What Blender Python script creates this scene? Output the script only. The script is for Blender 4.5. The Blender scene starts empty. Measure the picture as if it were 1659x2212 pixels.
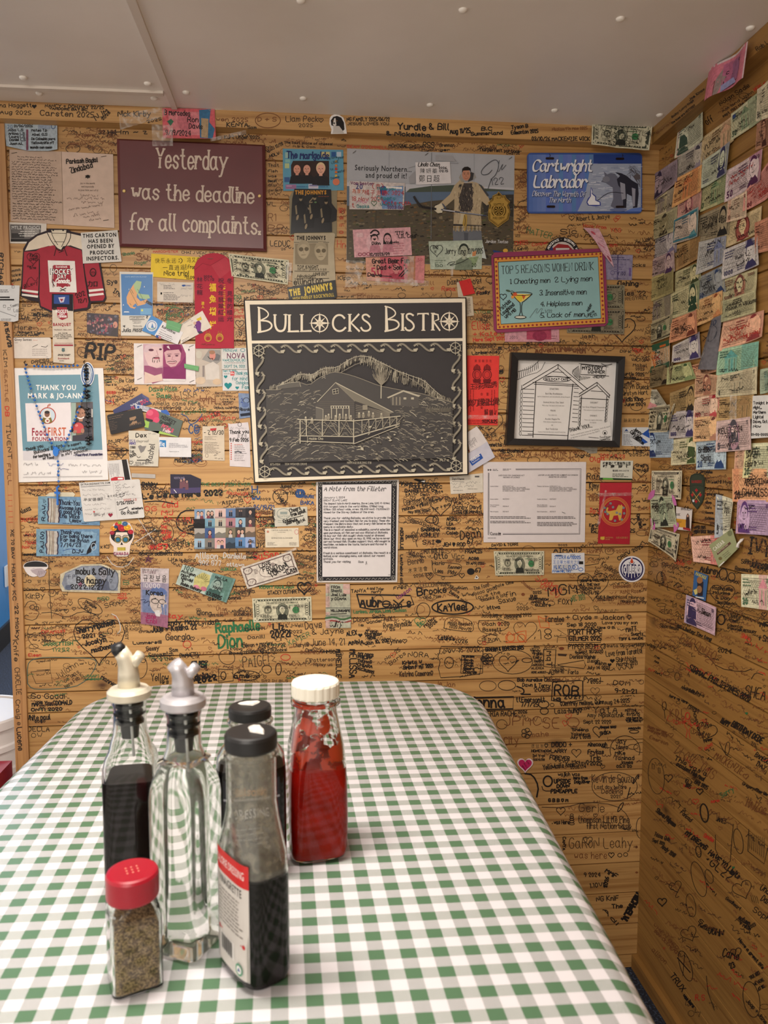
import bpy,bmesh,math,random
from mathutils import Vector,Matrix
C=bpy.context.scene.collection
SC=bpy.context.scene
# -- camera
FPX,IW,IH=1685.0,1659.0,2212.0
YAW,PITCH=math.radians(5.74),math.radians(4.71)
EYE=Vector((0.0,-2.06,1.50))
cam_d=bpy.data.cameras.new('camera')
cam=bpy.data.objects.new('camera',cam_d);C.objects.link(cam)
cam.location=EYE
cam.rotation_euler=(math.pi/2-PITCH,0,-YAW)
cam_d.sensor_fit='VERTICAL';cam_d.sensor_height=24.0
cam_d.lens=FPX/IH*24.0
cam_d.clip_start=0.02
cam_d.dof.use_dof=True;cam_d.dof.focus_distance=2.1;cam_d.dof.aperture_fstop=4.6
SC.camera=cam
# -- light and exposure
w=bpy.data.worlds.new('world');SC.world=w;w.use_nodes=True
w.node_tree.nodes['Background'].inputs[0].default_value=(1.0,0.90,0.80,1)
w.node_tree.nodes['Background'].inputs[1].default_value=0.64
def area(name,loc,rot,sx,sy,power,col):
 d=bpy.data.lights.new(name,'AREA');d.shape='RECTANGLE';d.size=sx;d.size_y=sy
 d.energy=power;d.color=col
 o=bpy.data.objects.new(name,d);C.objects.link(o);o.location=loc;o.rotation_euler=rot
 return o
area('ceiling_lamp_light',(-0.30,-1.10,2.30),(math.radians(10),0,0),0.60,0.25,10,(1.0,0.92,0.83)).data.spread=math.radians(140)
area('room_lamp_light',(-0.7,-3.2,2.28),(math.radians(44),0,math.radians(-20)),1.2,0.6,25,(1.0,0.93,0.85))
area('blue_room_light',(-2.2,3.2,2.25),(0,0,0),0.8,0.8,45,(0.92,0.96,1.0))
SC.view_settings.view_transform='Standard';SC.view_settings.look='None'
SC.view_settings.gamma=1.0;SC.view_settings.exposure=0.88
SC.view_settings.use_curve_mapping=False
# -- picture rays to places in the room
_fw=Vector((math.sin(YAW)*math.cos(PITCH),math.cos(YAW)*math.cos(PITCH),-math.sin(PITCH)))
_rt=Vector((math.cos(YAW),-math.sin(YAW),0));_up=_rt.cross(_fw)
def hit(x,y,ax,val):
 d=_fw+_rt*((x-IW/2)/FPX)-_up*((y-IH/2)/FPX)
 return EYE+d*((val-EYE[ax])/d[ax])
def px_of(p):
 d=Vector(p)-EYE;z=d.dot(_fw)
 return IW/2+FPX*d.dot(_rt)/z,IH/2-FPX*d.dot(_up)/z
def z_at(x,y,py):  # height above the floor at (x, y) seen at picture row py
 lo,hi=0.0,2.4
 for _ in range(40):
  m=(lo+hi)/2
  if px_of((x,y,m))[1]>py:lo=m
  else:hi=m
 return lo
WX,CZ,BEAM,TZ=0.942,2.3275,0.038,0.90  # right wall, ceiling, beam depth, table height
PLANES={'B':(1,0.0,Vector((0,-1,0))),'BT':(1,-BEAM,Vector((0,-1,0))),'R':(0,WX,Vector((-1,0,0))),'RT':(0,WX-BEAM,Vector((-1,0,0))),'C':(2,CZ,Vector((0,0,-1)))}
CROPS={'A':(0,0,2.765),'B':(600,0,3.318),'C':(1100,0,2.968),'D':(0,230,4.706),'E':(250,290,4.254),'F':(580,290,5.671),'G':(740,300,4.1475),'H':(980,320,3.77),'a':(1380,80,5.53),'b':(1380,440,5.53),'c':(1380,800,5.53),'d':(1380,1000,5.53),'J':(0,600,4.81),'K':(200,560,4.608),'L':(520,640,3.386),'M':(980,740,3.77),'N':(0,1000,4.879),'O':(280,1040,3.95),'P':(660,1020,4.1475),'Q':(1020,1150,4.1475),'V':(1050,1480,3.568),'W':(0,1350,5.528),'X':(850,1450,4.1475),'Y':(1370,1380,5.53),'Z':(1370,1780,5.121),'0':(0,0,1.0)}
# -- colours and materials
COL=dict(k=(28,24,24),r=(186,48,40),g=(42,104,66),b=(44,74,122),t=(36,132,136),w=(190,184,178),n=(112,66,40),p=(112,44,92),y=(226,190,40),W=(236,232,228),o=(206,92,44),f=(128,82,50),v=(92,62,44),s=(60,44,34))
def lin(c):
 if isinstance(c,str):c=COL[c]
 return tuple((v/255/12.92 if v<=10 else((v/255+.055)/1.055)**2.4)for v in c)
def mat_base(name):
 m=bpy.data.materials.new(name);m.use_nodes=True
 nt=m.node_tree;return m,nt,nt.nodes['Principled BSDF']
def N(nt,t,**kw):
 n=nt.nodes.new(t)
 for k,v in kw.items():
  if k.startswith('i_'):
   n.inputs[int(k[2:])if k[2:].isdigit()else k[2:]].default_value=v
  else:setattr(n,k,v)
 return n
def ramp(nt,fac,stops):
 r=N(nt,'ShaderNodeValToRGB');e=r.color_ramp.elements
 while len(e)<len(stops):e.new(.5)
 for q,(p,c)in zip(e,stops):q.position=p;q.color=(*c,1)
 nt.links.new(fac,r.inputs[0]);return r.outputs[0]
def mixc(nt,fac,a,b,mode='MIX'):
 n=N(nt,'ShaderNodeMix',data_type='RGBA',blend_type=mode)
 for s,v in((n.inputs[0],fac),(n.inputs[6],a),(n.inputs[7],b)):
  if hasattr(v,'is_linked'):nt.links.new(v,s)
  else:s.default_value=v if not isinstance(v,tuple)else(*v,1)[:4]
 return n.outputs[2]
_mc={}
def plain(name,col,rough=.5,metal=0.0,noise=.0,scale=40,**kw):
 if name in _mc:return _mc[name]
 m,nt,b=mat_base(name);c=lin(col)
 if noise:
  t=N(nt,'ShaderNodeTexCoord');n=N(nt,'ShaderNodeTexNoise',i_Scale=scale,i_Detail=4.0)
  nt.links.new(t.outputs['Object'],n.inputs['Vector'])
  o=ramp(nt,n.outputs[0],[(.3,tuple(v*(1-noise)for v in c)),(.7,tuple(min(1,v*(1+noise))for v in c))])
  nt.links.new(o,b.inputs['Base Color'])
 else:b.inputs['Base Color'].default_value=(*c,1)
 b.inputs['Roughness'].default_value=rough;b.inputs['Metallic'].default_value=metal
 for k,v in kw.items():b.inputs[k.replace('_',' ')].default_value=v
 _mc[name]=m;return m
def print_mat(name,rough,metal=0.0,grime=.10,spec=.3,scale=55.0):
 m,nt,b=mat_base(name)
 a=N(nt,'ShaderNodeVertexColor',layer_name='Col')
 g=N(nt,'ShaderNodeNewGeometry');n=N(nt,'ShaderNodeTexNoise',i_Scale=scale,i_Detail=5.0)
 nt.links.new(g.outputs['Position'],n.inputs['Vector'])
 o=ramp(nt,n.outputs[0],[(.3,(1-grime,)*3),(.65,(1.0,)*3)])
 nt.links.new(mixc(nt,1.0,a.outputs[0],o,'MULTIPLY'),b.inputs['Base Color'])
 b.inputs['Roughness'].default_value=rough;b.inputs['Metallic'].default_value=metal
 b.inputs['Specular IOR Level'].default_value=spec
 return m
PAPER=print_mat('printed_paper',.72);GLOSS=print_mat('printed_gloss',.33,grime=.04)
NOTE=print_mat('printed_banknote',.62,grime=.30,scale=140.0);INK=print_mat('marker_ink',.55,grime=.0)
GOLDP=print_mat('gold_metal_print',.34,metal=.85,grime=.12)
def tape_mat():
 m,nt,b=mat_base('clear_tape')
 b.inputs['Base Color'].default_value=(.9,.88,.84,1);b.inputs['Roughness'].default_value=.18
 n=N(nt,'ShaderNodeTexNoise',i_Scale=90.0);g=N(nt,'ShaderNodeNewGeometry');nt.links.new(g.outputs['Position'],n.inputs['Vector'])
 bp=N(nt,'ShaderNodeBump',i_Strength=.5);nt.links.new(n.outputs[0],bp.inputs['Height']);nt.links.new(bp.outputs[0],b.inputs['Normal'])
 r=ramp(nt,n.outputs[0],[(.45,(.05,)*3),(.72,(.24,)*3)]);nt.links.new(r,b.inputs['Alpha'])
 return m
TAPE=tape_mat()
def wood_mat(name,axis,a,bcol,dark):
 m,nt,b=mat_base(name)
 g=N(nt,'ShaderNodeNewGeometry');t=N(nt,'ShaderNodeVertexColor',layer_name='Col')
 mp=N(nt,'ShaderNodeMapping');sc={'X':(2.2,60,85),'Y':(60,2.2,85),'Z':(85,60,2.2)}[axis]
 mp.inputs['Scale'].default_value=sc
 nt.links.new(g.outputs['Position'],mp.inputs[0])
 off=N(nt,'ShaderNodeVectorMath',operation='MULTIPLY_ADD');off.inputs[1].default_value=(37,19,23)
 nt.links.new(t.outputs[0],off.inputs[0]);nt.links.new(mp.outputs[0],off.inputs[2])
 n1=N(nt,'ShaderNodeTexNoise',i_Scale=1.0,i_Detail=6.0,i_Roughness=.62,i_Distortion=.6);nt.links.new(off.outputs[0],n1.inputs['Vector'])
 c1=ramp(nt,n1.outputs[0],[(.28,lin(bcol)),(.52,lin(a)),(.75,tuple(min(1,v*1.14)for v in lin(a)))])
 # knots
 kp=N(nt,'ShaderNodeMapping');kp.inputs['Scale'].default_value={'X':(2.3,1,4.3),'Y':(1,2.3,4.3),'Z':(4,1,2)}[axis]
 nt.links.new(g.outputs['Position'],kp.inputs[0])
 vo=N(nt,'ShaderNodeTexVoronoi',i_Scale=1.35);nt.links.new(kp.outputs[0],vo.inputs['Vector'])
 kn=ramp(nt,vo.outputs['Distance'],[(.025,(1,1,1)),(.05,(.55,)*3),(.11,(0,0,0))])
 c2=mixc(nt,kn,c1,lin(dark))
 # board to board tone
 tn=ramp(nt,t.outputs[0],[(0,(.80,.78,.74)),(1,(1.1,1.1,1.12))])
 c3=mixc(nt,1.0,c2,tn,'MULTIPLY')
 n2=N(nt,'ShaderNodeTexNoise',i_Scale=2.6,i_Detail=4.0);nt.links.new(g.outputs['Position'],n2.inputs['Vector'])
 st=ramp(nt,n2.outputs[0],[(.35,(.88,.86,.84)),(.62,(1,1,1))])
 nt.links.new(mixc(nt,1.0,c3,st,'MULTIPLY'),b.inputs['Base Color'])
 b.inputs['Roughness'].default_value=.46
 bp=N(nt,'ShaderNodeBump',i_Strength=.12,i_Distance=.002);nt.links.new(n1.outputs[0],bp.inputs['Height']);nt.links.new(bp.outputs[0],b.inputs['Normal'])
 return m
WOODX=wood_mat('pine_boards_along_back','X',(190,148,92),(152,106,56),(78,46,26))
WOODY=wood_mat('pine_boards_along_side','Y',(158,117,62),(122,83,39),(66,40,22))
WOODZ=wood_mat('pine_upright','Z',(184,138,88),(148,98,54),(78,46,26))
# -- tagging
def tag(o,label=None,cat=None,group=None,kind=None):
 if label:o['label']=label
 if cat:o['category']=cat
 if group:o['group']=group
 if kind:o['kind']=kind
 return o
def mesh_obj(name,verts,faces,mats,parent=None,smooth=False,center=False):
 me=bpy.data.meshes.new(name)
 o=bpy.data.objects.new(name,me)
 if center and verts:
  c=sum((Vector(v)for v in verts),Vector())/len(verts)
  verts=[Vector(v)-c for v in verts];o.location=c
 me.from_pydata([tuple(v)for v in verts],[],faces)
 for m in(mats if isinstance(mats,(list,tuple))else[mats]):me.materials.append(m)
 C.objects.link(o)
 if parent:
  o.parent=parent;o.matrix_parent_inverse=Matrix.Translation(parent.location).inverted()if parent.rotation_euler.z==0 else parent.matrix_basis.inverted()
 if smooth:
  for p in me.polygons:p.use_smooth=True
 return o
def empty(name,loc,label,cat,group=None,rz=0):
 o=bpy.data.objects.new(name,None);o.empty_display_size=.05;C.objects.link(o)
 o.location=loc;o.rotation_euler=(0,0,rz)
 return tag(o,label,cat,group)
 # -- lettering
_G={}
def _glyph(ch,bold):
 key=(ch,bold)
 if key not in _G:
  cu=bpy.data.curves.new('glyph','FONT');cu.body='x'+ch+'x' if ch==' ' else ch;cu.resolution_u=2
  if bold:cu.offset=.018*bold
  o=bpy.data.objects.new('glyph',cu);C.objects.link(o);bpy.context.view_layer.update()
  me=o.evaluated_get(bpy.context.evaluated_depsgraph_get()).to_mesh()
  vs=[(v.co.x,v.co.y)for v in me.vertices];fs=[tuple(p.vertices)for p in me.polygons]
  if ch==' ':_G[key]=([],[],.3)
  else:_G[key]=(vs,fs,(max(v[0]for v in vs)+.07+.02*bold)if vs else .3)
  bpy.data.objects.remove(o);bpy.data.curves.remove(cu)
 return _G[key]
HW={}
for _l in """A 032943,1535|B 03092948473606,0636454433 03|C 4839190705133344|D 03092947452303|E 49090343,0636|F 490903,0636|G 48391907051333444626
H 0903,4943,0646|I 1913,0929,0323|J 3934231304|K 0903,490643|L 090343|M 0309254943|N 03094349|O 190705133345473919|P 03093948473606
Q 190705133345473919,2542|R 03093948473606,2643|S 483919080716364544331304|T 0949,2923|U 090513334549|V 092349|W 0913263349|X 0943,4903|Y 092649,2623|Z 09490343
a 3627170604132334,373443|b 0903,0517273634231304|c 3627170604132334|d 3627170604132334,3933|e 05353627170604132334|f 39291813,0626|g 3627170604132334,3732211102
h 0903,0517273633|i 0703,0809|j 171201,1819|k 0903,370533|l 090413|m 0307,06172623,26374643|n 0307,0517273633|o 170604132334362717|p 0701,0617273634231304
q 3627170604132334,3731|r 0307,05172736|s 36271706152534231304|t 19142333,0727|u 0704132334,3733|v 072347|w 0713263347|x 0733,3703|y 0724,47241101|z 07370333
0 1907051323353729 19|1 081913|2 070819293837 0333|3 08192938372616,263534231304|4 280545,3933|5 39090626353423 03|6 391805041323343526 06|7 093913|8 26160708192938372635342313040516
9 361607081929383623|. 0304|, 0402|! 0905,0304|? 081929383726 25,2324|- 0626|+ 0646,2824|/ 0339|: 0405,0708|' 0908|& 4423130405272819080743|( 29070523|) 09272503|= 0535,0737
@ 464735253444493919070513 33|# 1319,3339,0545,0747|" 0908,1918|* 0848,2923,0448|~ 05162536|> 084602|< 480642|_ 0343""".replace('\n','|').split('|'):
 HW[_l[0]]=[[(int(s[i]),int(s[i+1])-3)for i in range(0,len(s)-1,2)]for s in _l[2:].replace(' ','').split(',')]
HW['♥']=[[(2,0),(0,3),(0,5),(1,6),(2,4.5),(3,6),(4,5),(4,3),(2,0)]]
HW['☺']=[[(1,6),(0,4),(0,2),(1,0),(4,0),(5,2),(5,4),(4,6),(1,6)],[(1.6,4.4),(1.6,3.6)],[(3.4,4.4),(3.4,3.6)],[(1.3,2.2),(2.5,1.2),(3.7,2.2)]]
HW['★']=[[(0,4),(4,4),(1,0),(2,6),(3,0),(0,4)]]
HW['^']=[[(0,4),(1,5.5),(2,4)]]
def chaikin(p,n=1):
 for _ in range(n):
  if len(p)<3:return p
  q=[p[0]]
  for i in range(len(p)-1):
   a,b=p[i],p[i+1]
   q+=[(a[0]*.75+b[0]*.25,a[1]*.75+b[1]*.25),(a[0]*.25+b[0]*.75,a[1]*.25+b[1]*.75)]
  p=q+[p[-1]]
 return p
class Sheet:
 """Ink and paper laid on a wall plane (frame given by a crop letter) or inside a four-cornered card."""
 def __init__(s,frame,plane='B',off=.0,quad=None,size=None,bend=None,seed=0):
  s.v,s.f,s.c,s.m=[],[],[],[]
  ax,val,s.n=PLANES[plane];ox,oy,k=CROPS[frame]
  s.rng=random.Random(seed or 7);s.off=off;s.z=off;s.bend=bend;s.mi=0;s.sub=0;s.wrap=0
  pl=lambda u,v:hit(ox+u/k,oy+v/k,ax,val)
  if quad:
   P=[pl(*q)for q in quad];s.w,s.h=size;W,H=size
   s.fn=lambda u,v:(P[0]*(1-u/W)+P[1]*(u/W))*(1-v/H)+(P[3]*(1-u/W)+P[2]*(u/W))*(v/H)
  else:s.fn=pl
 def pt(s,u,v,z=None):
  z=s.z if z is None else z
  if s.bend:z+=s.bend(u/s.w,v/s.h)
  return s.fn(u,v)+s.n*z
 def up(s,d=.00005):
  s.z+=d+s.sub*4e-6;s.sub=0
  if s.wrap and s.z>s.off+s.wrap:s.z=s.off
 def top(s,up):  # height of the next shape above the paper
  if up:s.up()
  else:s.sub=(s.sub+1)%60
  return s.z+s.sub*4e-6
 def faces(s,pts,fs,col):
  b=len(s.v);s.v+=[s.pt(*p)for p in pts];c=lin(col)
  for f in fs:s.f.append([b+i for i in f]);s.c.append(c);s.m.append(s.mi)
 def p(s,pts,col,up=True):
  z=s.top(up);s.faces([(a[0],a[1],z)for a in pts],[range(len(pts))],col);return s
 def r(s,x0,y0,x1,y1,col,nx=1,ny=1):
  s.up()
  if s.bend and nx==1:nx=max(1,int(abs(x1-x0)/s.w*10));ny=max(1,int(abs(y1-y0)/s.h*6))
  P=[(x0+(x1-x0)*i/nx,y0+(y1-y0)*j/ny)for j in range(ny+1)for i in range(nx+1)]
  s.faces(P,[(j*(nx+1)+i,j*(nx+1)+i+1,(j+1)*(nx+1)+i+1,(j+1)*(nx+1)+i)for j in range(ny)for i in range(nx)],col)
  return s
 def slab(s,outline,col,t=.0005,back=None):  # card of real thickness with this outline
  n=len(outline);b=len(s.v);c=lin(col)
  z0=s.off
  s.v+=[s.pt(*p,z=z0+t)for p in outline]+[s.pt(*p,z=z0)for p in outline]
  s.f+=[list(range(b,b+n)),list(range(b+2*n-1,b+n-1,-1))]+[[b+i,b+(i+1)%n,b+n+(i+1)%n,b+n+i]for i in range(n)]
  s.c+=[c]*(n+2);s.m+=[s.mi]*(n+2);s.z=z0+t+.00008
  return s
 def sheet(s,col,nx=14,ny=8,t=.0004):  # bent rectangular paper, front, back and edges
  W,H=s.w,s.h;b=len(s.v);c=lin(col)
  G=[(W*i/nx,H*j/ny)for j in range(ny+1)for i in range(nx+1)]
  s.v+=[s.pt(*p,z=s.off+t)for p in G]+[s.pt(*p,z=s.off)for p in G]
  k=len(G);ids=lambda i,j:b+j*(nx+1)+i
  for j in range(ny):
   for i in range(nx):
    q=[ids(i,j),ids(i+1,j),ids(i+1,j+1),ids(i,j+1)]
    s.f+=[q,[x+k for x in reversed(q)]]
  edge=[(i,0)for i in range(nx)]+[(nx,j)for j in range(ny)]+[(i,ny)for i in range(nx,0,-1)]+[(0,j)for j in range(ny,0,-1)]
  for q,e in enumerate(edge):
   a,d=ids(*e),ids(*edge[(q+1)%len(edge)]);s.f.append([a,d,d+k,a+k])
  s.c+=[c]*(len(s.f)-len(s.c));s.m+=[s.mi]*(len(s.f)-len(s.m));s.z=s.off+t+.00012
  return s
 def l(s,pts,lw,col,sm=0,up=True,nib=None,close=False):  # pen stroke
  z0=s.top(False)if not up else(s.up(.00002)or s.z)
  if close:pts=list(pts)+[pts[0]]
  if sm:pts=chaikin(list(pts),sm)
  P,fs,prev=[],[],None
  L=len(pts)
  for i in range(L):
   a=pts[max(0,i-1)];d=pts[min(L-1,i+1)]
   dx,dy=d[0]-a[0],d[1]-a[1];n=math.hypot(dx,dy)or 1
   hw=lw/2
   if nib is not None:hw*=.28+.8*abs(math.sin(math.atan2(-dy,dx)-nib))
   nx_,ny_=-dy/n*hw,dx/n*hw
   if i in(0,L-1):
    e=-hw*.8 if i==0 else hw*.8
    x,y=pts[i][0]+dx/n*e,pts[i][1]+dy/n*e
   else:x,y=pts[i]
   z=z0+i*6e-7;P+=[(x+nx_,y+ny_,z),(x-nx_,y-ny_,z)]
   if i:fs.append((2*i-2,2*i,2*i+1,2*i-1))
  s.faces(P,fs,col);return s
 def e(s,cx,cy,rx,ry,col,n=24,a0=0,a1=360,rot=0,up=True):
  cr,sr=math.cos(math.radians(rot)),math.sin(math.radians(rot));q=[]
  for i in range(n+(0 if a1-a0==360 else 1)):
   a=math.radians(a0+(a1-a0)*i/n);x,y=rx*math.cos(a),ry*math.sin(a)
   q.append((cx+x*cr-y*sr,cy+x*sr+y*cr))
  return s.p(q,col,up)
 def ring(s,cx,cy,rx,ry,lw,col,n=28,a0=0,a1=360,rot=0):
  cr,sr=math.cos(math.radians(rot)),math.sin(math.radians(rot));q=[]
  for i in range(n+1):
   a=math.radians(a0+(a1-a0)*i/n);x,y=rx*math.cos(a),ry*math.sin(a)
   q.append((cx+x*cr-y*sr,cy+x*sr+y*cr))
  return s.l(q,lw,col)
 def t(s,txt,x,y,h,col,w=None,rot=0,bold=0,al='l',skew=0,sp=1.0):  # printed lettering
  s.up();cap=.7;k=h/cap;pos,x0=[],0
  for ch in txt:
   vs,fs,ad=_glyph(ch,bold);pos.append((x0,vs,fs));x0+=ad*sp
  kx=(w/x0)if w else k
  sh={'l':0,'c':-x0*kx/2,'r':-x0*kx}[al]
  cr,sr=math.cos(math.radians(rot)),math.sin(math.radians(rot))
  for px,vs,fs in pos:
   q=[]
   for gx,gy in vs:
    u=(px+gx)*kx+sh+skew*gy*k;v=-gy*k
    q.append((x+u*cr-v*sr,y+u*sr+v*cr))
   s.faces(q,fs,col)
  return s
 def k(s,txt,x,y,h,col,lw=2.4,w=None,rot=0,sm=1,jit=.16,slant=0,nib=None,serif=0,sp=1.5,al='l',squash=1.0):  # pen lettering
  s.up(.00002);u=h/6.0;x0,items=0,[];R=s.rng
  for ch in txt:
   if ch==' ':x0+=2.6;continue
   if ch in HW:
    g=HW[ch];gw=max(p[0]for st in g for p in st)
    items.append((x0,g));x0+=gw+sp
   else:items.append((x0,ch));x0+=6.2
  tot=max(x0-sp,.5);kx=(w/tot)if w else u*squash
  sh={'l':0,'c':-tot*kx/2,'r':-tot*kx}[al]
  cr,sr=math.cos(math.radians(rot)),math.sin(math.radians(rot))
  def tr(a,b):
   U=a*kx+sh+slant*b*u;V=-b*u
   return(x+U*cr-V*sr,y+U*sr+V*cr)
  for px,g in items:
   dy=R.uniform(-jit,jit)*1.6
   if isinstance(g,str):
    vs,fs,ad=_glyph(g,0);m=5.4
    s.faces([tr(px+a*m+R.uniform(-jit,jit)*.3,b*6.6+dy)for a,b in vs],fs,col);continue
   for st in g:
    q=[(px+a+R.uniform(-jit,jit),b+dy+R.uniform(-jit,jit))for a,b in st]
    ends=(q[0],q[-1])if st[0]!=st[-1]else()
    q=chaikin(q,sm)
    s.l([tr(*p)for p in q],lw,col,up=False,nib=nib)
    if serif:
     for(a,b),o in zip(ends,(q[1],q[-2])):
      if abs(b-o[1])>abs(a-o[0])*1.2:s.l([tr(a-serif,b),tr(a+serif,b)],lw*.8,col,up=False)
  return s
 def scrawl(s,x,y,w,h,col,lw,rot=0,n=None):  # a line of unreadable handwriting
  R=s.rng;s.up(.000008);cr,sr=math.cos(math.radians(rot)),math.sin(math.radians(rot));a=0
  while a<w:
   ww=min(R.uniform(1.6,4.5)*h,w-a);q=[];b=0
   while b<ww:
    q.append((a+b,-R.choice((0,0,.5,.6,1.0,.55,-.15))*h));b+=R.uniform(.16,.34)*h
   if len(q)>1:
    q=[(x+u*cr-v*sr,y+u*sr+v*cr)for u,v in q];s.l(q,lw,col,sm=1,up=False)
   a+=ww+h*.7
  return s
 def small(s,x,y,w,col,h=5,n=1,step=None,al='l',frac=(.6,1.0),rot=0):  # lines of small print
  R=s.rng;s.up();step=step or h*1.9
  for i in range(n):
   ww=w*R.uniform(*frac);xx=x if al=='l' else(x+(w-ww)/2 if al=='c' else x+w-ww);a=0
   while a<ww:
    b=min(R.uniform(1.5,5)*h,ww-a);cr,sr=math.cos(math.radians(rot)),math.sin(math.radians(rot))
    Q=[(a,0),(a+b,0),(a+b,h*.62),(a,h*.62)]
    Q=[(u+xx-x,v+i*step)for u,v in Q]
    s.faces([(x+u*cr-v*sr,y+u*sr+v*cr)for u,v in Q],[range(4)],col);a+=b+h*.55
  return s
 def heart(s,cx,cy,r,col,lw=0,rot=0):
  q=[];cr,sr=math.cos(math.radians(rot)),math.sin(math.radians(rot))
  for i in range(24):
   a=2*math.pi*i/24;X=math.sin(a)**3;Y=-(13*math.cos(a)-5*math.cos(2*a)-2*math.cos(3*a)-math.cos(4*a))/16
   q.append((cx+r*(X*cr-Y*sr),cy+r*(X*sr+Y*cr)))
  return s.l(q,lw,col,close=True)if lw else s.p(q,col)
 def face(s,cx,cy,h,skin,hair,cloth=None,long=False,sh=1.0,b=1.5):  # printed head and shoulders
  w=h*.36
  if cloth:s.p([(cx-h*.8*sh,cy+h*b),(cx-h*.66*sh,cy+h*.78),(cx-h*.2,cy+h*.5),(cx+h*.2,cy+h*.5),(cx+h*.66*sh,cy+h*.78),(cx+h*.8*sh,cy+h*b)],cloth)
  s.e(cx,cy-h*.08,w*1.17,h*(.52 if not long else .56),hair)
  if long:s.p([(cx-w*1.25,cy-h*.1),(cx+w*1.17,cy-h*.1),(cx+w*1.4,cy+h*.6),(cx-w*1.4,cy+h*.6)],hair)
  s.r(cx-w*.42,cy+h*.3,cx+w*.42,cy+h*.64,skin);s.e(cx,cy+h*.05,w,h*.46,skin)
  d=tuple(int(v*.45)for v in(COL[skin]if isinstance(skin,str)else skin))
  for q in(-1,1):s.e(cx+q*w*.4,cy-h*.02,w*.17,h*.04,d)
  s.l([(cx,cy),(cx-w*.1,cy+h*.16),(cx+w*.08,cy+h*.17)],h*.025,d)
  s.l([(cx-w*.35,cy+h*.27),(cx,cy+h*.32),(cx+w*.35,cy+h*.27)],h*.04,d)
  return s
 def make(s,name,mat,label=None,cat=None,group=None,parent=None,kind=None):
  o=mesh_obj(name,s.v,s.f,mat,parent,center=True)
  a=o.data.color_attributes.new('Col','FLOAT_COLOR','CORNER');buf=[]
  for p,c in zip(s.f,s.c):buf+=[c[0],c[1],c[2],1.0]*len(p)
  a.data.foreach_set('color',buf)
  if any(s.m):o.data.polygons.foreach_set('material_index',s.m)
  return tag(o,label,cat,group,kind)
def tape(parent,frame,quad,plane='B',off=.004):
 s=Sheet(frame,plane,off);s.slab(quad,'W',t=.0002);return s.make('tape',TAPE,parent=parent)
 # -- room shell
GROOVE_PX=[305,376,455,530,604,676,748,820,894,973,1042,1110,1181,1252,1322,1390,1457,1498,1525,1597,1661,1729,1795,1861,1926,1993,2060]
GZ=sorted({round(hit(1390,y,1,0).z,4)for y in GROOVE_PX})
while GZ[0]>.09:GZ.insert(0,GZ[0]-.082)
GZ=[0.0]+GZ+[CZ]
def boards(axis,a0,a1,rng,depth=.05):
 """Tongue-and-groove boards stacked up a wall: v-grooves between, solid behind."""
 V,F,Cc=[],[],[]
 for z0,z1 in zip(GZ,GZ[1:]):
  c=(rng.random(),rng.random(),rng.random())
  prof=[(.0090,z0),(0,z0+.0022),(0,z1-.0022),(.0090,z1)]
  b=len(V)
  for e in(a0,a1):
   for d,z in prof:V.append((e,d,z)if axis=='X' else(WX+d,e,z))
  for i in range(3):F.append((b+i,b+4+i,b+5+i,b+1+i));Cc.append(c)
 for q in[((a0,.0090),(a1,.0090),(a1,depth),(a0,depth))]:
  b=len(V)
  for z in(0,CZ):
   for e,d in q:V.append((e,d,z)if axis=='X' else(WX+d,e,z))
  F+=[(b,b+1,b+5,b+4),(b+1,b+2,b+6,b+5),(b+2,b+3,b+7,b+6),(b+3,b,b+4,b+7)];Cc+=[(.5,.5,.5)]*4
 return V,F,Cc
def box_raw(x0,x1,y0,y1,z0,z1,c=(.5,.5,.5)):
 V=[(x,y,z)for z in(z0,z1)for y in(y0,y1)for x in(x0,x1)]
 return V,[(0,2,3,1),(4,5,7,6),(0,1,5,4),(2,6,7,3),(0,4,6,2),(1,3,7,5)],[c]*6
def inked(name,raw,mat,ink,kind='structure'):
 V,F,Cc=raw;b=len(V);n=len(F)
 V=list(V)+list(ink.v)if ink else list(V);F=list(F)+([[b+i for i in f]for f in ink.f]if ink else[])
 Cc=list(Cc)+(list(ink.c)if ink else[])
 o=mesh_obj(name,V,F,[mat,INK]);o['kind']=kind
 a=o.data.color_attributes.new('Col','FLOAT_COLOR','CORNER');buf=[]
 for f,c in zip(F,Cc):buf+=[c[0],c[1],c[2],1.0]*len(f)
 a.data.foreach_set('color',buf)
 o.data.polygons.foreach_set('material_index',[0]*n+[1]*(len(F)-n))
 return o
XL=-0.755
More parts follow.
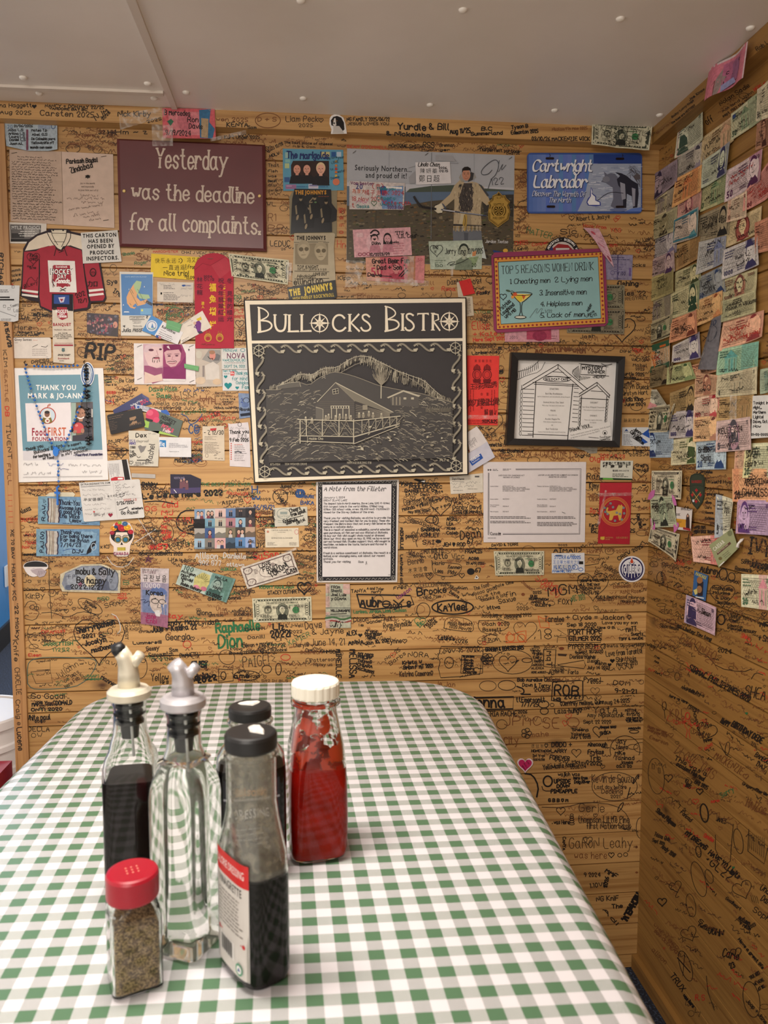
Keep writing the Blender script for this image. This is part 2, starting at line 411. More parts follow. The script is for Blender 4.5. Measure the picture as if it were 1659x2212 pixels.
def build_shell():
 r=random.Random(11)
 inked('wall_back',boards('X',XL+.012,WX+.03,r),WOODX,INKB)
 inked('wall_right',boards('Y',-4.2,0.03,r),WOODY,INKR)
 inked('trim_1',box_raw(XL-.02,WX,-BEAM,0.0,2.287,CZ,(.85,.5,.5)),WOODX,INKBT)
 inked('trim_2',box_raw(WX-BEAM,WX,-4.2,-BEAM-.0005,2.287,CZ,(.45,.2,.5)),WOODY,INKRT)
 inked('trim_3',box_raw(XL,XL+.033,-.010,.052,0,2.286,(.7,.3,.6)),WOODZ,INKL)
 inked('baseboard_right',box_raw(WX-.016,WX,-4.2,-.001,0,.042,(.3,.3,.3)),WOODY,None)
 # ceiling: taupe-white panels with seam battens and screw caps
 cm,nt,b=mat_base('ceiling_panel')
 g=N(nt,'ShaderNodeNewGeometry');n=N(nt,'ShaderNodeTexNoise',i_Scale=2.2,i_Detail=5.0);nt.links.new(g.outputs['Position'],n.inputs['Vector'])
 nt.links.new(ramp(nt,n.outputs[0],[(.35,lin((222,212,202))),(.65,lin((234,225,216)))]),b.inputs['Base Color'])
 b.inputs['Roughness'].default_value=.34;b.inputs['Specular IOR Level'].default_value=.4
 V,F,_=box_raw(-3.6,WX+.05,-4.2,7.5,CZ,CZ+.05)
 ceil=mesh_obj('ceiling',V,F,cm);ceil['kind']='structure'
 capm=plain('cap_plastic',(232,224,214),.35)
 for x,y in[(50,167),(319,180),(85,201),(333,212),(402,199),(650,1),(1000,21),(655,212),(929,226),(1340,40),(1621,60),(1198,238),(1425,248)]:
  p=hit(x,y,2,CZ);V,F=[],[]
  rings=[(.0085,0),(.0082,.0022),(.006,.0042),(.0025,.0052)]
  for rr,d in rings:V+=[(p.x+rr*math.cos(i*math.pi/8),p.y+rr*math.sin(i*math.pi/8),CZ-d)for i in range(16)]
  for k in range(3):F+=[(k*16+i,k*16+(i+1)%16,k*16+16+(i+1)%16,k*16+16+i)for i in range(16)]
  F.append(list(range(48,64)))
  mesh_obj('screw_cap',V,F,capm,ceil,smooth=True)
 bm_=plain('seam_batten_white',(214,202,190),.32)
 def strip(a,bq,c,d,t=.006):
  P=[hit(*q,2,CZ)for q in(a,bq,c,d)]
  V=[Vector((p.x,p.y,CZ-t))for p in P]+[Vector((p.x,p.y,CZ))for p in P]
  mesh_obj('seam_batten',V,[(0,1,2,3),(7,6,5,4),(0,4,5,1),(1,5,6,2),(2,6,7,3),(3,7,4,0)],bm_,ceil)
 strip((225,-120),(250,-120),(383,231),(371,231));strip((-300,170),(-300,176),(354,203),(352,196))
 # floor: dark carpet with flecks
 fm,nt,b=mat_base('dark_floor')
 g=N(nt,'ShaderNodeNewGeometry');n=N(nt,'ShaderNodeTexNoise',i_Scale=160.0,i_Detail=2.0);nt.links.new(g.outputs['Position'],n.inputs['Vector'])
 nt.links.new(ramp(nt,n.outputs[0],[(.5,lin((22,28,42))),(.7,lin((70,84,108)))]),b.inputs['Base Color']);b.inputs['Roughness'].default_value=.8
 V,F,_=box_raw(-3.6,WX+.05,-4.2,7.5,-.05,0)
 mesh_obj('floor',V,F,fm)['kind']='structure'
 # the blue wall of the next room, seen past the end of the boarded wall
 p0,p1=hit(0,1398,2,.02),hit(27,1370,2,.02)
 d=(p1-p0);d.z=0;d.normalize();n=Vector((d.y,-d.x,0))
 a,bb=p0-d*3.4,p0+d*1.1
 def slabw(name,z0,z1,t,m,kind='structure'):
  q=[a+n*t,bb+n*t,bb-n*.1,a-n*.1]
  V=[Vector((v.x,v.y,z))for z in(z0,z1)for v in q]
  o=mesh_obj(name,V,[(3,2,1,0),(4,5,6,7),(0,1,5,4),(1,2,6,5),(2,3,7,6),(3,0,4,7)],m)
  o['kind']=kind;return o
 slabw('wall_left',0,CZ,0,plain('blue_wall_paint',(20,128,204),.5,noise=.05,scale=6))
 slabw('baseboard_left',0,.16,.02,plain('black_cove_base',(14,15,18),.4))
 P=p0+(p1-p0)*.62+n*.004;e=d*.05
 V=[Vector((v.x,v.y,z))for z in(z_at(P.x,P.y,1266),z_at(P.x,P.y,1222))for v in(P-e,P+e,P+e+n*.012,P-e+n*.012)]
 tag(mesh_obj('wall_plate',V,[(3,2,1,0),(4,5,6,7),(0,1,5,4),(1,2,6,5),(2,3,7,6),(3,0,4,7)],plain('white_plate',(214,212,210),.4),center=True),'white switch plate on the blue wall past the end of the boards','switch plate')
 # -- handwriting on the boards
 # each line: crop colour pen rotation x0 x1 baseline capheight words
ON_BEAM="""
A k 4 0 0 190 640 22 na Haggett
A k 4 2 0 185 680 22 Aug 2025
A k 4 2 270 620 640 18 NANCY + DON.MAY 22/25
A k 4 2 295 520 655 13 VANDORE BAY BC
A s 5 2 240 560 690 30 Carsten 2025
A k 5 -30 575 650 720 34 NJM
A k 4 -45 615 660 720 14 2025
A k 5 0 705 900 695 32 Nick Kirby
A k 4 -12 880 965 735 16 2025
A n 4 2 1290 1480 722 22 wen 2025
A k 5 0 1355 1480 757 26 KENYA
A k 4 2 1480 1530 768 16 Sam
A n 4 0 1540 1650 725 24 D + S
B s 5 0 58 290 872 40 Liam Peck
B s 4 0 150 250 910 24 2025
B k 5 0 495 800 868 26 NG FAMILY 2025/06/22
B k 4 0 500 795 897 18 JESUS LOVES YOU
B k 9 3 860 1060 925 44 Yurdle
B k 8 3 1085 1225 925 44 & Bill
B k 8 3 780 1095 968 28 & Nickeisha
B k 8 -4 1235 1380 960 34 Aug 11/25
B k 7 0 1460 1535 935 26 B.C
B k 7 -2 1385 1610 972 24 Summerland
C k 6 -6 15 120 828 22 Tyson B
C k 6 -4 12 185 862 22 Edmonton 2025
C n 3 -2 275 500 838 18 Nicolas/Fin Mae 2025
C k 5 0 145 515 902 24 03/10/26 MACKENZIE WICK
"""
ON_BEAM_R="""
a k 6 -38 400 660 965 22 Baby Luvy hugs
a k 6 -38 400 680 1040 22 the boss are HOTTEST
a k 7 -36 610 790 760 26 Joe Knox
a k 7 -34 1420 1560 170 50 Rob L
a n 5 -38 220 400 1160 22 Sarah
"""
ON_BACK="""
A n 4 0 470 560 815 16 + Tamara
A k 6 0 590 690 800 22 32 HK
A k 5 0 690 880 800 24 Hm ~ z
A k 4 0 1340 1550 828 18 Kurt Unger 2025
D n 4 0 620 740 430 20 L 89
D s 4 -18 760 950 425 20 Shm H
D n 3 -70 95 170 1520 60 LYM
D k 6 -12 95 210 1690 24 Emma
D k 6 -12 95 210 1740 24 Wicks
D k 6 -12 95 210 1790 24 Ashleb
D k 9 -5 1090 1190 1810 44 Sye
D k 9 25 1150 1230 1890 44 Ing
D g 6 -10 1250 1370 1520 28 Shania
D n 8 0 1390 1500 1560 70 Su
D g 5 -5 1370 1500 1610 34 Roger
D s 5 0 225 380 1990 20 2 2023
D s 5 -3 320 520 2080 22 AND NANCY/DIN
D k 9 3 340 530 2130 26 BALE SARDIN
D s 5 -8 950 1080 2040 26 SANDRA
D k 7 -40 1090 1180 2080 26 Liwa
E k 6 -25 1395 1540 165 28 JESS 12/20
E k 7 -18 1420 1505 215 26 HOLW
E k 5 0 1400 1500 300 28 That
E k 5 0 1400 1485 350 24 Fish
E k 5 0 1405 1475 395 22 was
E k 6 0 1400 1480 440 22 Beast
E s 4 0 1405 1475 480 20 Slip
E s 4 0 1400 1520 525 20 delish
E k 5 0 1390 1470 660 36 WL
E n 5 0 1400 1470 800 70 R1
E n 5 0 1400 1540 890 60 BR
E k 6 0 1420 1600 1030 50 LEDUC
E k 4 0 1520 1560 1065 20 26
E r 4 0 345 570 1088 20 MAROONSTER
E k 4 2 605 1030 1095 22 CHAI J WEAC 219 + ABE
E k 5 0 1320 1500 1470 50 Craig☺
E g 4 -6 1160 1280 1460 26 Michelle
E k 4 0 1210 1290 1390 22 Steve
E g 4 0 1090 1150 1510 26 Carl
E r 5 0 1090 1185 1640 34 PLI1
E r 5 0 1090 1185 1690 28 #RPG
E k 6 0 1095 1190 1850 44 月13日
E n 5 0 1095 1185 1940 44 ISA
E k 6 -15 1190 1330 1540 34 KEW
F k 6 2 190 780 115 28 The best place of cheese!
F k 5 2 300 570 160 24 M.S & Dom
F r 6 2 960 1460 165 34 SEAN O'DONNELL
F r 9 2 850 930 960 70 劉
F r 8 0 860 920 1040 44 書
F r 8 0 860 920 1130 44 示
F r 8 0 860 920 1220 44 ◎
F r 6 2 840 940 1390 90 Hn
F k 8 0 850 1000 1780 44 Kipp
F n 5 2 1090 1500 2010 60 Brehm ~~
F k 5 -12 1160 1260 1900 24 Jeri
F k 5 0 850 1040 2000 24 mery ll
G k 6 2 415 710 75 30 MONIQUE SMITH
G k 7 2 720 820 80 50 RSS
G k 6 0 870 1000 70 28 Brennan
G k 6 0 710 960 108 20 Mudlinger
G n 4 -30 990 1150 90 26 Uuttere
G g 5 0 1385 1500 62 26 WPG.
G k 6 2 1210 1600 110 24 -The perfect portions-
G k 5 0 1470 1585 140 18 DASTIE
G n 5 -5 1550 1640 370 40 DAR
G n 5 -5 1550 1640 440 40 MAH
G k 6 0 1540 1590 760 28 樺
G k 6 0 1540 1590 820 28 山
G k 6 0 1540 1590 880 28 遊
G r 5 -5 1545 1660 955 36 CHRIS
G k 5 -5 1570 1660 1000 28 Kevin
G n 5 0 730 920 1240 50 Ekimai
G r 6 0 890 1010 1360 36 Rena
G k 5 -5 940 1080 1310 44 Danika
G k 5 -20 1080 1230 1260 40 Ulike
G k 6 -10 1140 1240 1310 36 2021
G k 8 -8 1205 1320 1400 26 Family
G n 4 0 730 820 1310 34 Jill
H k 5 -5 1000 1270 595 34 Albert & Jmaye
H r 5 4 1055 1240 645 26 Hank from
H r 5 3 1275 1360 680 30 YEG
H g 5 15 590 790 690 50 HATTER
H s 7 0 870 1000 700 40 Sic
H r 5 -10 640 770 800 24 Cooper
H r 5 -5 1270 1330 805 20 05/21
H k 5 0 1450 1560 965 26 ocks
H k 8 0 1330 1500 1120 36 fishing
H k 7 0 1395 1560 1200 36 les '22
H s 4 -3 1400 1580 1240 26 REGYREY
H s 4 0 1140 1300 1290 30 GOSFI
H g 4 -3 150 300 1350 26 Alice
H s 4 -3 135 300 1400 26 Ollie Ro
H r 6 -3 150 290 1480 66 Elise
H r 6 -3 160 410 1535 34 + Kate U
H r 6 -3 160 420 1575 28 Here Sept 2022
H k 5 0 1380 1430 1460 30 J.
H k 5 -5 1030 1150 1550 26 Josh
J r 6 0 95 140 95 44 MA
J k 8 0 225 420 440 44 W.L~y
J s 5 0 230 330 300 26 SD
J k 5 0 330 540 380 22 MARCI/DIN
J k 6 0 155 330 540 50 Here
J k 7 2 180 460 575 20 Midnight Light
J k 7 0 155 400 605 18 NAOMI MARK
J k 7 -6 330 510 890 30 DRESG
J k 6 -6 380 560 915 26 6/29/25
J s 5 0 810 1050 600 34 Arry 9 Michi
J n 5 2 815 1320 690 28 "Such a beautiful day?"
J k 30 6 890 1180 830 150 RIP
J k 6 -25 1120 1250 890 34 Noel
J k 6 -25 1150 1300 930 26 VARICOTT
J k 7 -25 1160 1300 970 30 18/12/21
J k 6 -18 1210 1300 985 30 Rylee
J k 6 -20 1270 1370 985 24 2026
J k 5 0 1100 1210 1035 18 Brenda
J k 5 0 1100 1150 1062 16 was
J k 5 0 1100 1160 1090 16 Here
J k 5 0 1100 1210 1120 16 Dec 6 21
J k 6 0 1240 1390 1085 36 Be Loo!
J r 7 0 1110 1200 1205 40 esso
J k 6 -5 1280 1420 1185 34 Paul ML
J r 7 0 1100 1190 1310 56 cat
J k 6 -40 1200 1280 1310 36 HKL
J k 7 0 1130 1250 1715 36 MJR
J k 5 0 1215 1330 1810 26 Alex +
J k 5 0 1215 1310 1845 24 Bugn
J k 6 0 850 1000 2160 44 Ma
K k 8 10 640 760 530 44 MN
K g 8 -4 745 890 580 44 GAME
K k 5 -6 910 1020 500 22 Inara
K k 5 -6 910 1010 570 30 Curry
K g 8 0 565 840 1315 44 Dave Rose
K g 10 4 590 780 1370 40 - Sask
K k 5 -10 830 1040 1400 70 LISKA
K n 5 -8 630 870 1420 36 Julie-Cara
K k 5 0 600 1070 1455 40 Amelia came here
K k 5 0 620 1100 1495 30 maskin08 July 21
K k 5 -8 1010 1240 1305 26 LANDRAD Ht
K k 4 0 1220 1370 1340 18 Bernic, ON
K k 4 0 1230 1380 1370 18 05-07-2021
K k 4 0 1270 1420 1400 18 Love the
K k 4 0 1290 1400 1425 18 design
K k 5 0 1220 1390 1450 24 감사 합니다
K k 5 0 1210 1450 1490 18 VERAS, HAMPTON
K n 8 0 1070 1220 1410 50 HN
K n 8 0 1090 1220 1440 50 YTH
K k 4 0 780 860 1560 30 here
K g 6 -8 880 1190 1555 34 TENNIS ~
K r 9 -18 1060 1270 1620 40 #MIS
K r 6 0 1270 1420 1600 44 loan
K r 8 0 1290 1410 1680 44 Ow
K b 12 0 960 1060 1730 80 C☺
K k 8 0 820 1080 2020 44 Matt HKPF
K r 5 0 990 1090 1830 24 Marie
K r 5 -6 1160 1310 700 30 05h
M s 5 -2 105 340 50 36 Body McBride♥
M k 5 0 450 530 65 36 Deb
M k 6 -30 560 660 55 36 Man
M n 10 -3 665 950 85 40 Adventures
M n 10 0 970 1070 85 40 with
M k 6 -4 150 380 100 24 Larime-Alley
M k 6 -90 390 60 85 26 2023
M k 6 -90 400 250 280 26 LISHA
M r 6 3 1450 1540 75 26 TOBE
M k 5 2 1355 1440 80 20 Dirk
M s 5 3 1450 1565 150 24 WALTON
M s 5 3 1460 1570 195 26 Mabel
M s 5 3 1480 1550 225 20 2023
M k 6 3 1365 1550 265 26 Curtis 2025
M k 6 3 1365 1480 290 20 Beaulieu
M k 5 3 1365 1590 370 36 aitlyn Dueck
M k 5 -2 1365 1580 430 34 Kirstyn Hort
M k 7 -2 1370 1540 480 32 Alicia King
M k 6 0 1390 1560 515 26 June 2029
M k 5 0 1385 1550 645 30 詠彩空水田
M k 6 0 235 350 770 40 住珠
M k 7 0 270 390 845 26 Annetta
M k 6 0 375 575 895 28 Will Boehmer
M n 5 -1 510 960 935 50 ALEX + COURTNEY
M n 5 -2 980 1070 915 28 2020
M k 6 -3 990 1110 935 22 Ingrid
M n 5 0 815 970 955 20 Nich 91
M r 5 2 1190 1390 935 28 2024.8.23
M k 5 0 1380 1545 905 32 DR. TINK
M k 4 0 1430 1530 925 20 2025
M r 6 -4 1110 1230 970 36 Olga
M n 6 0 1110 1190 1040 26 with
M k 6 0 1085 1220 1115 50 Rand
M k 6 0 1105 1180 1190 50 Kyny
M n 6 0 1105 1180 1290 44 Oink
M r 5 0 1110 1180 1390 30 NIFI
M k 5 0 1485 1550 1010 22 Greg
M k 5 0 1490 1560 1050 22 Anya
M k 5 88 1535 1160 1155 28 JOHN.A WAS
M k 5 88 1485 1290 1295 28 HERE
M k 6 0 1105 1180 1500 26 Kerth
M k 6 0 1120 1180 1525 20 Bri
M k 6 0 1120 1190 1550 20 KALE
M k 7 0 1430 1475 1545 28 25
M k 6 78 1490 1400 1520 24 Kjanic Thistle
M k 5 80 1540 1480 1490 24 Brandon + Amisha M
N n 6 -2 275 500 300 26 Tmoue
N k 9 -22 215 330 540 50 Alexa
N r 6 0 215 390 620 40 SUPER
N r 6 0 250 380 770 34 Jack
N r 6 0 270 380 850 34 Mcau
N r 6 0 215 310 900 30 show
N k 7 0 225 380 975 26 Tourne (
N n 6 0 1010 1160 1010 34 PERUS
N k 5 0 1500 1660 240 40 Bobby
N k 5 0 1500 1640 280 34 2020
N k 6 0 1060 1150 900 34 x KJ
N n 5 0 220 400 1040 26 Jin Wan
N k 5 0 220 350 1200 36 THU
N k 6 0 250 330 1260 26 JO
N k 6 0 390 540 1260 34 얼하라
N k 6 0 250 400 1345 26 DONNA
N k 6 -5 275 470 1430 50 KirBy
N g 6 -3 1030 1150 1450 36 MSD
N k 6 -15 1110 1270 1530 44 SR,N
N r 5 0 1240 1330 1400 28 2023
N r 5 0 1240 1340 1435 26 March
N k 6 -30 1300 1420 1180 30 LUABA
N g 5 0 1300 1360 1280 44 B
N n 6 0 740 960 1650 44 Weo day
N k 6 35 900 1010 1460 26 Maggie
N k 6 35 860 960 1490 26 Vern
N k 6 35 880 960 1540 26 Kat
N k 5 -4 580 740 1730 24 .Money
N k 13 -14 815 1210 1800 60 SherryMachson
N k 12 -8 870 1000 1850 40 2021
N k 12 -10 1050 1110 1840 60 &
N k 13 -14 900 1120 1930 50 Jocelyn
N s 5 0 1365 1490 1720 40 LOVE
N s 5 0 1370 1500 1765 30 KNIFE
N s 5 0 1465 1610 1790 22 EPPANY
N k 6 88 1315 1680 1860 30 FOREST
O k 9 0 105 235 35 30 Bobby
O k 7 0 105 220 70 26 2020
O k 8 -2 190 330 105 26 Sarah
O k 14 -3 110 790 150 44 L's we're here 2022
O g 5 0 610 1030 38 26 THE BEST FISH EVER!
O r 4 4 830 1010 108 26 Rachel,OR
O k 5 -8 920 1020 85 22 Preston
O k 6 -8 790 970 200 40 Aspuria
O b 10 0 1045 1110 100 60 H.
O b 10 0 1045 1110 160 50 ww
O b 7 0 1060 1230 240 40 06/19/21
O k 4 0 1110 1200 160 18 2023
O k 6 40 1230 1340 100 26 Willow
O k 6 40 1260 1330 150 26 Phibes
O k 6 0 1285 1380 55 30 Juses
O k 5 0 1290 1410 110 28 Love You
O b 7 0 1490 1570 140 20 SUGI
O b 8 0 1460 1570 195 30 BAKA
O b 18 0 1420 1490 130 60 ☺
O r 8 0 270 410 220 50 Zeld
O r 8 0 275 370 285 44 MJ
O r 8 3 295 550 340 44 Dr + Wils
O r 6 0 130 230 250 36 OG
O k 10 0 420 560 370 50 MiNI
O k 10 0 500 560 415 40 2
O r 6 10 265 320 395 24 THE
O r 6 10 270 350 440 30 QUEEN
O r 6 -20 290 360 500 26 GOTHIC
O k 6 -18 340 480 570 44 Lauren
O k 6 -18 420 560 580 36 Dr Bric
O r 14 0 180 330 575 40 #57
O k 8 0 1070 1210 345 36 NISH
O k 7 0 1110 1240 385 22 2/5/22
O k 6 0 1070 1200 275 20 + KENT
O k 7 0 1090 1150 560 36 TPI
O w 9 2 560 750 655 50 Allison
O w 8 2 590 780 710 40 902 877
O w 8 3 800 990 650 44 Danielle
O w 7 3 830 980 720 30 ottawa
O g 6 0 780 910 760 26 REBECCA
O k 6 0 80 450 630 24 GENOIR BOBARTI 2022!
O k 5 2 330 560 675 24 Life is hard
O r 9 -6 1060 1270 670 60 Su.San
O k 5 0 1000 1090 620 24 Hunny
O k 5 0 1000 1080 655 20 Luddis
O k 5 12 1420 1560 640 40 Maurie
O k 5 12 1450 1560 720 36 here!
O k 5 -3 1440 1570 835 22 Mary Lou
O g 6 0 1110 1400 915 26 KERRY HAHLMAN
O k 6 -3 1180 1450 965 30 STACEY CUTHREY
O k 5 -3 890 1070 960 36 Georgia
O k 7 -3 670 950 1015 24 Ge,hr, Komna
O k 6 0 575 695 1140 40 Qiong
O k 5 0 700 800 1150 18 22.12.30
O n 5 0 740 830 1100 26 Utan
O n 5 0 755 840 1135 24 Uitgs
O k 5 -2 870 1050 1120 26 Andrew E
O k 5 0 890 1040 1145 18 SUDBURY
O r 8 0 310 450 1165 36 Ray
O k 9 -4 320 570 1230 44 andy, May
O k 10 -4 190 570 1285 44 Julie + Kadra 22
O k 7 -2 585 760 1225 40 Lynda☺
O k 5 0 800 890 1195 22 -Luko
O g 17 -4 740 1110 1290 80 Raphaelle
O g 17 -2 760 960 1420 110 Dion
O k 7 -3 310 520 1355 50 Georgia
O k 5 -4 1010 1150 1345 28 Daniil!
O k 5 -4 980 1150 1275 24 23AA HMH
O k 13 -2 1225 1320 1265 50 Liz
O k 13 -3 1205 1370 1330 56 2022!
O k 5 -2 1330 1480 1245 28 & J-Well
O k 5 -3 1370 1470 1295 24 2022
O g 5 -25 1360 1540 1400 40 XAVIER
O k 5 -4 1400 1530 1415 34 Cheryl☺
O k 6 -7 970 1220 1420 30 Devon + Marley
O k 6 -5 1100 1330 1430 34 April 27/22
O s 7 -6 1500 1640 1260 60 Dave
O k 6 -4 145 250 1445 34 Sassy
O k 6 0 340 410 1450 30 Sam
O k 7 -2 30 270 1390 24 Lummers:!!!
O k 5 0 860 960 1440 24 K-Dawg
O k 5 -2 850 1000 1475 22 Browndg'22
O k 5 -3 1000 1340 1465 28 Babies first Bullocks!
O n 5 0 1460 1640 1470 26 DEOMICH
O k 6 -3 430 600 1500 34 DANNETH~
O k 6 -4 165 370 1500 36 Sansqumtch
O k 6 -6 190 370 1540 30 OK 2 this
O k 7 0 185 330 1700 60 Yellow
O k 6 0 260 330 1725 26 for B
O k 17 -3 530 640 1590 50 FWS
O k 15 -14 520 680 1710 50 Adria
O k 15 -10 580 740 1720 44 2022
O s 6 -6 970 1190 1590 90 PAIGE!
O k 10 -3 890 1020 1680 36 ame
O k 5 -8 1030 1110 1680 20 Twist
O k 5 0 930 990 1625 24 BM..
O s 4 0 930 1350 1710 20 MISHAEL SR2 IN BLS
O k 7 90 640 1530 1610 26 Owen♥
P k 9 0 860 1200 120 26 FAMILLE PICARD-
P k 8 0 930 1220 145 24 POULIN AVEC
P k 8 0 890 1180 178 28 DANIELLE ♥★
P k 6 -8 900 1010 215 32 EATEN
P k 6 0 1030 1110 210 22 Dean
P k 6 -12 1160 1230 195 18 2024
P s 6 -10 885 1160 300 56 Gurleen Kaur
P k 6 -14 870 1100 350 34 Melinda + Miles
P k 6 -4 920 1120 368 22 May 2026 YKHNT
P k 6 -22 1130 1210 290 40 Moni
P k 6 -18 1140 1300 350 32 Tyr + eva
P k 6 -10 1260 1400 270 50 Roxy &
P k 6 -6 1400 1530 245 44 Rick
P k 5 0 1480 1560 268 18 MAY 26
P k 6 0 1325 1470 290 28 YUK ~>
P k 7 0 1320 1570 330 36 Danby Day!!
P k 6 0 1315 1575 368 30 Patti & Egil (Norway)
P s 6 18 910 1040 430 34 Sigma
P s 6 22 1050 1150 480 34 Balls
P k 9 0 1035 1200 528 30 SABRINA
P k 9 0 1030 1195 580 36 ASHLEY
P k 8 0 1050 1150 645 36 SAI
P k 7 -3 900 995 590 36 peeps
P k 8 0 1265 1365 432 34 ARIEL
P k 8 0 1265 1320 475 30 LEA
P k 7 0 1265 1340 515 28 Acee
P k 7 0 1265 1365 556 28 Caleb
P k 9 -6 1390 1570 600 76 Dean
P k 9 0 1450 1500 640 44 67
P k 8 0 1230 1430 663 32 JEN ♥ ROD
P s 6 6 920 1040 750 56 Waag
P k 6 -4 1065 1230 730 40 NOT GUILTY!
P s 6 -8 920 1060 830 50 BenMo
P k 6 -6 920 1090 900 44 木末法會
P k 5 -8 970 1130 945 26 2026.2.13
P k 8 -4 1155 1270 780 50 Otto
P s 6 -3 1310 1420 780 50 Vicc
P k 6 0 1140 1240 830 30 Hario
P k 5 4 1275 1390 860 26 Tanner
P k 6 4 1160 1230 900 36 Lees
P k 6 4 1275 1350 910 34 Pidy
P k 8 0 1430 1580 725 32 FRANCIS
P k 8 0 1460 1550 785 34 Acee
P k 6 0 1440 1600 828 24 29 APR 2026
P k 9 0 1520 1570 895 36 67
P k 9 90 850 500 690 24 MICHELLE
P k 7 90 850 740 1000 22 Lexthebuni alll
P k 6 -3 410 540 1080 30 TANYA
P k 5 3 550 700 1050 24 A and Tyler
P k 5 -3 590 680 1085 24 Merry
P k 6 -4 790 900 1050 24 Fred
P p 7 -35 830 950 1140 34 lonson
P k 16 0 490 680 1205 80 Aubr
P k 12 -4 690 880 1210 80 ey
P k 10 -3 750 860 1220 36 2021
P k 13 0 910 940 1205 50 8
P k 13 -8 1005 1100 1110 70 Br
P k 10 -6 1110 1260 1090 50 ooke
P k 5 -4 1060 1210 1135 30 and Tom
P s 5 -3 1030 1280 1030 34 LECLERC 2020
P k 5 35 1290 1370 1030 26 Blake
P k 5 32 1285 1370 1075 22 Takazo
P k 5 35 1285 1440 1080 22 Dec.14 2020
P k 13 -3 1185 1440 1245 64 KAYlee!
P g 6 -2 430 900 1265 28 Larissa, Jordan, Liam, Lachlan
P k 6 -3 430 560 1340 40 Dixon
P k 6 -4 600 710 1310 32 Smith
P k 6 -8 550 770 1360 30 wonderful!!
P k 5 0 480 520 1380 22 is
P k 6 -6 700 950 1400 50 Ryan Reynolds
P k 6 -4 755 800 1420 22 25
P k 9 -7 370 460 1465 40 ALEX
P k 9 -6 385 520 1550 40 ANNA
P k 6 -6 540 570 1425 18 AN
P k 8 -6 530 640 1450 22 ALIEN
P k 8 -6 540 680 1475 22 HAS BEEN
P k 8 -6 560 630 1500 20 HERE
P k 9 -8 520 760 1550 30 -Jan 10, 2021
P k 7 -3 730 860 1535 40 Lynne
P g 7 -10 1000 1060 1375 30 G4C
P k 7 -40 1070 1160 1390 28 Mathy
P k 7 -40 1110 1180 1400 24 2026
P k 5 4 1275 1490 1360 28 Nolan Bassett
P k 5 10 1285 1480 1390 30 2020 Nov/12
P k 10 2 1190 1330 1500 36 Latifa's
P k 7 2 1335 1450 1525 30 2026
P k 6 -2 60 340 1455 50 & Jayne
P k 6 -2 50 350 1555 60 June 14, 21
P k 6 3 0 290 1610 30 OMEN JOHNSON
P s 5 -3 40 270 1700 30 Patterson
P s 5 0 75 240 1735 26 Ripley ua
P k 9 90 275 1590 1840 44 MIREILLE
P k 10 90 395 1590 1840 60 MELISSA
P k 9 6 470 605 1640 24 DOLORES
P k 9 6 470 590 1665 24 PHILIPP
P k 9 6 465 590 1700 24 THOMAS
P k 9 8 465 595 1735 26 CHIARA
P k 8 14 455 610 1765 22 DEC.31,2025
P k 9 -3 870 1040 1720 28 Krista W
P k 9 -4 880 1140 1765 32 Brian F MT 2021
P s 7 -2 845 1140 1830 44 Katrina Cameron♥
P k 5 -35 720 850 1690 30 Nov.25
P k 5 -35 760 900 1730 34 Barbs
P k 6 -3 1240 1560 1620 44 Nov 16 2020
P k 6 0 920 1100 1655 44 NORA
P k 7 0 1410 1510 1660 18 We are here
P k 8 3 1420 1500 1690 20 Gavin
P k 8 3 1420 1500 1715 20 Marie
P k 8 3 1420 1500 1740 20 Erwin
P k 8 3 1415 1510 1765 20 Sandra
P k 8 3 1410 1530 1795 22 Charlie
Q k 6 -2 175 410 125 22 DAVID & TERRI
Q k 4 0 770 850 122 16 2025
Q k 8 0 730 900 180 36 AIMA
Q k 7 0 915 980 175 34 !!)
Q n 5 -4 1030 1280 188 36 Honky Tonk
Q n 5 -4 1290 1410 185 26 2020 !
Q k 7 -28 1310 1530 250 30 CREW 2025
Q s 5 30 1150 1300 300 50 Kaylinder
Q k 5 20 1095 1200 370 40 Big G
Q k 5 10 1230 1330 410 34 2020
Q k 5 -16 20 150 520 34 The food
Q k 5 -16 0 220 570 30 soooo good
Q k 5 -14 40 250 600 30 love the
Q k 5 -12 80 300 620 30 thanks a lot
Q k 5 -14 190 370 500 26 whole time
Q k 6 -10 300 390 580 44 fin
Q k 6 -12 240 390 640 40 Saxue
Q k 8 -4 135 250 690 30 ottwa
Q k 5 0 400 500 695 30 2020
Q r 5 35 560 760 420 70 Sophie
Q r 5 35 600 760 480 90 2020
Q n 5 40 440 530 450 26 Damian
Q k 10 -5 685 940 570 90 MGM
Q k 6 3 770 900 640 44 FOXY
Q g 5 -10 890 1010 620 50 NIC 2021
Q k 7 -2 965 1200 445 22 JOHN & VELVET
Q k 7 0 960 1140 478 22 ALL THE WAY
Q k 6 0 965 1150 508 20 FROM HALIFAX
Q k 6 0 980 1130 555 26 04/04/26
Q k 6 -3 545 620 550 22 2025
Q k 7 2 520 580 580 20 OUR
Q k 7 2 510 680 605 20 HONEYMOON
Q k 7 2 530 650 632 20 ANNIE &
Q k 7 2 565 700 660 20 ELLIOT ♥
Q n 5 -3 1265 1530 500 36 Beloeds 2020
Q n 5 -3 1325 1510 550 34 Ashli Rose
Q k 6 0 1110 1290 590 22 KUO & Becky
Q k 6 0 1120 1270 612 20 2026.03.27
Q k 5 2 1290 1540 590 26 Miami Monroe
Q k 5 2 1330 1560 625 24 Morgan McCarthy
Q n 5 -3 1300 1500 650 26 Anthony 15
Q k 5 0 80 440 760 30 Jacques + Jeannine
Q k 5 -2 455 530 755 30 2025
Q k 4 0 220 410 780 20 QC MAGEE
Q k 6 0 95 330 835 32 Noah 2020
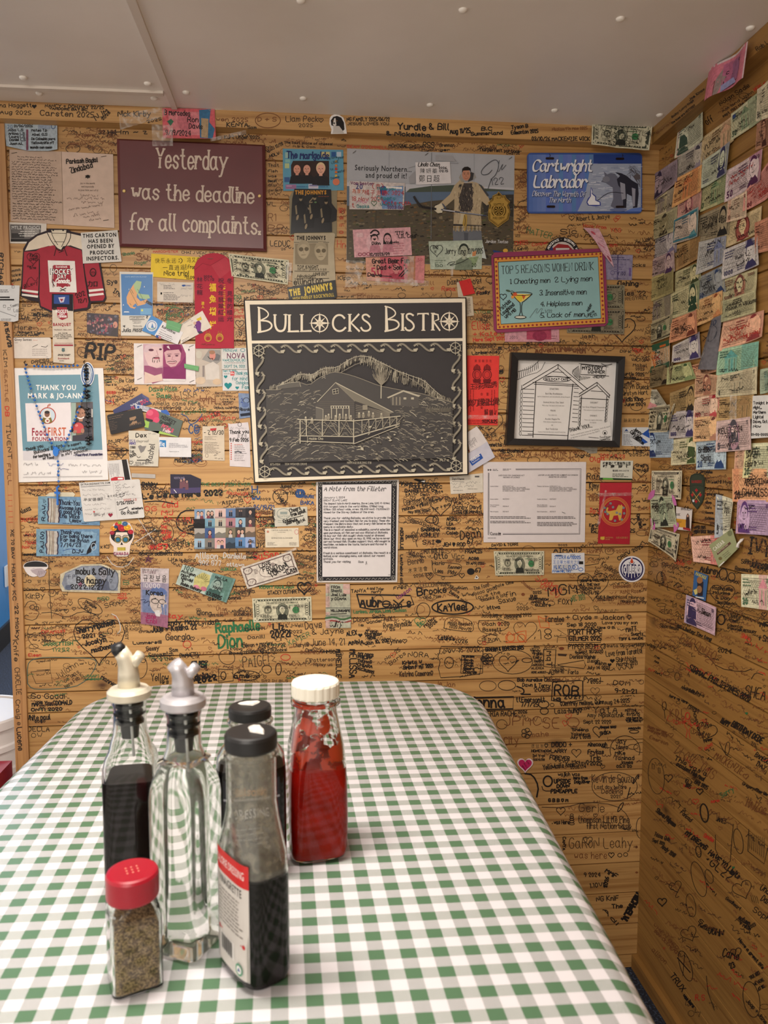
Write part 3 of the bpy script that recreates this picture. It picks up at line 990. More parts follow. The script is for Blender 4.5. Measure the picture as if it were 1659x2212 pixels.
Q k 6 0 95 260 885 30 Bassett
Q k 5 2 105 210 970 26 B DUY
Q k 6 0 560 710 955 90 .18
Q k 7 0 650 820 800 50 Taralee
Q k 7 0 840 1420 780 40 + Clyde = Jackon ♥
Q k 7 -1 850 1110 842 30 Sep 18 2020
Q k 6 0 1165 1480 822 28 Love you my son
Q k 6 0 1005 1280 862 20 First time @ B.
Q k 9 -1 870 1160 915 46 PORT HOPE
Q k 9 -1 870 1155 970 40 GILMER 2025
Q k 7 -4 1380 1470 890 44 MATT
Q k 7 -3 1425 1530 925 28 Swartz
Q k 7 -2 1315 1530 965 20 TIFF & MAUDE
Q k 9 -3 120 460 1065 34 GRAHAM & GENESIS 2025
Q k 6 0 535 600 1040 28 Jim
Q k 6 2 520 610 1065 22 Wendy
Q k 6 2 535 630 1095 26 Virginia
Q k 6 2 545 620 1130 24 Emily
Q k 6 0 555 635 1165 24 HARRY
Q k 5 0 535 630 1195 20 (ABEER)
Q k 5 0 530 640 1225 20 ALEXEA
Q k 5 0 530 660 1262 18 HERE AUGUST
Q k 8 90 670 1065 1200 44 MqT
Q k 7 -1 860 1190 1045 44 PYPER REHM <3
Q k 5 -2 1195 1550 1030 26 -insta @pyperleigh
Q k 6 -1 920 1170 1085 30 + Sept 18/2020
Q k 6 0 875 1100 1130 36 Denise Rehm
Q k 6 -6 1200 1520 1115 50 Love from Toronto!
Q k 6 -4 1290 1470 1160 40 Shinthuja
Q k 6 -5 1295 1480 1200 34 March 2021
Q k 6 2 1030 1140 1165 34 Ileigh
Q k 6 2 1105 1200 1185 30 Rehm
Q k 6 0 1030 1230 1225 28 July 14 2023
Q k 5 0 690 820 1260 40 Azarie
Q k 6 0 860 950 1268 34 Forto
Q k 5 0 740 820 1228 22 2025
Q k 8 0 405 780 1335 30 Bob Aurelius Chicago
Q k 7 2 450 700 1380 32 Dawn & Terry
Q k 7 0 555 690 1425 36 2025
Q k 14 0 735 950 1460 90 ROB
Q k 9 0 820 960 1490 36 2021
Q k 10 0 730 790 1510 28 H3
Q k 7 2 1000 1170 1330 36 Pyper.L
Q k 6 0 1060 1150 1355 22 2020
Q k 7 3 1265 1410 1365 40 D♥M
Q k 9 2 1280 1470 1435 36 9-21-21
Q k 17 0 20 290 1565 90 ienna
Q k 8 0 395 650 1520 44 ttEmersontt
Q k 8 0 440 590 1560 36 7/7/25
Q k 7 -3 790 1180 1555 36 ♥Jeffrey Melissa, Quinn
Q k 6 -5 1190 1410 1540 36 Aug 24 2025
Q k 7 0 105 400 1645 46 GERIA RACHE
Q k 7 0 410 490 1620 26 2026
Q k 7 -3 740 980 1625 46 Laza-hung♥
Q k 5 -3 905 1050 1595 18 2026.1.14
Q k 7 0 1085 1300 1620 60 YatA
Q k 6 2 1370 1480 1605 24 MITTHL
Q k 6 0 1385 1500 1640 24 07/25/25
Q k 6 0 1380 1520 1670 20 was here on
Q k 6 0 1375 1530 1690 18 this day w/
V n 6 0 140 420 310 66 JPMC
V n 6 0 440 560 330 80 SE
V n 6 0 620 720 320 70 O
V k 5 0 780 1060 245 32 Amy Nipiskaitnik
V k 5 0 750 960 295 26 Sept 22 2020
V k 6 0 665 790 353 20 Sheena
V k 6 0 655 800 388 22 Yakeleya
V k 6 0 650 805 410 18 July 1, 2025
V k 6 0 880 1000 330 16 Seonpil 2025
V k 7 -10 880 960 385 24 SHIKA
V k 6 -2 1085 1190 285 16 Lin, Matt,
V k 6 -2 1095 1190 340 18 Amanda
V n 6 -4 140 250 460 60 City
V n 5 -4 345 480 400 36 mahe
V k 6 0 345 475 480 30 경암부♥
V k 6 0 350 500 515 18 HONEYMOON
V k 6 0 360 450 555 20 IN Y-N
V k 5 0 365 450 580 14 23.12.28
V k 7 0 505 660 475 36 DODO +
V k 7 0 500 620 518 26 LARRY
V k 7 4 490 640 570 30 FOREVER
V k 7 0 785 930 470 30 Ainscough
V k 8 0 785 905 530 32 Frykas
V k 7 0 800 880 575 32 Trip
V k 8 0 800 890 615 30 2025
V k 6 -2 1005 1080 448 32 Jay
V k 6 0 1000 1090 492 30 Tanya
V k 6 0 995 1070 535 28 MiKe
V k 6 0 990 1140 575 30 Taninad
V k 6 -2 1035 1130 610 28 James
V k 6 0 1005 1120 635 20 05.11 20
V k 6 -6 440 790 650 36 Yellowknife Annie Stay♥
V k 5 -4 650 770 645 18 2026.1.14
V k 6 0 555 720 700 28 wajich was
V k 9 0 525 650 755 30 UPSIDE
V k 9 0 545 640 790 26 DOWN
V k 9 0 500 700 830 28 PINEAPPLE
V k 8 0 480 630 898 24 G B B ♥ M
V k 7 0 675 780 725 22 here from
V k 7 0 680 800 755 24 Doig River
V s 6 0 815 1140 750 60 Kevin de Souza
V s 5 0 835 1080 800 30 Last day before
V s 5 0 890 1050 835 34 Docking
V s 5 0 960 1030 870 24 2021
V s 5 0 715 910 975 60 Gerie
V s 6 0 710 1100 1060 50 thompson Little Pine
V s 6 0 775 1110 1105 44 first Nation Sask
V k 6 0 510 640 1070 30 . was Here
V s 5 0 640 1140 1255 80 GaRoN Leahy.
V n 5 0 680 930 1335 50 was here
V k 6 90 590 1170 1270 24 CANYA
V k 6 0 755 880 1475 30 9 2024
V k 8 30 915 1000 1440 34 MMF
V k 8 -80 930 1560 1480 26 2026
V k 6 -4 800 930 1560 34 1.10VC
V k 6 -3 850 1020 1665 36 NG KniF
V k 7 -4 970 1050 1720 30 The
V k 7 50 900 1000 1730 26 Adi
V k 7 -60 990 1040 1810 22 10/9/25
V k 17 120 1160 1600 1830 44 MICHAELW.
W k 6 0 290 440 150 22 Tara
W r 8 -2 495 630 105 40 OPA
W r 7 -8 640 780 100 40 Mass
W k 9 0 500 590 185 54 JL
W g 9 -2 515 870 250 40 JARRETTISH
W g 8 -2 630 830 315 36 11252
W n 6 -2 890 1060 350 40 2 Zeo
W k 14 -14 1100 1380 330 50 MacDonald
W r 7 0 340 490 375 36 Eleen
W s 6 -32 680 940 650 70 Juliann
W s 6 -35 780 950 690 50 oe was
W s 6 -35 790 1000 760 50 here Feb 15
W k 10 0 375 770 875 56 So Good!
W k 12 -3 385 860 970 50 MARILYMACDONALD
W k 12 -2 375 740 1030 34 ONT! 2020
W k 11 -3 325 600 1140 60 White paul
W k 8 -3 415 540 1165 24 2020
W k 8 0 335 590 1270 60 DECLA
W k 6 0 375 500 1340 50 OW
W k 6 20 1200 1380 430 60 Navi
W k 10 30 1200 1380 640 50 Manner
X n 6 3 400 550 130 40 ie Jan
"""
ON_RIGHT="""
a k 6 -33 980 1330 820 50 Nolan Sadie
a k 6 -33 1005 1370 900 30 AM and John
a k 6 -33 1010 1360 960 30 sept 1987 the 2023
a r 7 -33 1390 1543 650 40 HERE AL
a k 8 -30 820 900 1050 80 off
b k 6 -5 770 840 1640 60 X
c k 6 2 490 680 1180 34 Kay Cutter
c k 6 2 740 880 1225 34 Sorry potatoes
c k 7 3 810 940 1345 30 Lft Le not
c k 7 3 950 1160 1350 40 Hi Hyatt
c k 6 3 815 1010 1490 34 good girl/boy
c k 6 3 795 870 1590 30 Aileen
c k 6 3 790 870 1650 34 Clara
c k 6 3 795 890 1710 30 Roxane
c k 6 3 795 900 1780 32 Kathleen
c k 7 3 850 930 1840 26 2025
c k 7 -60 905 980 1620 44 HAS
c k 7 2 670 800 1890 36 AVID 2025
c k 9 2 660 970 1940 34 Nigid FIRST THEN LOVE
d k 6 3 600 690 1090 80 Ava
d k 22 8 1310 1560 1080 190 IVY
d k 8 4 1225 1340 1200 50 Sonia
d k 8 8 1150 1350 1280 50 Rosemarie
d k 16 8 1330 1560 1240 90 Johnson
d k 13 10 730 960 1300 80 Aubrey
d k 8 5 880 1120 1510 44 Raphaelle
d k 8 5 890 1090 1560 36 Maxime
d k 10 6 920 1080 1620 40 & Don
d k 8 6 930 1090 1680 40 Jonathan
d k 6 8 1085 1340 1850 50 Jennifer Yattu
d k 6 8 1090 1200 1900 40 (SMART)
d k 6 8 1060 1240 1950 34 Edmonton
d k 7 10 1060 1400 1980 30 crossstalk RESSURY
d k 13 8 1450 1543 1950 60 NF
d k 13 8 1430 1543 2120 70 + SM
d r 8 20 1220 1330 2080 50 Shina
d k 10 22 450 860 1960 40 #10 Lbetsy Tow tong
d k 6 10 250 470 1960 44 Simon house
d r 6 15 430 540 1200 60 Jolie
d k 7 -70 560 640 1360 50 SISSO
d n 6 80 280 1280 1480 34 CARLO
d k 6 80 260 1300 1440 30 Andraya
Y k 13 28 650 1370 370 70 SIRMAC. PHILIPPINES 2020
Y n 7 30 510 940 20 120 TARONTO
Y n 7 35 830 1000 250 90 2K
Y k 9 10 1000 1160 150 50 2024
Y k 10 12 1320 1560 680 130 SHEA
Y k 6 25 240 300 215 24 From
Y k 6 25 240 290 275 24 Paris
Y k 6 25 235 330 400 26 FRANCE
Y k 6 25 590 830 590 40 Lamule Drive
Y k 6 25 560 780 590 44 Anne Gallotts
Y k 12 30 1030 1120 1000 60 HAPPY
Y k 14 30 1160 1520 1040 70 BIRTHDAY DEDE
Y k 8 22 420 630 690 34 here we were
Y n 9 0 430 600 930 90 K D L
Y n 9 5 500 590 1010 80 B Y
Y k 8 30 640 760 820 60 MAMA
Y k 8 75 700 870 1170 30 MONGTOMS
Y n 6 18 160 390 1060 34 Happy new year
Y n 6 18 160 390 1100 34 everyone 2021!
Y n 6 20 180 400 1190 40 Emerson
Y n 7 35 470 930 1360 110 I LOVE THIS
Y k 10 28 480 860 1440 50 This was a
Y k 10 30 500 830 1510 50 succulent Fish Meal
Y k 10 28 720 870 1720 44 BRI 2025
Y n 7 32 950 1280 1420 90 MACKENZIE
Y k 9 25 610 680 1710 40 EL7
Y k 9 25 610 670 1760 40 2025
Y r 7 -30 845 950 1330 36 JAIMY
Y k 8 20 800 860 1040 44 D R
Y k 8 20 810 890 1150 50 R + U
Y k 8 -18 840 940 1240 36 Forever
Y k 9 32 1440 1598 1400 60 BAMBOO
Y k 9 32 1460 1560 1510 60 DAY
Y k 7 25 1290 1598 1740 36 Gregory Chartier
Y n 8 20 1330 1430 2000 110 HAJ
Y n 8 20 1430 1560 2050 110 Zoe
Y k 12 40 260 480 2060 50 Shawn Philpson
Y k 9 42 550 670 2080 50 Foncad
Y k 9 20 980 1090 2170 60 JAMES
Y g 8 -30 1050 1200 1900 60 Sorry
Y r 7 -10 920 1020 1960 34 Aaron
Z k 7 20 220 390 130 44 Tessa Quin
Z k 7 20 200 330 190 36 Sept 2021
Z k 9 38 300 440 260 44 Andy 2018
Z k 14 38 565 790 110 50 MY DREAMS
Z k 14 40 820 1150 330 56 HAVE YO Limits
Z k 12 42 830 1050 440 80 GLZZ
Z r 7 30 765 870 140 44 Christine
Z k 9 38 710 860 1080 40 SAM
Z k 8 25 710 830 1130 30 PARTIES
Z k 12 12 820 980 1210 70 JOHN
Z k 11 15 975 1150 1460 90 Carlo
Z k 12 -20 1070 1120 1600 60 23
Z k 10 30 1150 1270 1050 50 Autumn
Z k 9 30 1160 1280 1110 40 + Millie
Z k 8 -30 1280 1350 1160 34 2023
Z k 7 38 1010 1170 830 36 Goodheart
Z k 10 52 395 530 1680 60 TRUX
Z k 12 50 540 650 1900 34 was here
Z k 10 50 1150 1420 1280 30 Have a great life
Z k 7 -30 1290 1400 1720 36 TRUE GRIT
Z k 7 -30 1340 1440 1790 34 WE WERE
Z k 7 -30 1370 1450 1850 34 LAST 2022
Z k 9 35 1390 1480 720 70 Una
Z k 9 35 1400 1480 840 70 Dan
Z k 8 35 1310 1480 960 60 Soph
Z n 6 45 190 340 1400 50 alison
Z n 6 45 210 480 1120 30 WHEN BED
Z n 6 45 220 470 1190 30 BOY CLEMENT
Z k 8 50 1240 1450 1960 40 Joop + Jane
Z r 8 0 680 780 1950 60 R. S
"""
ON_LEFT="""
D k 10 90 8 1500 1830 40 RICHAR
J k 12 80 60 480 730 34 R 15/6/23
J k 6 86 50 760 930 34 KIM
J n 5 88 60 960 1290 30 SEATTLE
J r 8 88 70 1340 1440 40 DB
J k 6 87 80 1520 1880 40 TIWENT
J n 6 87 90 1930 2150 36 FULL
N r 6 88 110 330 660 46 ||||||
N k 7 88 130 700 1000 30 XE 70 BAW
N k 7 88 140 1060 1440 34 Hailey KC
N k 8 87 170 1480 1850 34 '22 Micky
W k 8 86 175 170 420 50 Knife
W s 7 86 195 500 820 56 CHOELIE
W s 7 86 205 880 1180 50 Craig e
W k 10 85 215 1210 1480 60 Lucene
"""
def ink_lines(sheets,block):
 for ln in block.strip().split('\n'):
  q=ln.split(None,8)
  s=sheets(q[0]);c,lw,rot,x0,x1,y,h,txt=q[1],float(q[2]),float(q[3]),float(q[4]),float(q[5]),float(q[6]),float(q[7]),q[8]
  if c=='r':c='r'
  cr=math.cos(math.radians(rot))
  if abs(rot)>=60:s.k(txt,x0,x1 if rot>0 else x1-0,h,c,lw,w=abs(y-x1),rot=rot)
  else:s.k(txt,x0,y,h,c,lw,w=(x1-x0)/max(.4,cr),rot=rot)
class Many:
 """One ink layer over a plane, addressed through any crop frame."""
 def __init__(self,plane,off):self.plane,self.off,self.d=plane,off,{}
 def __call__(self,k):
  if k not in self.d:self.d[k]=Sheet(k,self.plane,self.off,seed=ord(k[0]));self.d[k].wrap=5e-4
  return self.d[k]
 @property
 def v(self):return[v for s in self.d.values()for v in s.v]
 @property
 def f(self):
  out,b=[],0
  for s in self.d.values():
   out+=[[b+i for i in f]for f in s.f];b+=len(s.v)
  return out
 @property
 def c(self):return[c for s in self.d.values()for c in s.c]
INKB,INKR,INKBT,INKRT,INKL=Many('B',.0004),Many('R',.0004),Many('BT',.0004),Many('RT',.0004),Many('B',.0106)
def scribble_fill(M,crop,boxes,n,seed,cols='fvsfvkfn',hs=(14,34),rots=(-12,12),lw=(3,5.5)):
 R=random.Random(seed);s=M(crop)
 for x0,y0,x1,y1 in boxes:
  for _ in range(n):
   h=R.uniform(*hs);x=R.uniform(x0,x1);y=R.uniform(y0,y1)
   s.scrawl(x,y,min(R.uniform(3,9)*h,max(2*h,x1-x)),h,R.choice(cols),R.uniform(*lw),R.uniform(*rots))
   if R.random()<.12:s.heart(R.uniform(x0,x1),R.uniform(y0,y1),R.uniform(9,26),R.choice('kfsr'),lw=4,rot=R.uniform(-20,20))
   if R.random()<.10:s.ring(R.uniform(x0,x1),R.uniform(y0,y1),R.uniform(20,60),R.uniform(16,40),4,R.choice('ksf'))
def graffiti():
# faint old scribbles first, then the readable signatures over them
 scribble_fill(INKB,'A',[(370,760,700,900),(1300,800,1650,1000)],12,1)
 scribble_fill(INKB,'D',[(60,440,110,1150),(90,1390,1240,2200),(600,200,1180,440)],26,2)
 scribble_fill(INKB,'E',[(1390,130,1640,1060),(20,1080,1640,1300),(330,1540,730,1700),(1080,1390,1200,1990),(1180,1380,1600,1540)],20,3)
 scribble_fill(INKB,'F',[(200,40,950,170),(840,700,960,1700),(840,1650,1500,2030)],16,4)
 scribble_fill(INKB,'G',[(400,20,1640,110),(1545,300,1640,1010),(0,1160,1320,1410)],24,5)
 scribble_fill(INKB,'H',[(500,550,1620,850),(500,200,590,800),(1250,760,1640,900),(100,1060,300,1600),(1380,1060,1620,1650),(400,1540,1400,1650)],22,6)
 scribble_fill(INKB,'J',[(110,230,540,620),(780,330,1250,620),(1090,640,1420,1400),(1090,1650,1340,1890),(780,620,1380,850)],22,7)
 scribble_fill(INKB,'K',[(620,430,1020,640),(420,1250,1460,1520),(700,1520,1460,1700),(100,900,420,1440),(1000,1640,1100,2020),(860,1960,1100,2028)],30,8,cols='fvskkfnfgb')
 scribble_fill(INKB,'M',[(100,10,1560,110),(370,90,470,900),(1350,60,1600,640),(110,680,460,950),(350,850,1580,960),(1080,960,1190,1700),(1440,960,1590,1720),(0,1230,230,1720)],22,9)
 scribble_fill(INKB,'N',[(200,190,850,340),(200,560,420,980),(200,980,1480,1100),(520,980,660,1640),(230,1300,1480,1680),(240,1680,1300,1950),(1260,1060,1480,1690),(1040,640,1660,1000),(1420,560,1660,1080)],36,10,cols='fvskkfnfvk')
 scribble_fill(INKB,'O',[(100,20,1590,220),(120,230,560,590),(1060,220,1240,570),(1440,200,1600,590),(0,590,1590,740),(330,740,1000,1000),(320,880,1040,1180),(100,1180,1640,1460),(100,1460,1640,1700),(1350,640,1600,980)],34,11,cols='fvskkfnfvg')
 scribble_fill(INKB,'P',[(840,90,1580,390),(860,390,1590,680),(860,690,1650,970),(410,1000,1650,1280),(380,1280,1650,1560),(290,1580,1650,1850)],22,12,cols='fvkkfn')
 scribble_fill(INKB,'Q',[(100,110,1560,420),(0,430,1570,700),(0,710,1560,990),(0,1000,1560,1270),(350,1290,1560,1560)],20,13,cols='fvkkf')
 scribble_fill(INKB,'V',[(120,180,1210,420),(250,430,1200,640),(420,660,1200,880),(520,900,1200,1120)],9,14,cols='fvk')
 scribble_fill(INKB,'W',[(290,20,1380,370),(300,390,1250,760),(310,800,800,1180)],20,15,cols='fvkkfg')
 scribble_fill(INKR,'a',[(240,1350,480,1600),(820,650,1520,1000)],10,16,rots=(-40,-25))
 scribble_fill(INKR,'b',[(760,1450,900,1800),(1480,1550,1543,1900)],8,17)
 scribble_fill(INKR,'c',[(130,1020,700,1240),(540,1160,1180,1500),(560,1400,980,1960),(1150,1450,1230,1900)],24,18,hs=(18,40),rots=(-5,12))
 scribble_fill(INKR,'d',[(120,150,210,1250),(480,780,700,1200),(120,1050,660,1450),(140,1400,640,1900),(820,1280,1280,1800),(150,1850,640,2200),(900,1750,1543,2200),(1180,850,1543,1330)],30,19,hs=(18,50),rots=(0,28),cols='fvskkfnfk')
 scribble_fill(INKR,'Y',[(150,0,700,450),(560,0,1598,450),(150,350,900,1000),(900,450,1598,1000),(150,950,900,1600),(800,950,1598,1600),(150,1600,800,2200),(800,1500,1598,2200)],17,20,hs=(20,55),rots=(8,45),cols='fvskfnr',lw=(4,7))
 scribble_fill(INKR,'Z',[(110,0,600,700),(500,0,1480,700),(110,700,700,1600),(600,600,1480,1400),(400,1400,1480,2200)],15,21,hs=(20,55),rots=(20,52),cols='fvskfnr',lw=(4,7))
 ink_lines(INKB,ON_BACK);ink_lines(INKR,ON_RIGHT);ink_lines(INKBT,ON_BEAM);ink_lines(INKRT,ON_BEAM_R);ink_lines(INKL,ON_LEFT)
 # drawn shapes: boxes, hearts, ovals, little figures
 P,Q,O,Nn,Wc,V,H,D=INKB('P'),INKB('Q'),INKB('O'),INKB('N'),INKB('W'),INKB('V'),INKB('H'),INKB('D')
 P.l([(465,1095),(940,1105),(970,1185),(900,1200),(600,1230),(490,1210),(460,1095)],13,'k')
 P.ring(1318,1210,185,62,13,'k');P.heart(1210,290,100,'k',7);P.heart(1330,645,14,'k');P.heart(1400,925,24,'k',6)
 P.heart(490,1460,20,'k');P.heart(888,1512,20,'k',6);P.heart(1110,930,34,'k',6);P.heart(960,232,24,'k',5)
 P.l([(1130,790),(1140,900),(1200,930),(1330,935),(1390,890),(1400,830),(1330,815),(1240,810)],5,'k',1)
 P.l([(1010,505),(995,560),(1010,590),(985,620),(1000,668)],6,'k',1)
 P.ring(1125,425,50,30,8,'k');P.ring(1165,430,24,40,8,'k');P.e(1480,890,34,30,'k');P.e(1190,620,26,16,'k')
 P.l([(1240,1395),(1250,1310),(1330,1295),(1440,1310),(1500,1350),(1505,1430),(1420,1425),(1290,1410),(1235,1395)],5,'k',1)
 P.l([(1200,1600),(1215,1560),(1580,1565),(1590,1600),(1585,1800),(1400,1830),(1210,1840),(1190,1760),(1205,1700),(1185,1650),(1205,1600)],6,'k')
 P.ring(1285,1705,40,50,6,'k');P.l([(1400,1640),(1580,1645),(1560,1810),(1390,1800),(1400,1640)],6,'k')
 for a in range(6):P.ring(1620+22*math.cos(a),1680+24*math.sin(a),20,16,5,'k')
 P.heart(1025,1340,50,'g',6);P.ring(1055,1240,60,70,6,'k')
 Q.p([(0,1130),(0,1130),(1,1131)],'k');Q.heart(475,880,105,'s',5)
 Q.l([(855,870),(1165,875),(1150,985),(865,985),(855,870)],6,'k');Q.l([(765,870),(845,920),(760,930)],5,'k');Q.l([(760,985),(765,940),(840,940),(850,985)],5,'k')
 for cx in(345,440):Q.ring(cx,945,34,34,7,'o')
 Q.l([(305,985),(300,930),(330,890),(360,915),(430,890),(480,880),(485,980),(305,988)],7,'o');Q.l([(590,750),(610,850),(690,855),(685,810),(650,790),(690,750),(640,775),(590,750)],7,'o')
 Q.l([(60,790),(330,785),(320,870),(180,890),(250,930),(90,900),(50,850),(60,790)],5,'k',1);Q.l([(90,950),(160,910),(230,920),(200,985),(100,985),(85,950)],5,'k',1)
 for a in range(6):Q.ring(135+34*math.cos(a*1.05),1135+34*math.sin(a*1.05),26,20,6,'k')
 Q.ring(360,1160,180,108,5,'k');Q.heart(320,1165,80,'k',6);Q.ring(490,1145,45,20,6,'k')
 Q.l([(640,1050),(750,1050),(740,1215),(640,1200),(640,1050)],8,'k');Q.e(800,1040,24,14,(110,58,34));Q.p([(765,1085),(850,1090),(840,1110),(770,1105)],'s')
 Q.l([(770,1185),(1000,1145),(1015,1190),(1000,1220),(780,1195),(765,1180)],6,'k');Q.heart(1255,1150,22,'k');Q.heart(1230,1185,18,'k')
 Q.l([(720,1340),(960,1325),(990,1330),(990,1500),(860,1525),(710,1505),(720,1340)],10,'k')
 Q.ring(140,1375,75,46,5,'s');Q.ring(310,1370,78,44,6,'k');Q.l([(400,1380),(460,1400),(465,1440),(420,1450),(520,1450)],12,'k',1)
 Q.l([(0,1480),(370,1472),(365,1580),(0,1590)],12,'k');Q.ring(640,1540,46,32,8,'k');Q.ring(645,1600,36,30,7,'k');Q.ring(715,1545,18,14,5,'k')
 Q.heart(1100,1420,40,'s',4);Q.e(455,555,16,14,(120,68,40));Q.l([(1000,200),(1140,205),(1130,280),(1000,300)],5,'k')
 Q.heart(1080,470,140,'k',5);Q.ring(1190,1195,2,2,4,'k')
 O.l([(560,245),(450,250),(395,330),(410,400),(480,440),(560,455)],12,'k',1);O.heart(1490,905,58,'k',14);O.heart(1490,900,34,'k',6);O.ring(310,440,65,80,5,'k')
 O.p([(120,640),(150,655),(165,625),(172,655),(210,650),(180,672),(190,695),(160,680),(130,695),(145,665)],(96,46,66));O.heart(1085,563,12,'k');O.ring(1285,130,65,60,6,'k',rot=40)
 O.l([(760,1600),(880,1605),(885,1700),(760,1715),(760,1600)],6,'k');O.ring(800,1655,22,32,7,'k');O.ring(1000,1655,110,40,6,'k');O.ring(1270,1600,24,50,7,'k');O.ring(1170,1600,40,34,6,'k')
 O.ring(90,1580,60,100,5,'k');O.ring(75,1530,24,18,5,'k');O.ring(115,1530,20,16,5,'k');O.ring(830,1500,70,60,5,'k',rot=30);O.ring(490,1390,34,30,6,'r');O.ring(1330,1500,40,26,6,'r')
 O.l([(340,560),(420,470),(500,400),(545,470)],5,'k',1);O.heart(535,1340,18,'k',5);O.heart(1005,155,30,'r',5);O.l([(130,175),(250,165),(380,190)],10,'k',1);O.l([(1210,1490),(1240,1500),(1215,1530),(1250,1540)],5,'k')
 Nn.l([(260,1520),(300,1450),(390,1470),(380,1560),(420,1570),(370,1665),(250,1640),(270,1600),(300,1610)],6,'k',1);Nn.ring(340,1520,26,22,6,'k');Nn.ring(385,1530,22,20,6,'k')
 Nn.ring(950,1510,140,60,6,'k',rot=28);Nn.heart(1045,1850,270,'k',9);Nn.heart(450,1330,24,'k',6);Nn.heart(740,1480,24,'k',5);Nn.heart(780,1535,20,'k',5)
 Nn.l([(440,1580),(560,1570),(700,1640),(850,1560),(1000,1590),(1050,1640)],6,'k',1);Nn.ring(480,1800,190,170,5,'s',a0=-30,a1=210);Nn.ring(620,1830,28,24,5,'k')
 Nn.l([(515,985),(520,1300),(545,1640)],6,'k');Nn.heart(700,1560,24,'k',5);Nn.ring(1160,1770,28,30,6,'k')
 Nn.l([(1460,590),(1640,860)],8,'w');Nn.l([(1420,840),(1640,700)],8,'w');Nn.l([(1130,990),(1200,1090),(1330,1100),(1410,1000)],8,'w',1);Nn.l([(1180,1590),(1240,1620),(1280,1750),(1240,1800)],9,'w',1)
 Wc.l([(330,700),(325,480),(380,410),(500,390),(620,385),(900,390),(1130,400),(1160,480),(1050,650),(880,750),(500,770),(380,760),(330,700)],9,(70,96,88),1)
 Wc.l([(370,560),(600,540),(630,690),(430,700),(370,560)],6,'s');Wc.l([(430,430),(600,430),(600,530),(440,540)],6,'s');0
 for k in range(5):Wc.l([(1000+k*30,620),(1060+k*30,590),(990+k*45,660),(1100+k*30,640)],9,'g')
 V.heart(695,520,36,'k',5);V.heart(870,355,48,'k',6);V.ring(1070,500,115,110,5,'k',a0=160,a1=380);V.ring(990,780,175,110,5,'s');V.heart(575,968,34,'k',5)
 for k in range(5):V.ring(660,1000+k*17,12+k*2,8,5,'k')
 V.ring(475,740,34,40,12,'k');V.l([(430,780),(440,815),(520,815)],6,'k',1);V.l([(300,680),(360,690),(405,780),(390,860)],12,'k',1)
 for a in range(5):V.ring(310+22*math.cos(a*1.26),370+24*math.sin(a*1.26),18,16,5,'k')
 V.heart(785,1195,34,'k',5);V.heart(965,1308,22,'k',6);V.ring(1030,1310,16,14,5,'k');V.ring(1075,1305,16,14,5,'k');V.e(1158,1247,11,10,(96,58,36));V.e(1160,1443,11,8,(120,70,40));V.ring(1140,358,36,12,6,'k')
 V.l([(430,940),(600,945),(760,900),(1000,920),(1100,1010),(1110,1110)],5,'s',1);V.ring(1190,1100,34,80,5,'s')
 H.heart(960,568,22,'k',5);H.heart(1338,565,18,'r',5);H.heart(1370,1470,110,'k',8);INKB('M').heart(1525,1035,62,'k',5);INKB('M').heart(1468,1455,30,'k',6);INKB('M').heart(1118,1352,10,'r');INKB('M').heart(290,655,110,'s',5)
 D.l([(750,190),(755,290),(890,370),(980,290),(995,190)],5,'n',1);INKB('J').heart(1260,1815,62,'k',6);INKB('J').ring(850,770,46,50,6,'s');INKB('J').ring(1298,815,20,20,5,'k');INKB('J').l([(840,760),(880,800),(940,760),(1000,820),(1080,790),(1180,830)],5,'s',1)
 INKB('K').ring(820,560,88,80,9,'g');INKB('K').heart(1440,385,40,'g',5);INKB('E').heart(1140,1740,40,'k',6);INKB('K').l([(880,1540),(950,1570),(960,1640),(1010,1640),(1080,1570),(1090,1540)],8,'b',1)
 INKBT('B').heart(310,862,16,'s',5);INKBT('A').heart(205,636,14,'k');INKBT('A').ring(1600,720,75,44,4,'n')
 d,Y,Z=INKR('d'),INKR('Y'),INKR('Z')
 d.heart(1000,1570,150,'k',8);d.ring(1010,1330,48,70,12,'k');d.ring(1110,1360,40,50,9,'k');d.l([(420,1470),(470,1430),(520,1470),(460,1490)],12,'k');d.heart(1500,1810,30,'k',9)
 d.ring(265,1370,50,70,6,'k');d.l([(1100,1900),(1050,1760),(1160,1660)],6,'k',1);d.ring(985,1870,44,60,16,'k');d.l([(1260,1800),(1500,1870)],6,'k');d.ring(560,210,20,30,6,'k');d.l([(600,850),(580,980)],8,'k');d.l([(640,850),(625,970)],8,'k')
 Y.heart(870,1100,120,'k',8,rot=18);Y.ring(265,1640,95,215,6,'s',rot=-6);Y.l([(215,1490),(240,1500),(240,1560),(215,1550),(215,1490)],6,'s');Y.l([(290,1540),(310,1545),(310,1610),(290,1600),(290,1540)],6,'s');Y.heart(410,1660,50,'k',8)
 Y.heart(440,1150,30,'n',6);Y.heart(510,1840,34,'n',6);Y.heart(785,1820,40,'k',11);Y.heart(735,1940,36,'r',7);Y.heart(1335,1640,34,'n',7);Y.heart(1345,890,18,'g');Y.ring(840,2080,46,110,16,'k',rot=-8)
 Y.ring(640,920,26,40,10,'r');Y.l([(610,960),(600,1040),(640,1080),(620,1180)],7,'r',1);Y.l([(660,960),(690,1050),(650,1090),(670,1190)],7,'r',1);Y.ring(360,800,24,50,8,'k');Y.l([(360,850),(370,950)],6,'k')
 Y.ring(1115,1310,26,80,7,'k',rot=8);Y.l([(1020,1240),(1090,1380),(1160,1420)],8,'k',1);Y.l([(720,60),(780,170),(870,190),(1000,350),(1300,400),(1400,360)],8,'k',1);Y.l([(1400,480),(1450,400),(1540,430)],8,'k',1);Y.ring(515,450,30,46,6,'k')
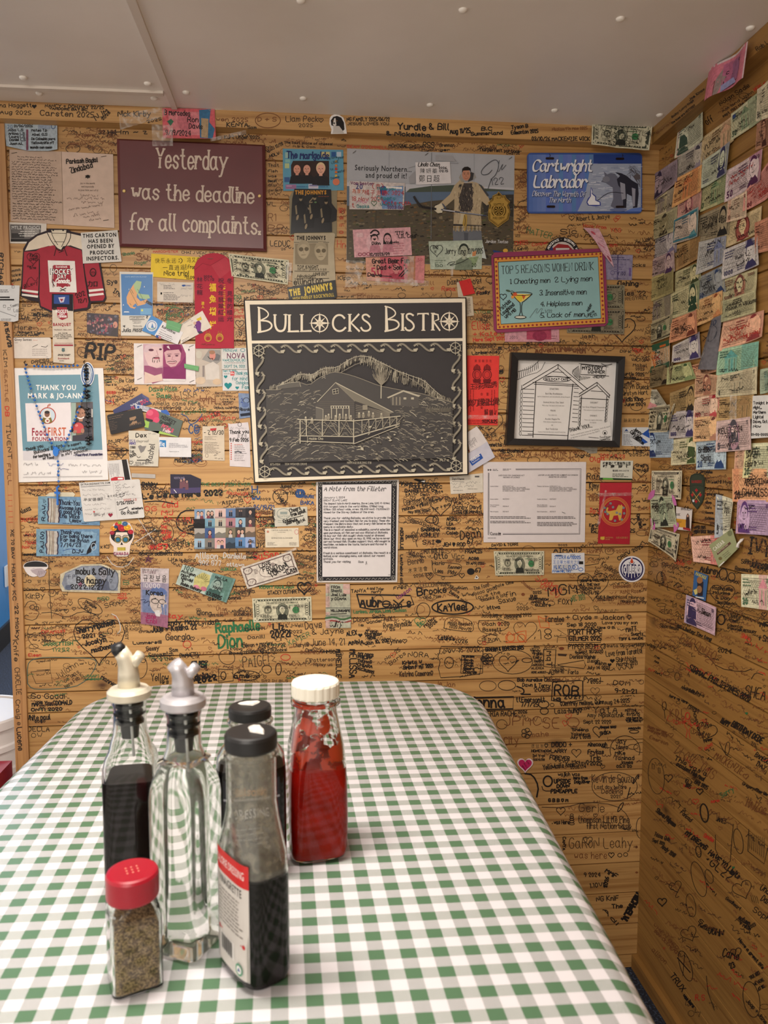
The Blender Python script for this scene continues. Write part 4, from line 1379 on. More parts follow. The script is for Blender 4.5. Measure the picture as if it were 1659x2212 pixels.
 Z.ring(713,305,28,62,9,'k',rot=-10);Z.l([(695,320),(715,345),(735,325)],6,'k');Z.ring(715,610,70,200,6,'k',rot=-16);Z.ring(830,580,40,80,6,'k',rot=-20);Z.heart(310,860,50,'k',12);Z.ring(570,1570,60,175,7,'k',rot=-18);Z.l([(480,1480),(620,1640)],12,'k');Z.l([(560,1420),(540,1680)],6,'k')
 Z.heart(1200,720,110,'k',7,rot=-20);Z.heart(1130,1420,60,'k',8,rot=-12);Z.heart(460,690,70,'k',6,rot=-18);Z.heart(610,1210,90,'k',6,rot=-24);Z.ring(630,900,50,130,5,'k',rot=-10);Z.heart(815,390,14,'k');Z.heart(1100,480,16,'g')
 Z.l([(900,120),(900,330),(1060,480),(1080,200),(1100,0)],6,'k',1);Z.ring(1155,190,50,140,6,'k',rot=-10);Z.l([(1270,60),(1260,300),(1440,440),(1480,260)],7,'k');Z.ring(1300,1940,90,200,6,'k',rot=-10);Z.l([(800,1680),(820,1860),(890,2060)],6,'k')
 for k in range(8):Z.l([(1285+k*22,100+k*8),(1280+k*22,270+k*14)],5,'s')
 for k in range(4):Z.l([(1290+k*22,780+k*6),(1310+k*22,860+k*6)],5,'k')
graffiti();build_shell()
# -- things fixed to the back wall
def card(name,cr,out,col,label,cat,off=.0012,mat=None,group=None,plane='B',t=.0005,seed=0):
 s=Sheet(cr,plane,off,seed=seed or len(label));s.slab(out,col,t)
 s.meta=(name,mat or PAPER,label,cat,group);return s
def local(name,cr,quad,size,col,label,cat,off=.0012,mat=None,group=None,plane='B',bend=None,seed=0):
 s=Sheet(cr,plane,off,quad=quad,size=size,bend=bend,seed=seed or len(label))
 if bend:s.sheet(col)
 else:s.slab([(0,0),(size[0],0),size,(0,size[1])],col)
 s.meta=(name,mat or PAPER,label,cat,group);return s
def done(s):n,m,l,c,g=s.meta;return s.make(n,m,l,c,g)
def clip_rect(s,x0,y0,x1,y1,col,lw):s.l([(x0,y0),(x1,y0),(x1,y1),(x0,y1),(x0,y0)],lw,col)
def wave(amp,n=1.5,ph=0,curl=0,curl_at=1.0):return lambda u,v:amp*(1+math.sin(u*n*6.28+ph+v*2))+curl*max(0,u-curl_at)**2
def dollar(cr,quad,label,off=.0014,plane='B',bend=None,group='one dollar bills on the boards',ink=(),tint=(206,200,172),dark=(66,70,58),hand='k',seed=1):
 """A one dollar bill: ornate border, portrait oval, green seal, corner ones."""
 s=local('banknote',cr,quad,(156,66),tint,label,'banknote',off,NOTE,group,plane,bend,seed)
 s.r(4,4,152,62,dark);s.r(7,9,149,57,tint)
 for x in(4,140):
  for y in(4,50):s.e(x+6,y+6,6,6,tint,12);s.t('1',x+4,y+9.5,7,dark,bold=1)
 for x in(13,143):
  for k in range(5):s.ring(x,20+k*6.5,4.4,3,1.0,dark,10)
 for x in range(22,136,7):s.e(x,6.5,2,1.4,tint,8);s.e(x,59.6,2,1.2,tint,8)
 s.t('THE UNITED STATES OF AMERICA',78,16,4.6,dark,w=86,al='c',bold=1);s.t('ONE DOLLAR',78,61.4,4,tint,w=44,al='c',bold=1)
 s.t('FEDERAL RESERVE NOTE',78,10.2,2.2,dark,w=50,al='c')
 s.e(78,36,16,20,dark,24);s.e(78,36,14.4,18.4,(150,150,128),24);s.e(78,36,13,17,(98,100,84),24)
 s.face(78,34,17,(196,190,160),(226,222,200),(40,42,36));s.ring(40,32,9,9,1.6,dark);s.ring(40,32,6.5,6.5,.8,dark);s.t('B',37.6,35,6,dark,bold=1)
 s.e(114,34,9,9,(62,128,78),20);s.t('ONE',104,38,8,dark,w=20,bold=0);s.small(96,20,34,(52,110,70),2.4,1);s.small(26,22,28,dark,1.6,2,3);s.small(26,46,30,dark,1.6,3,3);s.small(98,47,34,dark,1.6,3,3)
 for txt,x,y,h,rot in ink:s.k(txt,x,y,h,hand,1.0,rot=rot)
 return s
 # -- maroon sign
E_=Sheet('E','B',.0)
def thick_board(cr,quad,t,bevel,col_mat,name,label,cat,plane='B',off=.001,inset_uv=.02):
 s=Sheet(cr,plane,0);P=[s.fn(*q)for q in quad];c=sum(P,Vector())/4;n=s.n
 ins=[p+(c-p).normalized()*bevel for p in P]
 V=[p+n*off for p in P]+[p+n*(off+t-bevel*.6)for p in P]+[p+n*(off+t)for p in ins]
 F=[(3,2,1,0),(8,9,10,11)]
 for i in range(4):
  j=(i+1)%4;F+=[(i,j,4+j,4+i),(4+i,4+j,8+j,8+i)]
 o=mesh_obj(name,V,F,col_mat,center=True);return tag(o,label,cat)
def disc(center,n,r,t,mat,name,parent,slot=None,seg=16):
 n=Vector(n);a=n.orthogonal().normalized();b=n.cross(a);V,F=[],[]
 for rr,d in((r,0),(r,t*.6),(r*.7,t)):
  V+=[Vector(center)+(a*math.cos(i*2*math.pi/seg)+b*math.sin(i*2*math.pi/seg))*rr+n*d for i in range(seg)]
 for k in range(2):F+=[(k*seg+i,k*seg+(i+1)%seg,k*seg+seg+(i+1)%seg,k*seg+seg+i)for i in range(seg)]
 F.append(list(range(2*seg,3*seg)));return mesh_obj(name,V,F,mat,parent)
def maroon_sign():
 m=plain('maroon_paint',(94,42,44),.42,noise=.12,scale=9)
 o=thick_board('E',[(20,58),(1375,115),(1387,1085),(45,1040)],.016,.009,m,'wooden_sign','maroon painted wooden sign with cream lettering about complaints','sign')
 s=Sheet('E','B',.0174,seed=5);c=(206,188,172)
 kw=dict(sm=1,jit=.05,serif=.5,sp=1.35,lw=17)
 s.k('Yesterday',385,328,172,c,w=640,rot=2.2,**kw)
 s.k('was the deadline',165,610,138,c,w=1105,rot=2.2,**kw)
 s.k('for all complaints.',145,890,150,c,w=1180,rot=2.2,**kw)
 s.make('lettering',print_mat('cream_sign_paint',.5),parent=o)
 brass=plain('brass_screw',(196,168,110),.3,.8)
 for x,y in((78,522),(1322,568)):disc(hit(250+x/4.254,290+y/4.254,1,-.017),(0,-1,0),.0042,.002,brass,'screw',o)
maroon_sign()
# -- the big black and cream sign
def bistro_sign():
 quad=[(25,35),(1640,18),(1655,1305),(100,1365)]
 fr=plain('black_frame_lacquer',(26,22,22),.35)
 o=thick_board('L',quad,.020,.004,fr,'framed_sign','large black and cream framed sign engraved with a log bistro under northern lights','sign')
 K,CR=(60,57,58),(226,214,192);W_,H_=1600,1300
 s=Sheet('L','B',.0214,seed=9)
 s.slab([(36,44),(1630,27),(1645,1298),(110,1355)],CR)
 s.p([(70,72),(1607,56),(1610,315),(85,333)],K);s.p([(86,354),(1610,336),(1612,1285),(135,1328)],K)
 big=dict(sm=0,jit=0,sp=1.4)
 def deco(txt,x,y,h,w):  # thick-and-thin capitals
  s.k(txt,x,y,h,CR,lw=9,w=w,nib=math.radians(0),**big)
  # BULLOCKS BISTRO, letter by letter: heavy left stems, hairline bowls
 def stem(x,y0,y1,w=17):s.p([(x,y0),(x+w,y0),(x+w,y1),(x,y1)],CR);s.r(x-6,y0,x+w+6,y0+6,CR);s.r(x-6,y1-6,x+w+6,y1,CR)
 def bigB(x,y0,y1):
  s.p([(x,y0),(x+14,y0+8),(x+24,y1),(x,y1)],CR);m=(y0+y1)/2+5
  s.l([(x,y0+4),(x+45,y0+16),(x+78,y0+46),(x+70,m-25),(x+18,m)],9,CR,2);s.l([(x+18,m),(x+80,m+5),(x+106,m+38),(x+80,y1-18),(x,y1-3)],12,CR,2)
 bigB(130,88,276);bigB(1050,80,268)
 s.l([(252,148),(252,225),(275,266),(318,262),(330,220),(330,146)],15,CR,2);s.r(240,144,266,150,CR);s.r(314,142,342,148,CR)
 stem(348,144,272);s.p([(348,262),(425,258),(428,272),(348,273)],CR);stem(438,142,270);s.p([(438,260),(516,256),(519,270),(438,271)],CR)
 s.l([(755,170),(735,148),(700,148),(672,180),(672,235),(705,266),(740,262),(762,240)],14,CR,2)
 stem(785,140,268);s.l([(858,144),(803,205),(862,264)],14,CR)
 s.l([(935,160),(915,142),(885,150),(888,180),(930,205),(948,240),(925,264),(890,262),(876,240)],13,CR,2)
 stem(1168,136,262);s.l([(1252,150),(1230,136),(1203,145),(1206,175),(1248,200),(1262,235),(1235,262),(1205,258),(1195,240)],13,CR,2)
 stem(1318,134,262);s.p([(1282,134),(1365,132),(1366,150),(1350,142),(1290,144),(1282,154)],CR)
 stem(1386,132,260);s.l([(1396,138),(1432,146),(1436,180),(1400,196),(1444,258)],12,CR,0)
 for cx,cy in((576,207),(1513,195)):  # compass roses for the letter O
  s.ring(cx,cy,60,62,8,CR)
  for a in range(8):
   L=(78,60)[a%2];t=math.radians(a*45);w=math.radians(a*45+90);b=(13,9)[a%2]
   s.p([(cx+L*math.cos(t),cy+L*math.sin(t)),(cx+b*math.cos(w),cy+b*math.sin(w)),(cx-b*math.cos(w),cy-b*math.sin(w))],CR)
  s.e(cx,cy,20,20,CR);s.ring(cx,cy,13,13,2,(150,140,120));s.ring(cx,cy,7,7,2,(150,140,120))
 G,D,M=(178,170,150),(104,98,88),(140,132,116);R=random.Random(4)
 def link(pts):  # rope of leaping fish round the border
  L=sum(math.dist(a,b)for a,b in zip(pts,pts[1:]));n=int(L/118)
  a,b=pts[0],pts[-1];ux,uy=(b[0]-a[0])/L,(b[1]-a[1])/L
  for i in range(n):
   c0=(i+.5)/n*L;q=[]
   for j in range(13):
    f=j/12-.5;d=c0+f*L/n*1.15;e=26*math.sin(f*5.2);q.append((a[0]+ux*d-uy*e,a[1]+uy*d+ux*e))
   s.l(q,15,M,1);s.l(q,9,K,1);s.l(q,4,G,1)
   x,y=q[-2];s.p([(x-16,y-10),(x+18,y-16),(x+8,y+10),(x-10,y+8)],G);x,y=q[1];s.l([(x-10,y+12),(x,y),(x+14,y+10)],4,G)
 link([(190,395),(1510,380)]);link([(230,1280),(1510,1245)]);link([(140,450),(178,1210)]);link([(1560,430),(1565,1190)])
 for cx,cy in((138,408),(1555,388),(180,1280),(1560,1238)):
  s.ring(cx,cy,36,38,6,G)
  for a in range(6):t=math.radians(a*60+30);s.l([(cx,cy),(cx+48*math.cos(t),cy+48*math.sin(t))],4,G)
  # picture: sky, aurora, hills, cabin, deck
 top=[(215,660),(290,640),(380,590),(440,560),(520,575),(600,520),(700,520),(770,470),(850,432),(940,440),(1010,480),(1060,500),(1130,540),(1230,575),(1330,610),(1390,670),(1450,720),(1525,750)]
 for i in range(700):  # hanging strokes of the aurora
  f=R.random()*(len(top)-1.001);k=int(f);g=f-k;x=top[k][0]*(1-g)+top[k+1][0]*g;y=top[k][1]*(1-g)+top[k+1][1]*g
  th=34+70*math.exp(-((x-1080)/230)**2)+40*math.exp(-((x-1350)/140)**2);y+=R.random()*th*.6;L=R.uniform(14,46)
  s.l([(x,y),(x-3,y+L)],R.uniform(2,4),R.choice([M,D,G,D]),up=False)
 s.up(.00003)
 for off,c in((0,G),(60,M)):s.l([(x,y+12+off*(.5+.5*math.sin(x*.01)))for x,y in top[1:-1]],4,c,1)
 hill=[(190,690),(300,690),(380,640),(430,635),(500,660),(560,610),(640,570),(700,560),(820,590),(900,620),(1000,660),(1100,680),(1200,700),(1330,720),(1450,760),(1535,780),(1535,900),(190,900)]
 s.p(hill,(74,71,69));s.p([(190,900),(1535,900),(1535,1180),(210,1215)],(70,67,66))
 for i in range(950):  # scratched rock texture
  x,y=R.uniform(195,1525),R.uniform(640,1200)
  if y<690+abs(x-700)*.06 or(560<x<1110 and 660<y<890):continue
  a=R.uniform(-.9,.3)if x<600 else R.uniform(-.3,.9);L=R.uniform(12,55)
  s.l([(x,y),(x+L*.5,y+L*.5*math.sin(a)-5),(x+L,y+L*math.sin(a))],R.uniform(1.5,4.5),R.choice([D,M,M,G,(124,118,106)]),1,up=False)
 s.up(.00004);s.l(hill[:16],4,M,1)
 # tree
 for i in range(70):a=R.uniform(-2.6,-.5);L=R.uniform(40,150);s.l([(1020,660),(1020+L*.5*math.cos(a),650+L*.6*math.sin(a)),(1020+L*.62*math.cos(a),650+L*math.sin(a))],2,M,up=False)
 s.l([(1018,750),(1020,600)],7,G)
 for x,y in((620,560),(605,590),(500,610)):
  for k in range(5):s.l([(x-4-k*2,y-30+k*12),(x,y-40+k*12),(x+4+k*2,y-30+k*12)],3,G)
  # far sheds
 s.p([(265,665),(350,640),(430,632),(440,668),(280,685)],(96,92,86));s.l([(265,665),(350,640),(430,632),(440,668)],3,G)
 s.p([(1080,740),(1180,700),(1290,735),(1292,815),(1095,805)],(88,84,80));s.p([(1060,745),(1180,692),(1300,732),(1290,742),(1180,704),(1070,752)],G)
 for x in(1100,1125,1150):s.r(x,742,x+8,800,M)
 s.r(1180,745,1200,760,G);s.r(1235,745,1255,760,G)
 # main cabin
 s.p([(575,770),(690,640),(825,770),(830,905),(545,905),(545,800)],(82,78,75));s.p([(690,636),(1105,850),(1090,862),(825,770)],(128,122,108));s.p([(828,775),(1090,862),(1095,885),(835,905)],(66,62,61))
 s.l([(560,775),(690,638),(1105,852)],6,G);s.l([(690,640),(828,772)],4,M)
 for k in range(26):x=700+k*15;s.l([(x,650+k*7.6),(x+125-k*4.2,770+k*3.4)],1.6,D,up=False)
 for k in range(9):s.l([(575-k*3,775+k*14),(828,775+k*14)],2,D,up=False)
 for k in range(8):s.l([(836,800+k*13),(1080,858+k*4)],3,M,up=False)
 s.up(.00004);s.p([(668,690),(708,680),(712,715),(672,722)],(60,57,56));clip=[(668,690),(708,680),(712,715),(672,722),(668,690)];s.l(clip,4,G);s.l([(688,685),(692,718)],3,G);s.l([(670,706),(710,697)],3,G)
 s.r(655,805,790,825,G)
 for k in range(7):s.r(662+k*18,809,672+k*18,822,K)
 for x in(658,695,740,785):s.r(x,825,x+6,900,G)
 s.p([(548,815),(600,830),(600,905),(548,905)],(100,96,90));s.l([(548,815),(600,830),(600,905)],4,G)
 for x,y in((620,880),(640,870),(690,880),(720,870),(765,872),(800,880),(860,860),(890,860),(930,850),(960,860),(1020,865),(475,890),(520,900)):s.e(x,y,7,8,G,10);s.e(x,y+20,11,16,M,10)
 s.r(885,800,920,835,M)
 # deck
 s.p([(432,1020),(818,1022),(1150,925),(1150,950),(840,1085),(440,1055)],(52,49,50))
 for a,b,w in[((420,905),(820,915),7),((820,915),(1155,880),7),((432,1022),(820,1028),6),((820,1030),(1150,935),8),((440,1060),(815,1075),6),((820,1080),(1150,950),5)]:s.l([a,b],w,G)
 for x in(435,480,595,715,820):s.l([(x,905),(x,1075 if x in(435,820)else 1020)],7,G)
 for x0,x1 in((440,590),(600,712),(720,815)):s.l([(x0,1015),((x0+x1)/2,918),(x1,1015)],6,M);s.l([(x0+10,925),(x1-10,1015)],4,M)
 for k in range(6):x=880+k*50;s.l([(x,912-k*5),(x,1005-k*14)],4,G);s.l([(x,1005-k*14),(x+48,905-k*5)],4,M)
 s.k('Makie Cho',500,1050,16,G,3,w=100);s.l([(488,1030),(488,1070),(478,1060)],3,G);s.l([(488,1070),(498,1060)],3,G)
 for i in range(34):x,y=R.uniform(860,1480),R.uniform(900,1170);s.e(x,y,R.uniform(6,16),R.uniform(4,9),R.choice([G,M,D]),8,rot=R.uniform(-60,60),up=False)
 s.up(.00004)
 for k in range(30):s.l([(1340+k*6,850),(1341+k*6,825-(k%3)*6)],2,M,up=False)
 s.up();s.t('873-FISH',220,1235,16,G,w=72);s.t('3534 WEAVER DRIVE',325,1233,16,G,w=160);s.t('HERITAGE BUILDING 1738',772,1224,17,G,w=176);s.k('~ RTs',1410,1205,18,G,3,w=95)
 s.make('engraved_panel',print_mat('sign_face_satin',.55,grime=.04,spec=.2),parent=o)
bistro_sign()
# -- framed menu
def menu_frame():
 out=[(455,85),(1375,120),(1330,855),(412,835)];inn=[(510,145),(1318,165),(1284,800),(475,782)]
 s=Sheet('M','B',0);n=s.n;fr=plain('black_satin_frame',(22,20,22),.38)
 V=[];t=.022
 for q,d in((out,.001),(out,t-.003),([(o[0]*.93+i[0]*.07,o[1]*.93+i[1]*.07)for o,i in zip(out,inn)],t),(inn,t-.002),(inn,.004)):V+=[s.fn(*p)+n*d for p in q]
 F=[]
 for k in range(4):F+=[(k*4+i,k*4+(i+1)%4,k*4+4+(i+1)%4,k*4+4+i)for i in range(4)]
 root=mesh_obj('framed_menu',V,F,fr,center=True);tag(root,'black framed hand-drawn dinner menu with two cabins','picture frame')
 s=Sheet('M','B',.0045,seed=3);k='k';s.slab([(500,138),(1326,158),(1292,806),(468,788)],(224,220,216))
 s.l([(505,310),(600,265),(700,240),(740,160)],4,k,1);s.l([(510,240),(620,215),(690,150)],4,k,1)
 for i in range(12):x=515+i*15;s.l([(x,240-i*7),(x+4,300-i*8)],4,k)
 s.l([(560,350),(845,180),(1085,380)],6,k);s.l([(550,385),(845,212),(1050,390)],6,k);s.l([(550,350),(550,385)],5,k);s.l([(845,180),(845,215)],5,k)
 s.l([(740,275),(950,285)],5,k);s.l([(805,240),(890,245)],4,k);s.ring(835,300,110,22,5,k,rot=1);s.t('WILDCAT CAFÉ',835,311,20,k,w=190,al='c',bold=2)
 s.l([(640,325),(1000,345)],5,k);s.l([(650,340),(1010,358)],5,k);s.l([(665,320),(640,772)],6,k);s.l([(965,338),(922,790)],6,k);s.l([(600,745),(925,758)],5,k)
 for i in range(12):y=380+i*34;s.l([(562-i,y),(650-i,y+3)],4,k);s.l([(975-i*2,y-8),(1010-i,y-5)],4,k)if i<9 else None
 for i in range(11):s.ring(547-i,400+i*34,8,17,3,k,12)
 s.l([(1015,420),(1160,325),(1265,430)],6,k);s.l([(1015,440),(1160,350),(1260,450)],6,k);s.l([(1160,325),(1162,352)],4,k);s.l([(1260,430),(1258,452)],5,k)
 s.l([(1110,395),(1205,400)],4,k);s.l([(1020,455),(1255,465)],5,k);s.l([(1035,440),(1020,680)],5,k);s.l([(1240,440),(1225,660)],5,k)
 for i in range(7):s.ring(1022-i,480+i*30,8,15,3,k,12);s.ring(1243-i*2,480+i*26,8,13,3,k,12)
 s.l([(1030,180),(1235,195),(1230,270),(1025,262),(1030,180)],5,k);s.l([(1015,172),(1250,200)],3,k);s.l([(1100,265),(1255,275)],4,k)
 s.k('MYSTERY',1040,220,28,k,6,w=165,rot=2);s.k('DINNER',1088,250,24,k,5,w=132,rot=2);s.k('-MENU-',1125,292,20,k,4,w=98)
 s.l([(1020,310),(960,260),(960,230),(1010,195)],4,k,1)
 for i in range(7):s.l([(1025+i*13,275+i),(1015+i*13,310-i*3)],3.5,k)
 for i in range(5):s.l([(965+i*11,225-i*5),(985+i*9,280+i*3)],3.5,k)
 s.l([(1195,175),(1230,190),(1280,178)],5,k,1)
 g=(70,66,66)
 for txt,y,h,w in[('STARTERS',386,13,75),('Back Bay Bouillabaisse',424,13,140),('Saffron, fennel broth with local whitefish, shrimp & mussels',447,9,265),('Smoked Arctic Char Salad',494,13,165),('With crispy fried capers and creole sauce',518,9,180),('MAIN',561,13,42),('Your choice of...',595,9,75),('Acadian Rappie Pie',629,13,120),('With chicken and pickled onions',651,9,145),('OR',678,9,16),('Beef Tenderloin',710,13,98),('Country Fried with Bearnaise sauce & French fries',733,9,225)]:s.t(txt,812-(y-380)*.06,y,h,g,w=w,al='c',rot=1)
 for txt,y,h,w in[('DESSERT',496,12,65),('Earl Grey Whipped Cheesecake',532,11,185),('With Saskatoon Syrup & Honeycomb',555,8,165),('DRINKS',602,12,58),('Please see regular drink menu',635,9,145),('for options',656,9,52)]:s.t(txt,1135-(y-490)*.05,y,h,g,w=w,al='c',rot=1)
 s.p([(930,730),(1265,640),(1275,760),(1180,800),(925,790)],(224,220,216));s.k('THANK YOU!',935,730,30,k,4,w=165,rot=-12)
 s.t('Funds raised went towards breakfast, lunch & snack',945,762,13,g,w=330,rot=-13);s.t('programs in schools across the NWT!',945,782,12,g,w=245,rot=-13)
 s.ring(1222,735,18,18,3,k);s.e(1222,738,8,10,k,12);s.t('FoodFIRST',1180,778,16,k,w=85,bold=1);s.t('FOUNDATION',1180,795,12,k,w=85,bold=1);s.l([(1090,770),(1170,778)],4,k);s.l([(1120,690),(1100,690)],4,k)
 s.make('menu_sheet',GLOSS,parent=root)
menu_frame()
# -- enamel sign with the cocktail
def drink_sign():
 quad=[(300,858),(1222,822),(1250,1450),(322,1510)]
 s=Sheet('H','B',.006,seed=6)
 rc=[]
 for i,(x,y)in enumerate(quad):  # clipped, softened corners
  p,n=quad[i-1],quad[(i+1)%4]
  for q,f in((p,.03),(n,.03)):rc.append((x+(q[0]-x)*f*(1 if i%2 else 1),y+(q[1]-y)*f*(1.4)))
 s.slab(rc,(142,58,92),t=.0025)
 s.p([(322,900),(1200,852),(1226,1432),(345,1480)],(212,148,68));s.l([(322,900),(1200,852),(1226,1432),(345,1480),(322,900)],5,(40,30,30))
 tl,tr,br,bl=(340,912),(1185,868),(1208,1412),(362,1462)
 def edge(a,b,n):
  for i in range(n):f=i/(n-1);s.e(a[0]+(b[0]-a[0])*f,a[1]+(b[1]-a[1])*f,9,9,(150,52,54),10,up=False);
 s.up();edge((355,908),(1185,866),26);edge((368,1462),(1205,1412),26);edge((338,935),(358,1440),15);edge((1188,890),(1208,1392),15)
 for a in range(0):pass
 s.p([(355,935),(1165,893),(1190,1390),(378,1438)],(142,182,184));s.l([(355,935),(1165,893),(1190,1390),(378,1438),(355,935)],5,(40,34,36))
 k='k';s.k('TOP 5 REASONS WOMEN DRINK',385,1030,62,k,5,w=745,rot=-2.6,sm=0,jit=.03,serif=.4)
 sc=dict(sm=2,jit=.06,slant=.12,sp=.7)
 s.k('1. Cheating men',450,1112,40,k,5,w=325,rot=-2,**sc);s.k('2. Lying men',812,1098,42,k,5,w=305,rot=-2,**sc)
 s.k('3. Insensitive men',690,1205,42,k,5,w=380,rot=-1.5,**sc);s.k('4. Helpless men',695,1295,38,k,5,w=340,rot=-2,**sc);s.k('5. Lack of men',700,1385,38,k,5,w=355,rot=-1.5,**sc)
 s.p([(462,1190),(628,1195),(560,1250),(535,1262),(510,1250)],(226,200,110));s.p([(490,1205),(560,1200),(548,1250),(525,1255)],(216,190,60));s.p([(545,1200),(580,1205),(560,1240)],(196,88,48))
 s.l([(460,1188),(520,1255),(535,1265),(535,1365),(495,1380)],6,k,1);s.l([(630,1195),(570,1250),(545,1265),(545,1365),(575,1380)],6,k,1);s.ring(545,1192,84,14,5,k);s.ring(535,1382,46,12,5,k);s.e(535,1381,42,9,(205,205,190))
 s.e(492,1196,16,16,(206,92,60));s.e(472,1218,13,13,(220,150,80));s.l([(492,1185),(455,1160),(468,1205)],4,k,1);s.e(436,1168,20,8,(70,90,70),rot=15)
 s.heart(395,1215,28,k,5);s.k('Patricia',378,1330,30,k,5,w=110,rot=-42);s.k('Laughland',388,1370,30,k,5,w=130,rot=-40);s.k('WPG MB',420,1395,26,k,5,w=105,rot=-40)
 s.k('Amber',1085,1340,26,k,3.5,w=70,rot=-62);s.k('Luhave',1070,1385,24,k,3.5,w=80,rot=-35);s.k('4/22',1105,1388,20,k,3.5,w=55,rot=-25);s.l([(610,1385),(680,1290),(655,1370),(720,1290),(690,1380)],3,(96,110,112),1);s.k('1/22',735,1345,24,(96,110,112),3,w=55)
 o=s.make('tin_sign',GLOSS,'turquoise and orange tin sign listing five reasons with a cocktail glass','sign')
 return o
drink_sign()
# -- souvenir number plate
def plate():
 s=Sheet('H','B',.005,seed=8);x0,y0,x1,y1,r=592,46,1526,538,34;q=[]
 for cx,cy,a in((x0+r,y0+r,180),(x1-r,y0+r,270),(x1-r,y1-r,0),(x0+r,y1-r,90)):
  for i in range(6):t=math.radians(a+i*18);q.append((cx+r*math.cos(t),cy+r*math.sin(t)))
 s.slab(q,(58,84,148),t=.0016)
 for i in range(16):s.r(x0+12+i*35,y0+14,x0+12+i*35+36,y1-14,(84+(i*7)%22,112+(i*5)%18,176+(i*3)%14))
 R=s.rng;s.p([(1110,135),(1518,135),(1515,520),(1000,522),(1060,400)],(158,166,186))
 for i in range(170):x,y=R.uniform(1080,1500),R.uniform(140,515);s.l([(x,y),(x+R.uniform(14,60),y+R.uniform(-4,4))],R.uniform(2,6),R.choice([(192,198,212),(128,138,166),(206,208,218),(140,150,176)]),up=False)
 s.up();s.r(1130,60,1515,132,(44,66,132))
 for i in range(14):a=R.uniform(0,6);s.l([(1510,200+i*10),(1470-i*3,170+R.uniform(-20,60)),(1410+R.uniform(-10,20),150+i*8)],2.5,(62,52,50))
 dk,gr,lt=(42,42,56),(104,106,124),(150,150,164)  # two sled dogs
 s.p([(1190,282),(1222,245),(1215,200),(1240,222),(1268,212),(1300,215),(1340,260),(1380,300),(1398,400),(1395,490),(1300,498),(1268,480),(1290,420),(1285,330),(1230,292)],gr,)
 s.p([(1318,262),(1345,235),(1305,205),(1330,208),(1360,215),(1400,235),(1440,270),(1490,300),(1496,380),(1485,490),(1450,495),(1440,400),(1400,380),(1395,495),(1370,495),(1368,360),(1330,310)],dk)
 s.p([(1345,285),(1385,300),(1392,420),(1360,430),(1350,350)],lt);s.p([(1440,330),(1470,340),(1465,480),(1448,485)],lt);s.e(1232,262,30,24,(124,126,140));s.p([(1450,240),(1480,215),(1505,225),(1510,260),(1470,270)],(92,84,88))
 s.l([(1150,445),(1230,380),(1290,365),(1370,375)],5,dk,1);s.e(1330,510,70,14,(104,116,156));s.p([(1440,500),(1518,490),(1515,525),(1380,525)],(96,122,190))
 s.p([(1108,325),(1122,350),(1118,375),(1150,400),(1150,430),(1185,445),(1190,475),(1150,482),(1085,475),(1072,450),(1082,420),(1100,400)],(60,72,150));s.p([(1110,335),(1118,360),(1114,380),(1142,405),(1144,435),(1178,450),(1180,470),(1092,470),(1080,448),(1092,425),(1108,400)],(232,232,236))
 it=dict(sm=2,jit=.02,slant=.22,nib=math.radians(40),sp=.9);sh=(52,60,96);w_=(228,228,232)
 for d,c in((5,sh),(0,w_)):
  s.k('Cartwright',632+d,196+d,88,c,17,w=480,**it);s.k('Labrador',640+d,328+d,94,c,17,w=425,**it)
 for d,c in((4,sh),(0,(196,202,220))):
  s.k('Discover The Warmth Of',632+d,398+d,42,c,6,w=425,rot=1,**it);s.k('The North',765+d,450+d,38,c,6,w=175,**it)
 for x,y in((740,94),(1308,97),(748,485),(1308,487)):s.r(x+8,y-9,x+60,y+9,(36,22,20));s.e(x+9,y,9,9,(36,22,20),12);s.e(x+60,y,9,9,(36,22,20),12)
 o=s.make('souvenir_plate',GLOSS,'blue enamelled souvenir plate with sled dogs and four slots','sign')
 wire=plain('wire_dark',(60,54,50),.35,.7)
 for x in(776,1366):
  a,b=hit(980+x/3.77,320+38/3.77,1,-.003),hit(980+x/3.77,320+92/3.77,1,-.0085);tube('wire_loop',[a,(a+b)/2+Vector((.002,-.005,0)),b],.0007,wire,o)
def tube(name,pts,r,mat,parent=None,seg=8,closed=False):
 pts=[Vector(p)for p in pts];V,F=[],[];L=len(pts)
 for i,p in enumerate(pts):
  d=(pts[(i+1)%L if closed else min(L-1,i+1)]-pts[i-1 if closed else max(0,i-1)]).normalized()
  a=d.orthogonal().normalized();b=d.cross(a);rr=r[i]if isinstance(r,(list,tuple))else r
  V+=[p+(a*math.cos(k*2*math.pi/seg)+b*math.sin(k*2*math.pi/seg))*rr for k in range(seg)]
 for i in range(L if closed else L-1):
  j=(i+1)%L;F+=[(i*seg+k,i*seg+(k+1)%seg,j*seg+(k+1)%seg,j*seg+k)for k in range(seg)]
 if not closed:F+=[list(range(seg))[::-1],list(range((L-1)*seg,L*seg))]
 return mesh_obj(name,V,F,mat,parent,smooth=True)
plate()
